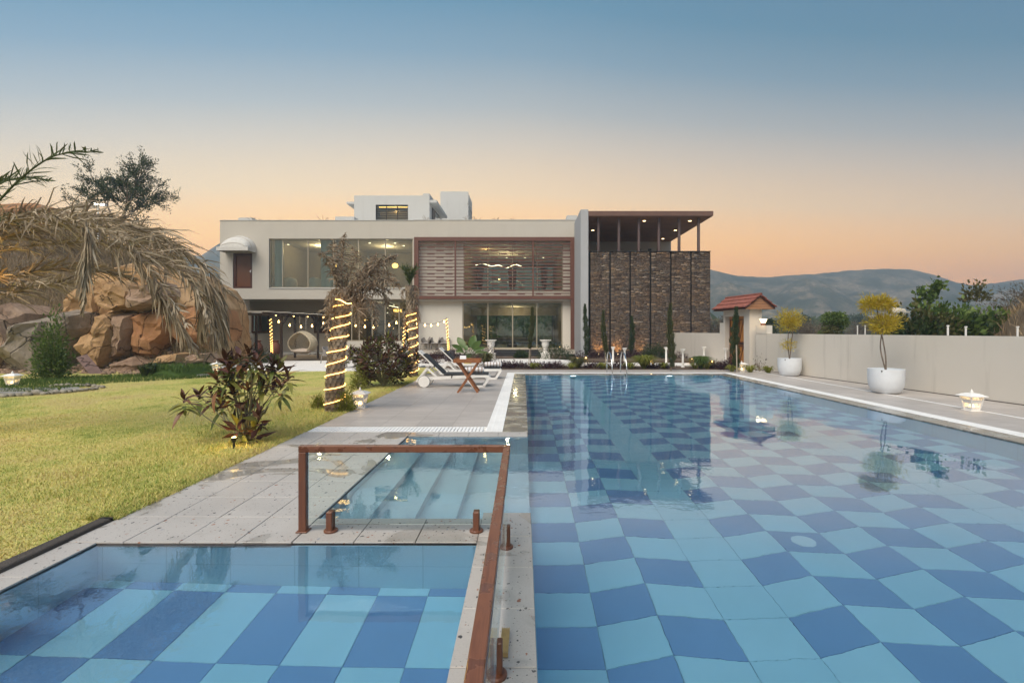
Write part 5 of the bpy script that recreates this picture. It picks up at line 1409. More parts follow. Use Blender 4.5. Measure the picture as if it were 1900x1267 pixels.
# ------------------------------------------------------------------ big palm with lights (left of the deck)
p2 = thing('palm_tree', 'stubby palm with withered brown fronds and a lit rope light round its trunk, nearest', 'palm', (PX(622, 9.66), 9.66, 0), 'palms wrapped in rope lights')
Y2 = 9.66
path2 = [P(621, 764, Y2), P(622, 700, Y2), P(627, 640, Y2), P(634, 585, Y2), P(640, 535, Y2)]
trunk_scales(p2, path2, .168, .128, 11, 28, M['stub'], .08, 3)
q = random.Random(11)
def P2(px, py, dy=0.0): return P(px, py, Y2 + dy)
fr2 = [([(636, 545), (634, 500), (637, 460), (641, 432)], 0.1, 50), ([(634, 545), (618, 510), (606, 480), (592, 470)], -.25, 45), ([(632, 550), (624, 505), (617, 470), (618, 445)], .35, 45),
       ([(642, 545), (665, 515), (688, 490), (700, 470)], .2, 55), ([(642, 548), (690, 500), (715, 482), (738, 474)], -.15, 70), ([(642, 552), (690, 525), (722, 520), (742, 535)], -.4, 70),
       ([(645, 555), (680, 535), (710, 545), (722, 572)], .3, 55), ([(645, 560), (672, 548), (692, 570), (697, 610)], -.3, 50), ([(640, 565), (655, 560), (664, 585), (668, 622)], -.35, 36),
       ([(628, 560), (617, 560), (611, 590), (606, 625)], -.25, 34), ([(636, 545), (650, 505), (660, 480), (655, 460)], .6, 40), ([(640, 548), (682, 512), (705, 505), (730, 510)], .45, 60), ([(642, 555), (668, 540), (700, 530), (728, 545)], .05, 60)]
for i, (pp, dy, nn) in enumerate(fr2):
    K = len(pp); frond(p2, [P2(a, b, dy * j / (K - 1)) for j, (a, b) in enumerate(pp)], LM['drybrown'], int(nn * 1.6), .30, .020, .9, .35, .75, .1, .3, .017, .06, 20 + i, jit=.45)
for i in range(26):   # dead leaf skirt under the head
    a = q.uniform(0, 6.28); c = P2(639 + q.uniform(-4, 4), 545 + q.uniform(-8, 12)); o = Vector((math.cos(a), math.sin(a), 0))
    frond(p2, [c + o * .12, c + o * .26 + Vector((0, 0, .02)), c + o * .34 + Vector((0, 0, -.18)), c + o * .33 + Vector((0, 0, -.40))], LM['drybrown'], 16, .18, .014, .7, .5, .8, .25, 0, .012, .05, 60 + i, jit=.5)
rope = M['gloworange']
o = MB().tube(helix(path2, .205, .165, 8.4, .05, .84, 22, 2.6, .02), .008, 6).build('rope_light', rope, smooth=True); tag(o, 'glowing amber rope light wound round the nearest palm trunk', 'rope light', 'rope lights on the palms')
o = MB().tube(spline([P2(622, 555, -.3), P2(632, 557, -.33), P2(643, 563, -.32), P2(652, 563, -.28)], 6), .011, 6).build('rope_light', rope, smooth=True); tag(o, 'short loose end of amber rope light under the dead palm head', 'rope light', 'rope lights on the palms')

# second palm
Y3 = 16.9
p3 = thing('palm_tree', 'slim palm with a small green tuft and a lit rope light, by the loungers', 'palm', (PX(768, Y3), Y3, 0), 'palms wrapped in rope lights')
path3 = [P(768, 699, Y3), P(767, 650, Y3), P(764, 600, Y3), P(761, 560, Y3), P(760, 530, Y3)]
trunk_scales(p3, path3, .13, .13, 9, 30, M['stub'], .08, 4)
for i in range(34):
    a = q.uniform(0, 6.28); u = q.random(); c = path3[2].lerp(path3[4], u); o = Vector((math.cos(a), math.sin(a), 0))
    frond(p3, [c + o * .12, c + o * .22 + Vector((0, 0, .03)), c + o * .27 + Vector((0, 0, -.12)), c + o * .25 + Vector((0, 0, -.35))], LM['drybrown'], 16, .22, .02, .6, .5, .8, .35, 0, .014, .05, 120 + i, jit=.5)
for i in range(12):
    a = q.uniform(0, 6.28); o = Vector((math.cos(a), math.sin(a), 0)); c = path3[4]
    frond(p3, [c, c + o * .07 + Vector((0, 0, .25)), c + o * .18 + Vector((0, 0, .5)), c + o * q.uniform(.25, .4) + Vector((0, 0, q.uniform(.55, .75)))], LM['palmgreen'], 22, .24, .02, .6, .9, .15, 0, 0, .012, .1, 170 + i, jit=.25)
o = MB().tube(helix(path3, .175, .175, 7.6, .03, .62, 22, 2.9, .02), .011, 6).build('rope_light', rope, smooth=True); tag(o, 'glowing amber rope light wound round the slim palm trunk by the loungers', 'rope light', 'rope lights on the palms')

# palm out of frame on the left whose fronds hang into view
Y1 = 7.3
p1 = thing('palm_tree', 'palm at the left edge with a mass of dry grey fronds drooping into view', 'palm', (-8.9, Y1, 0))
trunk_scales(p1, [(-8.9, Y1, -.02), (-8.92, Y1, 1.2), (-8.85, Y1, 2.5)], .24, .2, 11, 28, M['stub'], .09, 5)
def P1(px, py, dy=0.0): return P(px, py, Y1 + dy)
big = [([(-90, 470), (20, 420), (150, 405), (270, 430), (370, 490), (425, 545)], -.2, 110, .62), ([(-90, 480), (0, 445), (120, 425), (240, 440), (330, 480), (400, 560)], .5, 110, .6),
       ([(-90, 490), (30, 460), (160, 450), (260, 470), (350, 520), (395, 610)], -.6, 110, .6), ([(-90, 475), (40, 430), (130, 418), (230, 450), (290, 520), (345, 600)], -.9, 100, .6),
       ([(-90, 510), (10, 515), (100, 500), (190, 505), (250, 520)], .8, 70, .5),
       ([(-90, 465), (0, 415), (100, 400), (200, 410), (300, 450), (380, 500)], .9, 100, .6), ([(-90, 460), (-20, 420), (60, 405), (150, 415), (250, 450)], -1.1, 80, .55),
       ([(-90, 520), (0, 545), (70, 530), (150, 525)], -.4, 60, .5)]
for i, (pp, dy, nn, L) in enumerate(big):
    K = len(pp); frond(p1, [P1(a, b, dy * j / (K - 1)) for j, (a, b) in enumerate(pp)], LM['dry'], int(nn * 1.3), L * 1.15, .023, .5, .95, .34, .06, 0, .024, .04, 200 + i, jit=.2)
hang = [([(158, 412), (162, 440), (160, 500), (153, 575)], -1.3, 60, .36), ([(372, 500), (384, 530), (392, 590), (396, 640)], -.3, 60, .5), ([(398, 520), (408, 560), (412, 610), (410, 640)], .1, 50, .45),
        ([(250, 480), (290, 540), (330, 600), (366, 655)], -.6, 70, .40), ([(345, 500), (362, 540), (372, 590), (375, 630)], .4, 50, .45)]
for i, (pp, dy, nn, L) in enumerate(hang):
    frond(p1, [P1(a, b, dy) for a, b in pp], LM['dry'], int(nn * 1.7), L * 1.15, .020, .22, .9, .35, .4, 0, .02, .02, 260 + i, jit=.12)
for i, (pp, dy) in enumerate((([(-80, 440), (-10, 380), (40, 330), (95, 292), (150, 282), (182, 283)], -.1), ([(-90, 430), (-40, 370), (0, 340), (50, 330), (95, 335)], .4), ([(-90, 460), (-30, 420), (10, 408), (40, 410)], -.3))):
    K = len(pp); frond(p1, [P1(a, b, dy * j / (K - 1)) for j, (a, b) in enumerate(pp)], LM['palmgreen'], 46, .36, .022, .75, .8, .08, 0, 0, .02, .12, 300 + i, jit=.16)
o = MB().tube(helix([(-8.9, Y1, .2), (-8.92, Y1, 1.2), (-8.85, Y1, 2.5)], .27, .24, 7, .05, .95), .012, 6).build('rope_light', rope, smooth=True); tag(o, 'amber rope light on the palm at the far left edge', 'rope light', 'rope lights on the palms')
lamp('rope_glow', (-8.1, Y1 - .35, 2.35), 16, (1, .55, .15), .06, p1)

# ------------------------------------------------------------------ dark leaved shrubs
def leaf_mesh(name, L, w, bend):
    vs = []; n_ = 4
    for i in range(n_ + 1):
        u = i / n_; ww = w * math.sin(math.pi * (.08 + .86 * u) ** .8) * (.95 if i < n_ else .15); x = L * u; z = -bend * u * u * L
        vs += [(x, -ww / 2, z + .12 * ww), (x, 0, z), (x, ww / 2, z + .12 * ww)]
    mb = MB(); mb.add(vs, [(3 * i + j, 3 * i + 3 + j, 3 * i + 4 + j, 3 * i + 1 + j) for i in range(n_) for j in range(2)]); return mb.mesh(name, smooth=True)
def croton_mats():
    out = []
    for nm, a, b in (('maroon', (.065, .024, .018), (.12, .045, .027)), ('russet', (.15, .06, .028), (.22, .10, .035)), ('olive', (.14, .145, .028), (.21, .20, .038)), ('green', (.10, .135, .028), (.15, .18, .036)), ('amber', (.28, .13, .02), (.36, .2, .03))):
        n_ = N('croton_' + nm); c_ = n_.mix(n_.orand(), a, b); n_.set('Base Color', c_).set('Roughness', .42).set('Specular IOR Level', .45); out.append(n_.m)
    return out
CM = croton_mats()
CL = [[leaf_mesh('leaf', .225 * s, .062 * s, bd) for s, bd in ((1, .3), (.85, .1), (1.15, .55))] for _ in CM]
for ms, m_ in zip(CL, CM):
    for me in ms: me.materials.append(m_)
s1 = thing('croton_shrub', 'spreading shrub with maroon and olive leaf rosettes at the lawn edge, nearest', 'shrub', (PX(455, 7.06), 7.06, 0), 'dark leaved croton shrubs')
ros = [(200,620),(375,590),(520,560),(640,650),(590,390),(730,290),(880,320),(690,160),(860,130),(960,90),(1010,180),(1130,300),(1060,190),(1240,200),(1420,340),(1330,470),(1130,450),(950,500),(780,560),(700,450),(1200,380),(960,780),(1080,820),(820,930),(1040,990),(790,190),(1300,250)]
q = random.Random(3); stems = MB(); nleaf = 0; hub = P(455, 815, 7.06); rest = []
for k, (zx, zy) in enumerate(ros):
    px, py = 310 + zx / 6.335, 640 + zy / 6.335; c = P(px, py, 7.0 + q.uniform(-.45, .45)); low = zy > 700
    mid = hub.lerp(c, .55) + Vector((q.uniform(-.08, .08), q.uniform(-.08, .08), -.06 if zx < 700 else .04))
    stems.tube(spline([hub + Vector((q.uniform(-.05, .05), 0, 0)), mid, c], 5), [.011 - .0006 * i for i in range(11)], 5, cap=False)
    for j in range(16):
        a = 2.4 * j + q.uniform(-.3, .3); el = R(68 - 6.8 * j + q.uniform(-10, 10)); top = j < 6
        mi = (0 if q.random() < .6 else 1) if top else q.choice((2, 3, 2, 3, 1)); 
        if q.random() < .015: mi = 4
        if nleaf < 299:
            nleaf += 1; o = link_mesh('leaf', q.choice(CL[mi]), None, s1, c - s1.location - Vector((0, 0, .012 * j)), (q.uniform(-.4, .4), -el, a)); o.scale = (q.uniform(.75, 1.1),) * 3
        else: rest.append((c - Vector((0, 0, .012 * j)), Vector((math.cos(a) * math.cos(el), math.sin(a) * math.cos(el), math.sin(el))), top))
stems.build('stem', M['greenstem'], s1, smooth=True)
CROT = leafmat('leaf_croton', [(0, (.045, .018, .015)), (.4, (.08, .03, .022)), (.6, (.12, .05, .026)), (.75, (.11, .11, .025)), (1, (.15, .16, .034))], .45, .1)
if rest: leaf_cloud('foliage', np.array([tuple(r[0]) for r in rest]), np.array([tuple(r[1]) for r in rest]), .23, .075, CROT, s1, 'stuff')
def croton2(c, rx_, ry_, h, nros, label, seed):
    t = thing('croton_shrub', label, 'shrub', c, 'dark leaved croton shrubs'); q = random.Random(seed); st = MB(); C, D = [], []
    for k in range(nros):
        th, ph = q.uniform(0, 6.28), math.acos(q.uniform(-.95, 1)); rr = q.uniform(.62, 1.0)
        p = Vector((c[0] + rx_ * rr * math.sin(ph) * math.cos(th), c[1] + ry_ * rr * math.sin(ph) * math.sin(th), h * .55 + h * .45 * rr * math.cos(ph)))
        st.tube(spline([Vector(c), Vector(c).lerp(p, .5) + Vector((0, 0, .1)), p], 4), .010, 4, cap=False)
        for j in range(15):
            a = 2.4 * j + q.uniform(-.3, .3); el = R(72 - 7.5 * j); C.append(tuple(p - Vector((0, 0, .012 * j)))); D.append((math.cos(a) * math.cos(el), math.sin(a) * math.cos(el), math.sin(el)))
    st.build('stem', M['greenstem'], t, smooth=True); leaf_cloud('foliage', np.array(C), np.array(D), .20, .055, CROT, t, 'stuff')
croton2(tuple(G(712, 717)), .98, .8, 1.5, 100, 'dense dark maroon shrub between the two lit palms', 9)
sp = thing('spike_spot', 'small black uplight glowing under the nearest maroon shrub', 'spotlight', tuple(G(434, 832)))
c = G(434, 832); MB().tube([c, c + Vector((0, 0, .10))], .016, 8).lathe([(.025, .09), (.035, .13), (.034, .15)], tuple(c), 10).build('body', M['black'], sp); MB().lathe([(.03, .151), (.02, .16)], tuple(c), 10).build('lens', M['glowcore'], sp)
l = lamp('uplight', tuple(c + Vector((0, .02, .20))), 3.5, (1, .62, .15), .02, sp)

# small bushes at the palm foot and near the deck
bush('small_bush', 'small yellow green bush on the right of the nearest palm foot', 'bush', tuple(G(640, 763)), .20, .2, .42, 900, .07, .016, LM['lime'], 'feathery bushes by the lit palms', .5, .3)
bush('small_bush', 'small yellow green bush on the left of the nearest palm foot', 'bush', tuple(G(590, 757)), .13, .13, .26, 420, .06, .014, LM['lime'], 'feathery bushes by the lit palms', .5, .3)
bush('small_bush', 'small yellow green bush below the dense maroon shrub', 'bush', tuple(G(664, 722)), .20, .2, .55, 600, .08, .018, LM['lime'], 'feathery bushes by the lit palms', .5, .3)

# ------------------------------------------------------------------ cypresses before the stone wall
def cypress(px, py, top, w, label, m, lean=0.0, bare=.12, stake=None):
    c = G(px, py); h = (py - top) * c.y / FPX; t = thing('cypress', label, 'cypress', tuple(c), 'young columnar cypresses'); n_ = int(1500 + 500 * h)
    u = bare + (1 - bare) * rng.random(n_); prof = np.sin(np.pi * np.clip((u - bare) / (1 - bare) * .9 + .08, 0, 1)) ** .6 * (1 - .45 * u); a = rng.uniform(0, 6.28, n_); rr = w * prof * np.sqrt(rng.random(n_)) * (1 + .3 * np.sin(u * 37 + px))
    X = c.x + lean * u * h + .05 * np.sin(u * 5 + px) + rr * np.cos(a); Yv = c.y + rr * np.sin(a); Z = u * h
    leaf_cloud('foliage', np.stack([X, Yv, Z], 1), np.stack([np.cos(a) * .35 + rng.normal(0, .2, n_), np.sin(a) * .35, 1 + 0 * a], 1), .10, .022, m, t, 'stuff')
    MB().tube([c, c + Vector((lean * h * .5 + .02, 0, h * .5)), c + Vector((lean * h, 0, h * .95))], [.022, .016, .006], 6).build('trunk', M['twig'], t)
    if stake:
        b = G(stake[0], stake[1]); MB().tube([b, Vector((PX(stake[2], b.y), b.y - .02, PZ(stake[3], b.y)))], .022, 6).build('stake', mat('stake_wood', (.42, .35, .27), .8, .15), t)
cypress(984, 680, 572, 0.12, 'young cypress standing in front of the sliding glass doors', LM['cypressyellow'], 0.02, .30, (981, 679, 984, 628))
cypress(1087, 668, 566, 0.18, 'dark young cypress at the corner of the white fin wall', LM['cypress'], 0, .08)
cypress(1126, 684, 578, 0.11, 'thin leaning cypress tied to a pale stake left of the ladder', LM['cypressyellow'], -.06, .18, (1124.5, 684, 1121, 610))
cypress(1173, 667, 588, 0.16, 'dark young cypress before the second gap of the stone wall', LM['cypress'], -.02, .1)
cypress(1245, 688, 566, 0.16, 'tall pale green cypress before the stone wall, at the pool edge', LM['cypressyellow'], .0, .05)
cypress(1276, 660, 572, 0.16, 'dark young cypress before the fifth gap of the stone wall', LM['cypress'], .02, .12)
cypress(1366, 690, 572, 0.18, 'dark young cypress standing before the wooden gate door', LM['cypress'], -.015, .05, (1367.5, 691, 1366, 640))

# ------------------------------------------------------------------ bed plants
for px, py, rx_, h, lb in ((1072, 683, .40, .5, 'left of the ladder'), (1195, 684, .52, .62, 'right of the ladder'), (1301, 684, .48, .55, 'before the right end of the stone wall')):
    tuft('grass_bush', 'round green grass bush ' + lb, tuple(G(px, py)), 700, rx_ * 1.5, .02, LM['olive' if px < 1100 else 'lime' if px < 1250 else 'mid'], 'round grass bushes by the pool', 1.0, .55)
for px, py, rx_, h, lb in ((1030, 667, .95, .75, 'right of the right urn'), (1216, 667, .75, .75, 'behind the path, left of the tall cypress'), (967, 664, .4, .35, 'beside the black steps')):
    bush('dark_shrub', 'rounded dark green shrub ' + lb, 'shrub', tuple(G(px, py)), rx_, .7, h, 1800, .10, .035, LM['dark'], 'dark shrubs in the beds')
PURP = ((800, 675, .5, .42), (842, 672, .7, .6), (815, 666, .5, .5), (870, 673, .6, .5), (900, 670, .75, .85), (935, 683, .5, .25), (1000, 683.5, .6, .25), (1030, 683.5, .5, .25), (1090, 667, .9, .5), (1115, 668, .8, .5), (1150, 683.5, .6, .25), (1165, 668, .8, .5), (1185, 666, .7, .45), (1225, 683.5, .6, .2), (1262, 668, .8, .4), (1330, 684, .5, .25), (1352, 686, .4, .4), (960, 683, .6, .25), (1105, 683.5, .6, .25), (912, 683, .4, .22))
for px, py, rx_, h in PURP:
    row_ = sorted(v[0] for v in PURP if (v[1] > 680) == (py > 680))
    bush('purple_shrub', 'low purple leaved shrub, %s from the left in the %s' % (ORD[row_.index(px)], 'strip along the pool end' if py > 680 else 'beds beyond the path'), 'shrub', tuple(G(px, py)), rx_, .45, h, 700, .085, .03, LM['purple'], 'purple shrubs in the beds', .5, .35)
SPID = sorted(((990, 684.5), (1060, 684.5), (1118, 684.5), (1170, 684.5), (1232, 684.5), (1290, 684.5), (1358, 689.5), (1392, 690.5), (1426, 692), (1312, 684.8)))
for px, py in SPID:
    tuft('spider_plant', 'small yellow green strap leaved plant, %s from the left along the pool side bed' % ORD[[v[0] for v in SPID].index(px)], tuple(G(px, py)), 60, .38, .028, LM['lime'], 'strap leaved plants by the pool', 1.1, .7)
wdp = bush('wilted_plant', 'sparse brown plant at the foot of the boundary wall by the gate', 'plant', tuple(G(1410, 689)), .35, .2, .6, 60, .09, .04, LM['scrub'], None, .3, .5)
def banana():
    c = G(868, 676); t = thing('banana_plant', 'banana like plant with large glossy leaves behind the tray table', 'plant', tuple(c)); m_ = leafmat('leaf_banana', [(0, (.06, .12, .022)), (1, (.10, .17, .035))], .35, .3, .5); q = random.Random(2)
    MB().lathe([(.16, 0), (.2, .25), (.19, .3)], tuple(c), 14).build('pot', mat('yellow_pot', (.55, .45, .16), .6), t)
    for tx, ty, L, w in ((849, 626, 1.3, .34), (882, 622, 1.35, .36), (893, 633, 1.2, .30), (838, 640, 1.2, .22), (900, 645, 1.0, .2), (862, 640, .9, .24), (845, 652, .9, .16), (908, 655, .8, .15)):
        tip = P(tx, ty, c.y + q.uniform(-.5, .4)); b = c + Vector((0, 0, .28)); ms = b.lerp(tip, .42) + Vector((0, 0, .18)); pts = spline([b, ms, tip], 6); mb = MB(); k = len(pts)
        mb.tube(pts[:7], .014, 5, cap=False); Vv = []
        for i in range(5, k):
            u = (i - 5) / (k - 6); ww = w * math.sin(math.pi * min(1, .1 + .88 * u)) ** .7; tg = (pts[min(i + 1, k - 1)] - pts[i - 1]).normalized(); s = tg.cross(Vector((.25, -1, .3))).normalized()
            Vv += [pts[i] - s * ww / 2 + Vector((0, -.04 * ww / w, 0)), pts[i], pts[i] + s * ww / 2 + Vector((0, -.04, 0))]
        r_ = len(Vv) // 3; mb.add(Vv, [(3 * i + j, 3 * i + 3 + j, 3 * i + 4 + j, 3 * i + 1 + j) for i in range(r_ - 1) for j in range(2)]); mb.build('leaf', m_, t, smooth=True)
banana()
tuft('fern_plant', 'arching green fern behind the rolled towels', tuple(G(902, 678)), 160, .8, .05, LM['olive'], None, .9, .7)
# yellow trees in the planters
def yellow(c0, blobs, label, trunk):
    c = Vector(c0) + Vector((0, 0, .54)); t = thing('topiary_tree', label, 'tree', tuple(c), 'yellow pompom trees in the planters'); mb = MB()
    for tr in trunk: mb.tube(spline([c] + [P(a, b, c.y) for a, b in tr], 5), [.018 - .0004 * i for i in range(5 * len(tr) + 1)], 6)
    mb.build('trunk', M['bark'], t, smooth=True)
    for px, py, rx_, rz_, n_ in blobs:
        ctr = np.array(P(px, py, c.y)); d = unit(rng.normal(size=(n_, 3))); rr = (.15 + 1.0 * rng.random(n_) ** .7) * (1 + .35 * np.sin(d[:, 0] * 5 + px) * np.cos(d[:, 2] * 6 + py) + .2 * np.sin(d[:, 1] * 9)); r = np.array([rx_, rx_, rz_]) * c.y / FPX
        leaf_cloud('crown', ctr + d * rr[:, None] * r, d + rng.normal(size=(n_, 3)) * .35 + [0, 0, .35], .10, .013, LM['yellow'], t, 'stuff')
yellow(PL1, [(1465, 589, 20, 13, 1020), (1462, 603, 15, 12, 680), (1472, 600, 14, 10, 408), (1463, 640, 11, 9, 285)], 'yellow pompom tree in the farther white planter', [[(1462, 640), (1463, 615), (1464, 595)], [(1468, 640), (1471, 612), (1468, 596)]])
yellow(PL2, [(1612, 566, 13, 14, 612), (1630, 562, 22, 11, 1020), (1645, 566, 13, 7, 408), (1640, 598, 24, 15, 1292), (1637, 610, 15, 8, 408)], 'yellow pompom tree in the nearer white planter', [[(1643, 660), (1636, 620), (1630, 590), (1626, 565)], [(1634, 650), (1635, 625), (1638, 600)]])
# ------------------------------------------------------------------ hillside with rocks on the left
def hill_h(x, y):
    if y < 18.5: return -.3
    ang = x / y
    m = max(0.0, min(1.0, (-.615 - ang) / .10)); m = m * m * (3 - 2 * m)
    t = max(0.0, min(1.0, (y - 19.2) / 3.0)); t2 = max(0.0, min(1.0, (y - 21) / 12.0))
    top = 2.6 + 5.4 * t2 * t2 * (3 - 2 * t2) * (0.72 + 0.45 * max(0.0, min(1.0, (-ang - .72) / .35)))
    return -.15 + m * (t * top + .35 * mnoise.noise(Vector((x * .35, y * .35, 1))) + .12 * mnoise.noise(Vector((x * 1.3, y * 1.3, 5))))
def hillside():
    xs = np.linspace(-62, -11, 130); ys = np.linspace(18.4, 58, 100); nx = len(xs)
    V = [(x, y, hill_h(x, y)) for y in ys for x in xs]
    F = [(j * nx + i, j * nx + i + 1, (j + 1) * nx + i + 1, (j + 1) * nx + i) for j in range(len(ys) - 1) for i in range(nx - 1)]
    o = np_mesh('hillside', V, F, M['earth'], smooth=True); o['kind'] = 'structure'
hillside()
def rock(label, poly, Y0, m, seed, bulge=.45, depth=2.4, name='rock', group='rocks of the outcrop', rough=.085, sub=4):
    """a boulder whose front outline is poly (photo pixels at distance Y0)"""
    q = random.Random(seed); pts = [P(a, b, Y0) for a, b in poly]; c = sum(pts, Vector()) / len(pts); n_ = len(pts); bm = bmesh.new()
    A = [bm.verts.new(p + Vector((0, .35 + q.uniform(0, .3), 0))) for p in pts]
    B = [bm.verts.new(c + (p - c) * q.uniform(.62, .86) + Vector((0, -bulge * q.uniform(.3, 1.0), 0))) for p in pts]
    Cc = [bm.verts.new(c + (p - c) * .95 + Vector((q.uniform(-.1, .1), depth, 0))) for p in pts]
    for i in range(n_):
        j = (i + 1) % n_; bm.faces.new((A[i], A[j], B[j], B[i])); bm.faces.new((A[j], A[i], Cc[i], Cc[j]))
    ctr = bm.verts.new(c + Vector((q.uniform(-.2, .2), -bulge * 1.05, q.uniform(-.2, .2))))
    for i in range(n_): bm.faces.new((B[i], B[(i + 1) % n_], ctr))
    bm.faces.new(Cc[::-1]); bmesh.ops.recalc_face_normals(bm, faces=bm.faces)
    bmesh.ops.triangulate(bm, faces=bm.faces); bmesh.ops.subdivide_edges(bm, edges=bm.edges, cuts=sub, use_grid_fill=True)
    for v in bm.verts:
        p = v.co; k = mnoise.fractal(p * 2.4 + Vector((seed, 0, 0)), 1.0, 2.0, 5) * rough * .7; st = math.floor((p.z + .3 * p.x + .25 * mnoise.noise(p * 1.3)) * 2.2 + seed) % 2 * rough * 1.1
        v.co += Vector((mnoise.noise(p * 1.7) * rough * .6, -(k + st), mnoise.noise(p * 2.1 + Vector((9, 9, 9))) * rough * .6))
    o = MB().bm(bm).build(name, m); tag(o, label, 'rock', group)
    me = o.data; me.polygons.foreach_set('use_smooth', [True] * len(me.polygons))
    try: me.set_sharp_from_angle(angle=R(14))
    except Exception: pass
    return o
YR = 19.4
rock('large rounded grey boulder left of the bright green sapling', [(18, 700), (16, 662), (27, 622), (52, 596), (75, 585), (92, 590), (98, 640), (100, 712)], YR, M['rockgrey'], 1, .9)
rock('grey overhanging boulder behind the bright green sapling', [(84, 615), (106, 580), (132, 574), (150, 580), (156, 604), (151, 628), (136, 652), (122, 690), (112, 712), (90, 705)], YR + .2, M['rockgrey'], 2, .7)
rock('tall ochre pillar of rock above the leaning slab', [(152, 648), (158, 622), (178, 612), (192, 600), (194, 578), (214, 574), (222, 600), (220, 640), (208, 672), (200, 684), (172, 690)], YR + .2, M['rockochre'], 3, .55)
rock('pinkish brown rock face right of the ochre pillar', [(214, 580), (240, 582), (246, 606), (240, 640), (232, 660), (206, 672), (216, 640), (220, 600)], YR + .25, M['rockpink'], 4, .35)
rock('square pink brown block on top of the ochre pillar', [(192, 576), (194, 540), (200, 520), (228, 516), (246, 540), (248, 574), (216, 579)], YR + .3, M['rockochre'], 5, .4)
rock('jutting grey slab over the orange cliff', [(242, 576), (240, 548), (258, 530), (288, 522), (304, 548), (292, 566), (256, 580)], YR + .1, M['rockpink'], 6, .55)
rock('deep orange cracked cliff face under the jutting slab', [(240, 664), (244, 612), (246, 584), (286, 566), (322, 580), (322, 618), (302, 642), (296, 668), (262, 672)], YR + .5, M['rockorange'], 7, .4)
rock('orange rock slope right of the cliff, behind the hanging fronds', [(314, 622), (318, 580), (352, 566), (386, 572), (390, 606), (386, 636), (340, 640)], YR + .9, M['rockorange'], 8, .5)
rock('dark reddish rock at the cliff foot', [(205, 700), (210, 672), (236, 662), (262, 676), (262, 704), (230, 712)], YR - .2, M['rockpink'], 9, .3)
rock('low ochre block under the green mound, left of two', [(290, 676), (292, 660), (338, 654), (339, 674)], 19.0, M['rockochre'], 10, .25, 1.0)
rock('low buff block under the green mound, right of two', [(343, 676), (346, 658), (386, 654), (392, 674)], 19.0, M['rockpink'], 11, .25, 1.0)
rock('brown boulder high on the hill at the left edge', [(-60, 440), (-40, 395), (10, 378), (55, 374), (92, 384), (104, 412), (100, 440)], 32, M['rockorange'], 12, 1.2, 4)
rock('ochre rock in the background behind the hanging dry fronds', [(120, 600), (118, 560), (150, 525), (195, 520), (200, 600)], YR + 1.2, M['rockochre'], 13, .5)
rock('broad tan cliff rising behind the boulders, under the drooping fronds', [(112, 690), (118, 590), (140, 530), (180, 498), (240, 484), (310, 496), (368, 528), (398, 570), (404, 690)], YR + 1.5, M['rockochre'], 17, .6, 3.0)
rock('buff rock at the left edge under the palm fronds', [(-30, 690), (-34, 600), (-10, 560), (22, 580), (28, 640), (20, 700)], YR + .3, M['rockpink'], 14, .6)
rock('tall ochre rock at the far right of the outcrop beside the villa', [(400, 650), (404, 612), (418, 600), (430, 606), (436, 652)], 24.5, M['rockpink'], 15, .3, 1.2)
rock('pale broken stone lying against the villa column', [(424, 656), (430, 622), (446, 612), (452, 630), (456, 656)], 26.5, M['pebble'], 16, .3, 1.0)
# leaning stone plank
a, b = P(152, 662, 18.6), P(186, 702, 17.6)
o = MB().beam(a, b, .34, .10, up=(.2, -.6, .8)).build('stone_slab', M['slabpurple']); tag(o, 'purple brown stone plank leaning against the rocks', 'slab')
# ground cover mounds and scree
def mound(name, poly, m, hgt, kindlabel):
    pts = [G(a, b) for a, b in poly]; c = sum(pts, Vector()) / len(pts); bm = bmesh.new(); rings = []
    for k, (s, z) in enumerate(((1.08, -.02), (.9, hgt * .55), (.6, hgt * .9), (.25, hgt))): rings.append([bm.verts.new(Vector((c.x + (p.x - c.x) * s, c.y + (p.y - c.y) * s, z))) for p in pts])
    for r in range(3):
        for i in range(len(pts)): j = (i + 1) % len(pts); bm.faces.new((rings[r][i], rings[r][j], rings[r + 1][j], rings[r + 1][i]))
    bm.faces.new(rings[3]); bmesh.ops.subdivide_edges(bm, edges=bm.edges, cuts=2, use_grid_fill=True)
    for v in bm.verts: v.co.z += .08 * hgt * mnoise.noise(v.co * 2)
    o = MB().bm(bm).build(name, m, smooth=True); o['kind'] = 'structure'; return c
mound('green_mound', [(292, 656), (440, 650), (470, 664), (300, 668)], M['greenturf'], .75, '')
mound('green_bank', [(262, 694), (300, 682), (390, 680), (392, 690), (330, 700)], M['greenturf'], .32, '')
def scatter(poly, n):
    pts = [G(a, b) for a, b in poly]; x0, x1 = min(p.x for p in pts), max(p.x for p in pts); y0, y1 = min(p.y for p in pts), max(p.y for p in pts); out = []
    def inside(x, y):
        c = False; k = len(pts)
        for i in range(k):
            a, b = pts[i], pts[i - 1]
            if (a.y > y) != (b.y > y) and x < (b.x - a.x) * (y - a.y) / (b.y - a.y) + a.x: c = not c
        return c
    while len(out) < n:
        x, y = random.uniform(x0, x1), random.uniform(y0, y1)
        if inside(x, y): out.append((x, y, 0.0))
    return np.array(out)
blades('groundcover', scatter([(0, 705), (150, 700), (300, 694), (392, 682), (450, 690), (400, 700), (200, 712), (90, 728), (0, 728)], 14000), .09, .012, M['bladegreen'], 'fringe of longer green grass below the rocks')
pts = scatter([(292, 654), (440, 649), (470, 666), (300, 669)], 9000); pts[:, 2] = .35 + .25 * rng.random(len(pts)); blades('groundcover', pts, .12, .014, M['bladegreen'], 'shaggy green groundcover on the mound before the orange rocks')
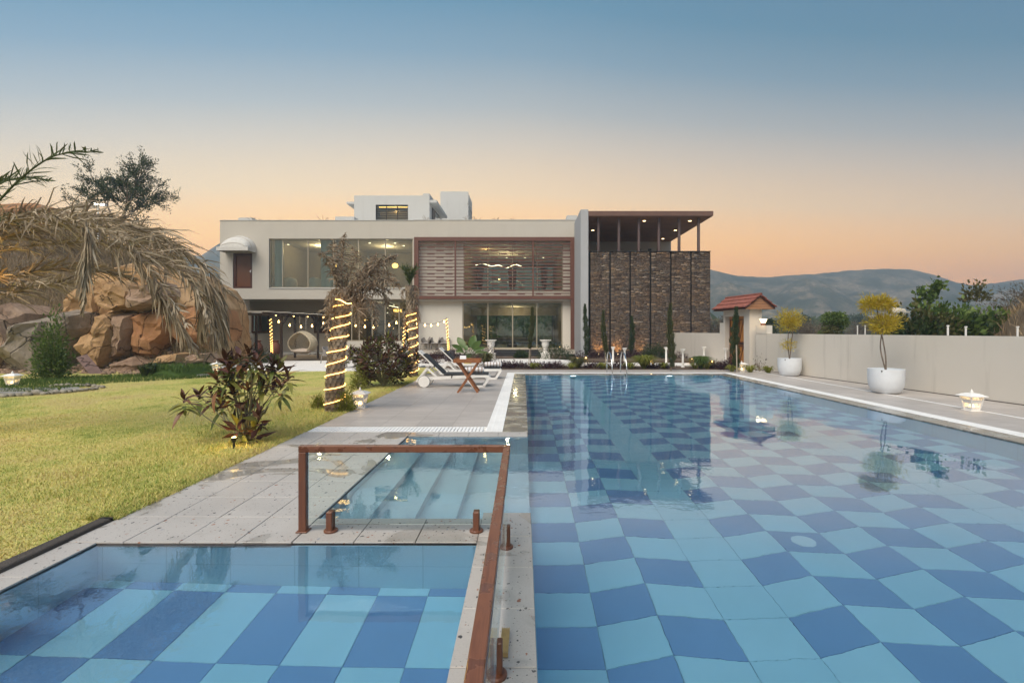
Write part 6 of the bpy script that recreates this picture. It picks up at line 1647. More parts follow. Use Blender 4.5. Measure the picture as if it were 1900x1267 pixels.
pts = scatter([(262, 694), (300, 682), (390, 680), (392, 690), (330, 700)], 7000); pts[:, 2] = .1 + .18 * rng.random(len(pts)); blades('groundcover', pts, .12, .014, M['bladegreen'], 'dark green groundcover bank above the lawn edge')
# dry grass on the hill
def dry_hill():
    n_ = 60000; Y = rng.uniform(19.6, 40, n_); A = rng.uniform(-1.22, -.60, n_); X = A * Y; Z = np.array([hill_h(x, y) for x, y in zip(X, Y)]); k = Z > .3
    blades('dry_grass', np.stack([X, Y, Z - .03], 1)[k], .38, .022, M['dryblade'], 'dry tan grass and thorn scrub covering the rocky hillside', 'dry grass', .9)
    n_ = 900; Y = rng.uniform(17.6, 20.5, n_); A = rng.uniform(-1.08, -.72, n_); X = A * Y; V, Fq = [], []; base = np.array([(0,3,2,1),(4,5,6,7),(0,1,5,4),(1,2,6,5),(2,3,7,6),(3,0,4,7)])
    for x, y in zip(X, Y):
        s = random.uniform(.03, .13); a = random.uniform(0, 3); z = max(0, hill_h(x, y)); Fq.append(base + len(V)); co, si = math.cos(a) * s, math.sin(a) * s; h = s * random.uniform(.3, .8)
        for zz, k2 in ((z - .02, 1), (z + h, .75)): V += [(x + co * k2, y + si * k2, zz), (x - si * k2, y + co * k2, zz), (x - co * k2, y - si * k2, zz), (x + si * k2, y - co * k2, zz)]
    o = np_mesh('scree', V, np.concatenate(Fq), M['rockpink']); tag(o, 'loose brown rubble at the foot of the rocks', 'rubble', kind='stuff')
dry_hill()
for i, (px, py, Y, rx_, rz_) in enumerate(((60, 560, 20.6, 2.2, 1.0), (185, 560, 20.2, .5, .7), (20, 470, 24, 3, 1.4), (330, 520, 23.5, 2.5, 1.0), (375, 470, 27, 2.2, 1.1), (250, 455, 27, 2.5, 1.2), (130, 430, 28, 3.0, 1.5))):
    c = P(px, py, Y); c.z = hill_h(c.x, c.y) - .1
    bush('thorn_bush', 'tangled brown thorn bush on the rocky hillside, %s from the left' % ORD[sorted((60, 185, 20, 330, 375, 250, 130)).index(px)], 'bush', tuple(c), rx_ * .8, 1.0, rz_, 2600, .12, .012, LM['scrub'], 'thorn bushes on the hill', .5, .2, sticks=14)
# sapling, agave, twigs
c = G(97, 703); bush('sapling', 'bright green upright sapling before the grey boulders', 'sapling', (c.x, c.y, .05), .50, .42, 1.95, 3000, .12, .045, LM['mid'], None, .3, .15)
for px, py, s, lb in ((268, 700, .55, 'at the foot of the orange cliff'), (282, 696, .6, 'beside the green bank')):
    tuft('agave', 'dark spiky agave ' + lb, tuple(G(px, py)), 60, s, .06, LM['dark'], 'agaves by the rocks', .8, .1)
for px, py, hgt in ((322, 692, .45), (342, 694, .6), (378, 690, .9), (295, 690, .5)):
    c = G(px, py); mb, _ = twiggy('s', tuple(c), 4, hgt, .2, random.Random(px)); t = thing('seedling', 'thin leafy seedling on the green bank, ' + {322: 'second from the left', 342: 'third from the left', 378: 'tallest, at the right end', 295: 'first from the left'}[px], 'seedling', tuple(c), 'seedlings on the bank'); mb.build('stem', M['twig'], t)
    leaf_cloud('foliage', np.array(c) + np.stack([rng.normal(0, .07, 60), rng.normal(0, .07, 60), hgt * rng.uniform(.5, 1.0, 60)], 1), rand_dirs(60), .07, .03, LM['olive'], t, 'stuff')
bs = G(383, 697); o = MB().lathe([(.30, 0), (.30, .04), (.28, .05)], tuple(bs), 20).build('round_slab', M['pathstone']); tag(o, 'round pale stone slab on the lawn edge below the green bank', 'slab')
for px, py, rx_, h in ((440, 662, .7, .6), (462, 660, .8, .8), (482, 664, .7, .6), (428, 668, .6, .5), (500, 668, .5, .4)):
    c = G(px, py + 6); bush('dark_shrub', 'low dark shrub before the villa porch, %s from the left' % ORD[sorted((440, 462, 482, 428, 500)).index(px)], 'shrub', tuple(c), rx_, .5, h, 700, .12, .03, LM['dark'] if px != 462 else LM['purple'], 'shrubs before the porch', .6, .3)
for px, lb in ((478, 'left'), (511, 'right')):
    c = P(px, 655, 30); c.z = .02; h = .0; t = thing('terracotta_jar', 'dark red terracotta jar by the porch wall, %s one of two' % lb, 'jar', tuple(c), 'terracotta jars')
    MB().lathe([(.18, 0), (.32, .3), (.30, .6), (.16, .85), (.20, .95), (.17, .97)], tuple(c), 18).build('jar_body', M['terracotta'], t, smooth=True, angle=50)
# river stones round the stepping path
q = random.Random(8)
stone_me = []
for k in range(4):
    bm = bmesh.new(); bmesh.ops.create_icosphere(bm, subdivisions=2, radius=1)
    for v in bm.verts: v.co = Vector((v.co.x, v.co.y * .8, v.co.z * .62)) * (1 + .16 * mnoise.noise(v.co * 1.3 + Vector((k * 7, 0, 0))))
    me = MB().bm(bm).mesh('border_stone', smooth=True); me.materials.append(M['pebble']); stone_me.append(me)
rowA = [(585, 1000, 45), (645, 997, 60), (708, 996, 62), (780, 995, 72), (832, 997, 50), (890, 993, 68), (950, 996, 58), (1015, 1000, 76), (1090, 1003, 64), (1145, 1003, 48), (1190, 1013, 60)]
rowB = [(15, 1125, 84), (105, 1118, 84), (198, 1112, 84), (290, 1108, 92), (395, 1098, 118), (490, 1096, 70), (560, 1090, 84), (632, 1082, 90), (715, 1076, 82), (790, 1070, 80), (865, 1060, 70), (935, 1052, 70), (1000, 1044, 64), (1065, 1036, 62), (1115, 1030, 60)]
for rows_, lb in ((rowA, 'smooth buff stone in the back row edging the stepping path'), (rowB, 'smooth buff stone in the front row edging the stepping path')):
    for si, (zx, zy, w_) in enumerate(rows_):
        c = G(zx / 6.333, 560 + zy / 6.333); r = w_ / 6.333 / 2 * c.y / FPX * 1.05
        o = link_mesh('border_stone', q.choice(stone_me), None); o.location = (c.x, c.y + r * .6, r * .42); o.scale = (r, r, r * q.uniform(.85, 1.1)); o.rotation_euler = (0, 0, q.uniform(-.4, .4)); tag(o, lb + ', %s from the left' % ORD[si], 'stone', lb.split(' in the ')[1].split(' edging')[0] + ' of border stones')
for k, (x0, x1, y0, y1) in enumerate(((-30, 60, 722, 727), (64, 108, 721.5, 726), (112, 148, 720.5, 725), (-30, 50, 729, 732))):
    a, b, c, d_ = G(x0, y1), G(x1, y1), G(x1 - 1, y0), G(x0, y0); o = MB().prism([v + Vector((0, 0, -.02)) for v in (a, b, c, d_)], (0, 0, .06)).build('stepping_stone', M['pathstone']); tag(o, 'flat grey stepping stone in the lawn, ' + ['left edge, back row', 'middle of the row', 'right end of the row', 'left edge, front row'][k], 'paving stone', 'stepping stones')
# twin headed flood lamp on the hill
c = P(182, 440, 30); t = thing('flood_lamp', 'twin headed flood lamp shining on a pole in front of the feathery tree', 'lamp', (c.x, 30, 7))
MB().tube([(c.x, 30, 6.0), (c.x, 30, PZ(381, 30))], .05, 8).beam((c.x - .25, 30, PZ(381, 30)), (c.x + .3, 30, PZ(381, 30)), .05, .05).build('pole', M['whitepaint'], t)
for px, py in ((178, 378.5), (189.5, 380)):
    v = P(px, py, 29.85); hd = MB().box(v - Vector((.13, 0, .07)), v + Vector((.13, .2, .07))).build('lamp_head', M['whitepaint'], t); MB().box(v - Vector((.11, .012, .055)), v + Vector((.11, -.004, .055))).build('lens', glow('flood', (1, .93, .75), 12), hd)

# ------------------------------------------------------------------ swing seat, chairs, lights
sw = thing('swing_frame', 'dark timber pergola frame with pale roof panels holding the hanging seat', 'pergola', (PX(556, 26.2), 26.2, 0))
A, B = Vector((PX(522, 24.8), 24.8, 0)), Vector((PX(590, 27.7), 27.7, 0)); ZTOP = PZ(585, 24.9)
M['darkwood'] = mat('dark_timber', (.035, .018, .013), .6, .2, 8)
dAB = (B - A).normalized(); off = Vector((-dAB.y, dAB.x, 0)) * 1.5
for p_ in (A, B, A + off, B + off): MB().beam(p_ + Vector((0, 0, 0)), p_ + Vector((0, 0, ZTOP)), .10, .10, up=(0, 1, 0)).build('post', M['darkwood'], sw)
for o_ in (Vector((0, 0, 0)), off): MB().beam(A + o_ - dAB * 1.3 + Vector((0, 0, ZTOP + .06)), B + o_ + dAB * .9 + Vector((0, 0, ZTOP + .06)), .09, .13).build('beam', M['darkwood'], sw)
MB().beam(A + dAB * .55 + Vector((0, 0, ZTOP)), A + Vector((0, 0, ZTOP - .5)), .08, .08).build('brace', M['darkwood'], sw); MB().beam(B - dAB * .55 + Vector((0, 0, ZTOP)), B + Vector((0, 0, ZTOP - .5)), .08, .08).build('brace', M['darkwood'], sw)
for k in range(5):
    p_ = A - dAB * 1.1 + dAB * (k * 1.25); MB().beam(p_ + Vector((0, 0, ZTOP + .15)) - off * .25, p_ + off * 1.2 + Vector((0, 0, ZTOP + .15)), .30, .03).build('roof_panel', mat('pale_panel', (.55, .53, .47), .6), sw)
def egg_chair():
    Y = 26.0; c = Vector((PX(562, Y), Y, PZ(637, Y))); t = thing('hanging_seat', 'cream woven egg shaped hanging seat with beige cushion', 'hanging chair', (c.x, Y, 0)); a_, b_, h_ = .78, .62, .66
    rot = Matrix.Rotation(R(-14), 3, 'Z')
    def surf(u, v):   # u round the front axis, v from rim to back
        r = math.sin(v); x = a_ * r * math.cos(u); z = h_ * r * math.sin(u); y = b_ * (-math.cos(v))
        if z > 0: x *= 1 - .42 * (z / h_) ** 2
        else: z *= .86
        return c + rot @ Vector((x, y, z))
    sh = MB(); v0 = R(62)
    for k in range(40): sh.tube([surf(2 * math.pi * k / 40, v0 + (math.pi - v0) * j / 9) for j in range(10)], .012, 4, cap=False)
    for j in range(11): sh.tube([surf(2 * math.pi * k / 40, v0 + (math.pi - v0) * (j + .3) / 11.5) for k in range(40)], .012, 4, closed=True)
    shell = sh.build('shell', M['wicker'], t, 'stuff', smooth=True)
    MB().tube([surf(2 * math.pi * k / 44, v0) for k in range(44)], .035, 8, closed=True).build('rim', M['wicker'], t, smooth=True)
    side = MB(); side.add([surf(2 * math.pi * k / 40, v0 + (R(112) - v0) * j / 4) for k in range(40) for j in range(5)], [(k % 40 * 5 + j, (k + 1) % 40 * 5 + j, (k + 1) % 40 * 5 + j + 1, k % 40 * 5 + j + 1) for k in range(40) for j in range(4)]); side.build('side_band', M['wicker'], t, smooth=True)
    cu = MB(); vs = []; nu, nv = 24, 8
    for i in range(nv + 1):
        ph = -math.pi / 2 + math.pi * i / nv
        for k in range(nu): th = 2 * math.pi * k / nu; vs.append(c + rot @ Vector((.60 * math.cos(ph) * math.cos(th), -.12 + .42 * math.cos(ph) * math.sin(th), -.40 + .11 * math.sin(ph) * (1 + .25 * math.sin(3 * th)))))
    cu.add(vs, [(i * nu + k, i * nu + (k + 1) % nu, (i + 1) * nu + (k + 1) % nu, (i + 1) * nu + k) for i in range(nv) for k in range(nu)]); cu.build('cushion', M['fabric'], t, smooth=True)
    top = c + Vector((0, 0, h_ * .96))
    for s in (-1, 1): MB().tube([top + Vector((s * .16, 0, 0)), Vector((c.x + s * .17, Y, ZTOP))], .010, 5).build('rope', mat('rope', (.5, .44, .34), .9), t)
egg_chair()
def tub_chair(label, loc, rz, group):
    t = thing('rattan_chair', label, 'chair', loc, group, rz); n_ = 18; vs = []; prof = [(.25, .40), (.29, .55), (.32, .70), (.335, .80)]
    for i in range(n_ + 1):
        a = R(-30) + R(240) * i / n_; k = math.sin(max(0, min(math.pi, (a + R(30)) / R(240) * math.pi)))
        for j, (r, z) in enumerate(prof): vs.append((r * math.cos(a), r * math.sin(a) * .95, z - (1 - k) * .20 * j / 3))
    kk = len(prof); L_ = len(vs); inn = [(v[0] * .9, v[1] * .9, v[2]) for v in vs]
    fs = [(i * kk + j, (i + 1) * kk + j, (i + 1) * kk + j + 1, i * kk + j + 1) for i in range(n_) for j in range(kk - 1)]; fs2 = [tuple(L_ + x for x in f[::-1]) for f in fs]; rim = [(i * kk + kk - 1, (i + 1) * kk + kk - 1, L_ + (i + 1) * kk + kk - 1, L_ + i * kk + kk - 1) for i in range(n_)]
    MB().add(vs + inn, fs + fs2 + rim).build('backrest', M['rattan'], t, local=True, smooth=True, angle=60)
    MB().bbox((-.25, -.28, .34), (.25, .24, .41), .03).build('seat', M['rattan'], t, local=True)
    for a, b in ((-1, -1), (1, -1), (1, 1), (-1, 1)): MB().beam((a * .24, b * .23, .36), (a * .27, b * .27, 0), .035, .035, up=(0, 1, 0)).build('leg', M['rattan'], t, local=True)
    return t
c0 = tub_chair('grey rattan tub chair against the white wall, left of three', (PX(790.5, 31.7), 31.7, .386), R(-12), 'rattan chairs on the terrace')
copy_tree(c0, None, (PX(807.5, 31.75), 31.75, .386), R(3), 'grey rattan tub chair against the white wall, middle of three'); copy_tree(c0, None, (PX(825, 31.7), 31.7, .386), R(-6), 'grey rattan tub chair against the white wall, right of three')
for px, py, rz, lb in ((611, 675, R(60), 'left of the nearest palm trunk'), (642, 684, R(150), 'just right of the nearest palm trunk'), (662, 676, R(-20), 'behind the patio table'), (692, 679, R(-80), 'behind the dense maroon shrub')):
    o = copy_tree(c0, None, tuple(G(px, py) + Vector((0, 0, .035))), rz, 'grey rattan tub chair on the white path, ' + lb); o['group'] = 'rattan chairs on the path'
tb = thing('patio_table', 'dark round patio table on the white path behind the nearest palm', 'table', tuple(G(664, 682)))
c = G(664, 682); MB().lathe([(.55, .74), (.57, .76), (.55, .78)], tuple(c), 24).build('tabletop', M['darkin'], tb); MB().lathe([(.25, .035), (.05, .07), (.04, .74)], tuple(c), 12).build('pedestal', M['black'], tb)
# poles wound with lights, with their pots, and the strings of bulbs between them
def light_pole(px0, px1, top, Y, label, potr):
    b = Vector((PX(px1, Y), Y, .02)); tp = P(px0, top, Y); t = thing('light_pole', label, 'light pole', tuple(b), 'poles wound with lights')
    MB().tube([b, tp], .028, 8).build('pole', M['darkwood'], t)
    turns = 12; pts = helix([b.lerp(tp, .22), b.lerp(tp, .5), b.lerp(tp, .98)], .05, .05, turns, 0, 1, 14); MB().tube(pts, .011, 5).build('rope_light', M['gloworange'], t, smooth=True)
    if potr: MB().lathe([(potr * .8, 0), (potr, .5), (potr, .55), (potr * .9, .55), (potr * .85, .5)], tuple(b), 20).build('pot', M['greyplastic'], t, smooth=True, angle=50)
    return tp
T1 = light_pole(502, 505, 590, 24.0, 'slim pole wound with lights in front of the swing seat', 0)
T2 = light_pole(752, 746, 589, 22.5, 'slim pole wound with lights left of the slim palm, in a grey pot', .34)
T3 = light_pole(828.5, 833.5, 590, 25.5, 'slim pole wound with lights by the rattan chairs, in a grey pot', .30)
def bulb_string(label, ends, bulbs, Ya, Yb):
    t = thing('string_light', label, 'string light', tuple(ends[0]), 'strings of bulbs'); allp = []
    px0, px1 = CX + FPX * ends[0].x / ends[0].y, CX + FPX * ends[1].x / ends[1].y
    me = MB().lathe([(.012, .10), (.02, .07), (.014, .055), (.036, .03), (.042, 0), (.028, -.03), (.008, -.045)], n=10).mesh('bulb', smooth=True); me.materials.append(M['glowcore'])
    for px, py in bulbs:
        Y = Ya + (Yb - Ya) * (px - px0) / (px1 - px0); v = P(px, py, Y); allp.append(v + Vector((0, 0, .10))); link_mesh('bulb', me, None, t, v - t.location)
    MB().tube(spline([ends[0]] + allp + [ends[1]], 3), .008, 4, cap=False).build('wire', M['black'], t)
bulb_string('string of warm bulbs sagging from the swing pole to the pole by the slim palm', (T1, T2), [(517, 597.5), (537.5, 604), (558.5, 607), (579, 605.5), (600, 601), (622, 597), (642.5, 600), (660, 604.5), (677, 607), (693, 607.5), (722, 604), (735.5, 599.5)], 24.0, 22.5)
bulb_string('string of warm bulbs sagging past the slim palm to the chair pole', (T2, T3), [(773, 601), (788.5, 604), (800, 604.5), (812.5, 602.5), (824, 597.5)], 22.5, 25.5)
bulb_string('row of small bulbs along the top of the swing frame', (A - dAB * 1.0 + Vector((0, -.08, ZTOP)), B + dAB * .6 + Vector((0, -.08, ZTOP))), [(512, 584.5), (545, 586), (571, 587), (600, 588.5)], 24.4, 28.2)
# white corrugated fence beyond the porch
t = thing('metal_fence', 'white corrugated metal fence seen between the palm fronds and the villa', 'fence', (-21.5, 38.5, 0)); x0, x1 = PX(380, 38.5), PX(441, 38.5)
for k in range(22):
    a = x0 + (x1 - x0) * k / 22; MB().box((a, 38.5 + .02 * (k % 2), 0), (a + (x1 - x0) / 22 - .008, 38.54 + .02 * (k % 2), PZ(577, 38.5))).build('sheet', M['whitepaint'], t)
MB().box((x0, 38.46, PZ(577, 38.5)), (x1, 38.58, PZ(573.5, 38.5))).build('top_rail', M['whitepaint'], t)
# ------------------------------------------------------------------ beyond the wall
def far_tree(px, base_y, top_y, w, Y, m, label, seed, nl=2600, kind='round', group='trees beyond the boundary wall', name='scrub_tree'):
    z0 = -.1; b = Vector((PX(px, Y), Y, z0)); top = PZ(top_y, Y); r = w * Y / FPX / 2; h = top - z0
    t = thing(name, label, 'tree', tuple(b), group); q = random.Random(seed); mb = MB(); mb.tube([b, b + Vector((0, 0, h * .45)), b + Vector((.1 * r, 0, h * .8))], [.06 * h ** .7, .04 * h ** .7, .01], 6)
    C, D = [], []
    nb = 9
    lob = [(Vector((q.uniform(-.6, .6) * r, q.uniform(-.6, .6) * r, h * q.uniform(.45, .85))), q.uniform(.35, .6)) for _ in range(nb)]
    for o_, s in lob: mb.tube([b + Vector((0, 0, h * .35)), b + o_], [.03 * h ** .6, .008], 4, cap=False)
    mb.build('trunk', M['bark'], t)
    n_ = nl; idx = rng.integers(0, nb, n_); ctr = np.array([tuple(b + lob[i][0]) for i in idx]); sc = np.array([lob[i][1] for i in idx]) * max(r, h * .22)
    d = unit(rng.normal(size=(n_, 3))); C = ctr + d * (sc * rng.random(n_) ** .45)[:, None] * np.array([1, 1, .8]); C[:, 2] = np.minimum(C[:, 2], top + .1 * h); C[:, 2] = np.maximum(C[:, 2], .05)
    ls = max(.10, .0028 * Y + .05 * h / 4); leaf_cloud('crown', C, d + rng.normal(size=(n_, 3)) * .6, ls, ls * .5, m, t, 'stuff')
def bpl(px, by, ty, w, Y, m, s, nl=2400): pass
spec = [(1325, 620, 585, 34, 60, 'scrub'), (1352, 612, 580, 30, 75, 'scrub'), (1425, 618, 585, 26, 45, 'dark'), (1438, 600, 590, 40, 110, 'dark'), (1500, 600, 588, 40, 90, 'dark'), (1530, 605, 592, 50, 70, 'scrub'), (1590, 605, 596, 46, 80, 'scrub'), (1495, 612, 598, 40, 55, 'scrub'),
        (1625, 608, 590, 40, 85, 'dark'), (1660, 610, 597, 50, 70, 'scrub'), (1700, 608, 592, 44, 75, 'dark'), (1595, 600, 586, 40, 130, 'dark'), (1470, 600, 584, 44, 140, 'dark'), (1740, 610, 590, 40, 60, 'dark'), (1410, 605, 588, 30, 100, 'scrub')]
labels = {}
for i, (px, by, ty, w, Y, k) in enumerate(spec):
    far_tree(px, by, ty, w * 1.25, Y, LM[k], ('dry brown scrub tree' if k == 'scrub' else 'dark green scrub tree') + ', %s from the left in the distant belt' % ORD[sorted(v[0] for v in spec if v[5] == k).index(px)], 40 + i, 1500, group=('brown' if k == 'scrub' else 'dark green') + ' trees of the distant belt')
far_tree(1553, 620, 572, 62, 21.5, LM['mid'], 'bright green bushy tree just beyond the wall between the two planters', 80, 3800, name='bushy_tree')
far_tree(1548, 620, 600, 50, 21, LM['olive'], 'low olive bush below the bright green tree beyond the wall', 81, 1600, name='bushy_tree')
# large leaved tree by the earth bank
bY = 16.5
tree('broadleaf_tree', 'tall open tree with big rounded leaves standing beyond the wall near the earth bank', 'tree', (PX(1716, bY), bY, -.1), (PX(1720, bY), bY, 1.75), .045, 3, 2, LM['mid'], 1500, .15, .11, 21, None, .7, .50, .12, .3)
for px, py, rx_, rz_, k, lb in ((1722, 596, 1.0, .8, 'olive', 'below the tall broadleaf tree'), (1762, 590, 1.1, 1.0, 'mid', 'right of the tall broadleaf tree'), (1838, 600, .85, .75, 'mid', 'nearest the right edge with pale leaves'), (1690, 606, .8, .5, 'dark', 'left of the tall broadleaf tree'), (1790, 604, .9, .6, 'dark', 'in front of the earth bank')):
    c = P(px, py, 15.8); bush('bank_bush', 'leafy green bush beyond the wall, ' + lb, 'bush', (c.x, c.y, .9), rx_, .8, rz_ + .5, 1700, .17, .11, LM[k], 'green bushes beyond the wall', .3, .4)
c = P(1812, 545, 17.5); bush('bank_bush', 'small olive bush growing on top of the earth bank', 'bush', tuple(c - Vector((0, 0, .3))), .45, .4, .7, 260, .14, .08, LM['olive'], None, .5, .3)
def bank():
    xs = np.linspace(12.0, 46, 90); ys = np.linspace(12.5, 60, 90); nx = len(xs)
    def h(x, y):
        a = x / y; m = max(0, min(1, (a - .80) / .30)); m = m * m * (3 - 2 * m); t = max(0, min(1, (x - wallx(y) - 1.5) / 3.5)); return -.2 + m * t * (2.95 + .35 * mnoise.noise(Vector((x * .5, y * .5, 2))) + .15 * mnoise.noise(Vector((x * 1.7, y * 1.7, 8))))
    V = [(x, y, h(x, y)) for y in ys for x in xs]; F = [(j * nx + i, j * nx + i + 1, (j + 1) * nx + i + 1, (j + 1) * nx + i) for j in range(len(ys) - 1) for i in range(nx - 1)]
    o = np_mesh('earth_bank', V, F, M['earth'], smooth=True); o['kind'] = 'structure'
    n_ = 26000; X = rng.uniform(13, 34, n_); Y = rng.uniform(12.6, 34, n_); Z = np.array([h(a, b) for a, b in zip(X, Y)]); k = Z > .8
    blades('dry_grass', np.stack([X, Y, Z - .03], 1)[k], .42, .02, M['dryblade'], 'dry pinkish tan grass covering the earth bank at the right edge', 'dry grass', .9)
    for i, (a, b) in enumerate(((.92, 17), (1.0, 18), (1.06, 17), (.86, 19.5))):
        x, y = a * b, b; bush('thorn_bush', 'tangled brown thorn bush on the right earth bank, ' + ['lower left', 'middle', 'nearest the photo edge', 'farthest back'][i], 'bush', (x, y, h(x, y) - .1), 1.2, 1.0, .8, 1500, .12, .014, LM['scrub'], 'thorn bushes on the right bank', .5, .2, sticks=16)
bank()
for px, py, lb in ((1591, 618, 'a little right of the bright green tree'), (1604, 616, 'left of the nearer yellow tree'), (1684, 618, 'right of the nearer yellow tree'), (1790, 618, 'before the earth bank'), (1886, 618, 'nearest the right edge')):
    Y = (1440 / 70 if px < 1650 else 12.5); x = PX(px, Y); b = max(x, wallx(Y) + .5); o = MB().tube([(b, Y, 0), (b + .03 * ((px % 3) - 1), Y, PZ(604 if px < 1700 else 606, Y) - .0)], .022, 8).lathe([(.032, 0), (.032, .03)], (b + .03 * ((px % 3) - 1), Y, PZ(604 if px < 1700 else 606, Y) - .02), 8).build('fence_post', M['whitepaint']); tag(o, 'pale post above the boundary wall, ' + lb, 'post', 'posts beyond the wall')
# palace on the far slope
Yp = 240.0
pv = thing('palace', 'cream domed palace pavilion on the distant slope beyond the wall', 'palace', (PX(1672, Yp), Yp, 0)); s = Yp / FPX
cream = mat('cream_stone', (.72, .62, .46), .8, .08, .3)
zb, zt = PZ(594, Yp), PZ(580, Yp); xa, xb = PX(1657, Yp), PX(1685, Yp)
opn = []
for k in range(7): xx = xa + (xb - xa) * (k + .5) / 7; opn.append((xx - .45, xx + .45, zb + 1.4, zb + 3.8))
wall_y(MB(), xa, xb, zb - 8, zt, Yp, Yp + .8, opn).build('wall', cream, pv); MB().box((xa, Yp + .8, zb - 8), (xb, Yp + 8, zt)).build('block', cream, pv)
for o_ in opn: MB().box((o_[0], Yp + .5, o_[2]), (o_[1], Yp + .7, o_[3])).build('window', M['darkin'], pv)
MB().box((xa - .5, Yp - .5, zt), (xb + .5, Yp + 8.5, zt + .5)).build('cornice', cream, pv)
MB().lathe([(4.2, 0), (4.0, .9), (3.0, 1.7), (1.2, 2.1), (.3, 2.2)], ((xa + xb) / 2, Yp + 4, zt + .5), 20).build('dome', cream, pv, smooth=True)
for xx in (xa + .8, xb - .8): MB().lathe([(1.1, 0), (1.1, .8), (.7, 1.3), (.1, 1.6)], (xx, Yp + 2, zt + .5), 10).build('turret', cream, pv, smooth=True)
MB().box((PX(1622, Yp), Yp - 1, PZ(590, Yp)), (PX(1643, Yp), Yp + 5, PZ(585, Yp))).build('outbuilding', cream, pv)
# hills
def hills():
    sil = [(-900, 520), (-300, 500), (100, 480), (250, 470), (330, 470), (372, 473), (390, 460), (408, 448), (470, 440), (560, 450), (700, 470), (900, 490), (1100, 480), (1240, 488), (1318, 497), (1365, 509), (1420, 512), (1470, 508), (1520, 505), (1580, 499), (1640, 496), (1690, 497), (1730, 506), (1770, 520), (1805, 527), (1850, 522), (1900, 515), (2000, 505), (2300, 520), (2800, 540)]
    px = np.linspace(-900, 2800, 420); top = np.interp(px, [a for a, b in sil], [b for a, b in sil]); Yr = 520.0; rows = 46; V = []
    for j in range(rows + 1):
        u = j / rows; Y = 230 + (Yr - 230) * u
        for i, p in enumerate(px):
            X = (p - CX) / FPX * Yr * (.55 + .45 * u) if False else (p - CX) / FPX * Y
            hz_ = (CY - top[i]) / FPX * Yr; prof = u ** 1.6; rid = abs(mnoise.noise(Vector((X * .017, Y * .011, 0)))) * 30 + mnoise.fractal(Vector((X * .045, Y * .045, 3)), 1.0, 2.0, 4) * 7
            z = hz_ * prof + (rid - 8) * math.sin(math.pi * u) * min(1, hz_ / 45) + (mnoise.noise(Vector((X * .3, Y * .3, 0))) * .8 if u > .9 else 0); V.append((X, Y, max(-2 + 0 * u, z) if j else -3))
    for j in (1,):
        for i, p in enumerate(px): X = (p - CX) / FPX * (Yr + 200); V.append((X * 1.0, Yr + 200, (CY - top[i]) / FPX * Yr * .6))
    n_ = len(px); F = [(j * n_ + i, j * n_ + i + 1, (j + 1) * n_ + i + 1, (j + 1) * n_ + i) for j in range(rows + 1) for i in range(n_ - 1)]
    n = N('forested_hill'); p = n.pos(); f = n.noise(p, .033, 8, .68); c = n.ramp(f, [(.35, (.03, .04, .022)), (.48, (.085, .08, .05)), (.58, (.22, .17, .115)), (.72, (.30, .235, .165))])
    c = n.mix(n.ramp(n.noise(p, .3, 5, .7), [(.42, 0.), (.6, .75)]), c, (.022, .032, .016)); n.set('Base Color', c).set('Roughness', .95).set('Specular IOR Level', .1)
    o = np_mesh('hills', V, F, n.m, smooth=True); o['kind'] = 'structure'
hills()
# woodland strip at the foot of the hills
def wood_belt():
    n_ = 9000; Y = rng.uniform(120, 250, n_); X = rng.uniform(-.2, 1.35, n_) * Y; Z = rng.random(n_) * (2.2 + 3.0 * np.maximum(0, np.sin(X * .03 + Y * .011))); o = leaf_cloud('woodland', np.stack([X, Y, Z], 1), rand_dirs(n_), 4.2, 3.0, LM['dark'], None, 'stuff'); tag(o, 'far woodland in a dark belt at the foot of the hills', 'woodland')
wood_belt()
# garden trees behind the camera and behind the villa, seen only in the glass
for i, (x, y, h_) in enumerate(((-14, -26, 7), (-7, -30, 9), (0, -27, 7.5), (7, -31, 8.5), (14, -27, 7), (21, -30, 8), (-22, -28, 8))):
    Yq = y; t_top = h_
    b = Vector((x, y, -.1)); t = thing('garden_tree', 'leafy garden tree mirrored in the villa glass, %s row position from the left' % ORD[sorted((-14, -7, 0, 7, 14, 21, -22)).index(x)], 'tree', tuple(b), 'garden trees mirrored in the glass'); MB().tube([b, b + Vector((0, 0, h_ * .6))], [.2, .08], 6).build('trunk', M['bark'], t)
    n_ = 1500; d = unit(rng.normal(size=(n_, 3))); C = np.array([x, y, h_ * .58]) + d * (rng.random(n_) ** .4)[:, None] * np.array([3.6, 3.0, h_ * .42]) * (1 + .2 * np.sin(d[:, :1] * 6)); leaf_cloud('crown', C, d, .5, .28, LM['mid'], t, 'stuff')
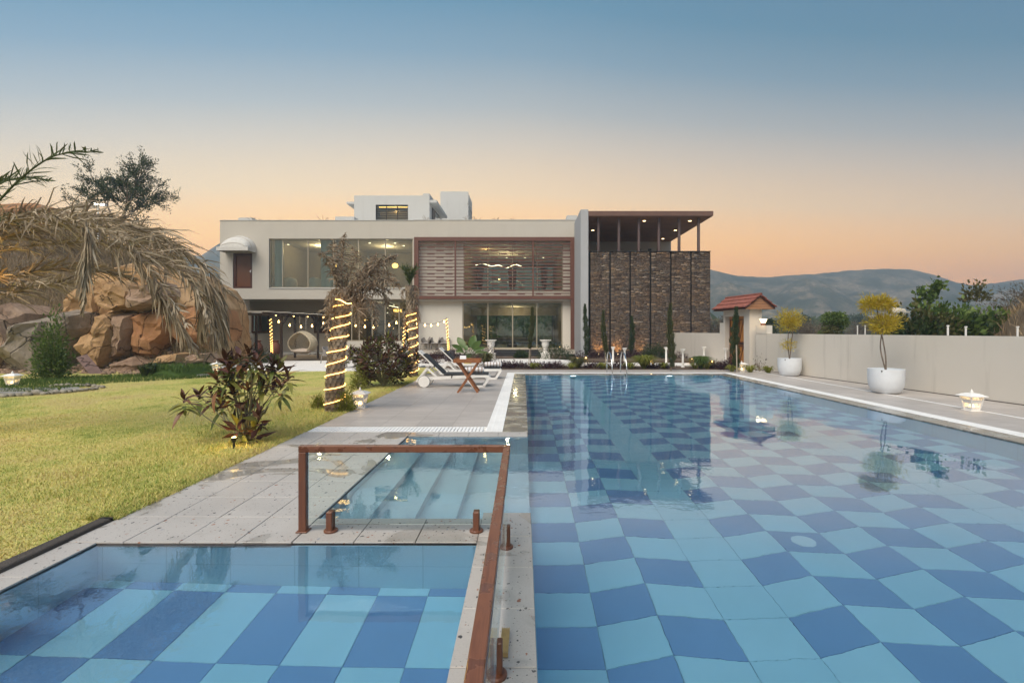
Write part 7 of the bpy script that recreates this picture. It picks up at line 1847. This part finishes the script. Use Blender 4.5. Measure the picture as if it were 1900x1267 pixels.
for i, (x, y, h_) in enumerate(((-5, 56, 3.6), (-1, 58, 3.8), (3, 56, 3.4), (-9, 57, 3.5), (7, 58, 3.8))):
    b = Vector((x, y, -.1)); t = thing('garden_tree', 'leafy tree behind the villa seen through the sliding doors, %s from the left' % ORD[sorted((-5, -1, 3, -9, 7)).index(x)], 'tree', tuple(b), 'garden trees behind the villa'); MB().tube([b, b + Vector((0, 0, h_ * .6))], [.12, .05], 6).build('trunk', M['bark'], t)
    n_ = 1500; d = unit(rng.normal(size=(n_, 3))); C = np.array([x, y, h_ * .5]) + d * (rng.random(n_) ** .4)[:, None] * np.array([2.8, 2.0, h_ * .5]); C[:, 2] = np.maximum(C[:, 2], .05); leaf_cloud('crown', C, d, .35, .2, LM['mid'], t, 'stuff')
# feathery tree and bushes on the left hill
Yt = 33.0; zb = hill_h(PX(215, Yt), Yt)
tree('feathery_tree', 'feathery open tree standing behind the rocks on the left hill', 'tree', (PX(215, Yt), Yt, zb), P(212, 385, Yt), .14, 4, 3, LM['dark'], 8500, .18, .06, 31, None, .8, .66, .16, .22, wig=.12)
for hi, (px, py, w, s, k) in enumerate(((140, 432, 60, 51, 'dark'), (255, 425, 50, 52, 'dark'), (60, 420, 40, 53, 'scrub'), (305, 452, 50, 54, 'scrub'), (165, 415, 40, 55, 'scrub'))):
    Yb = 34.5; c = P(px, py, Yb); c.z = hill_h(c.x, Yb) - .2; bush('hill_bush', 'bushy ' + ('dark green' if k == 'dark' else 'thin brown') + ' shrub on the skyline of the left hill, ' + ['left of the feathery tree', 'right of the feathery tree', 'nearest the left photo edge', 'closest to the villa', 'under the feathery tree'][hi], 'bush', tuple(c), w / 2 * Yb / FPX, 1.2, PZ(py - 22, Yb) - c.z, 1800, .2, .07 if k == 'dark' else .02, LM[k], ('dark' if k == 'dark' else 'brown') + ' bushes on the left skyline', .4, .3, sticks=12)

# ------------------------------------------------------------------ evening haze over the valley
HAZE = 0.0014
hz_m = bpy.data.materials.new('evening_haze'); hz_m.use_nodes = True; ht = hz_m.node_tree; ht.nodes.clear(); ho = ht.nodes.new('ShaderNodeOutputMaterial'); hv = ht.nodes.new('ShaderNodeVolumePrincipled')
hv.inputs['Color'].default_value = (.66, .83, 1.0, 1); hv.inputs['Density'].default_value = HAZE; hv.inputs['Anisotropy'].default_value = 0.5; ht.links.new(hv.outputs[0], ho.inputs['Volume'])
if HAZE > 0: o = MB().box((-1250, -100, -4), (1650, 900, 106)).build('haze', hz_m); o['kind'] = 'stuff'; o['label'] = 'thin evening haze over the valley'
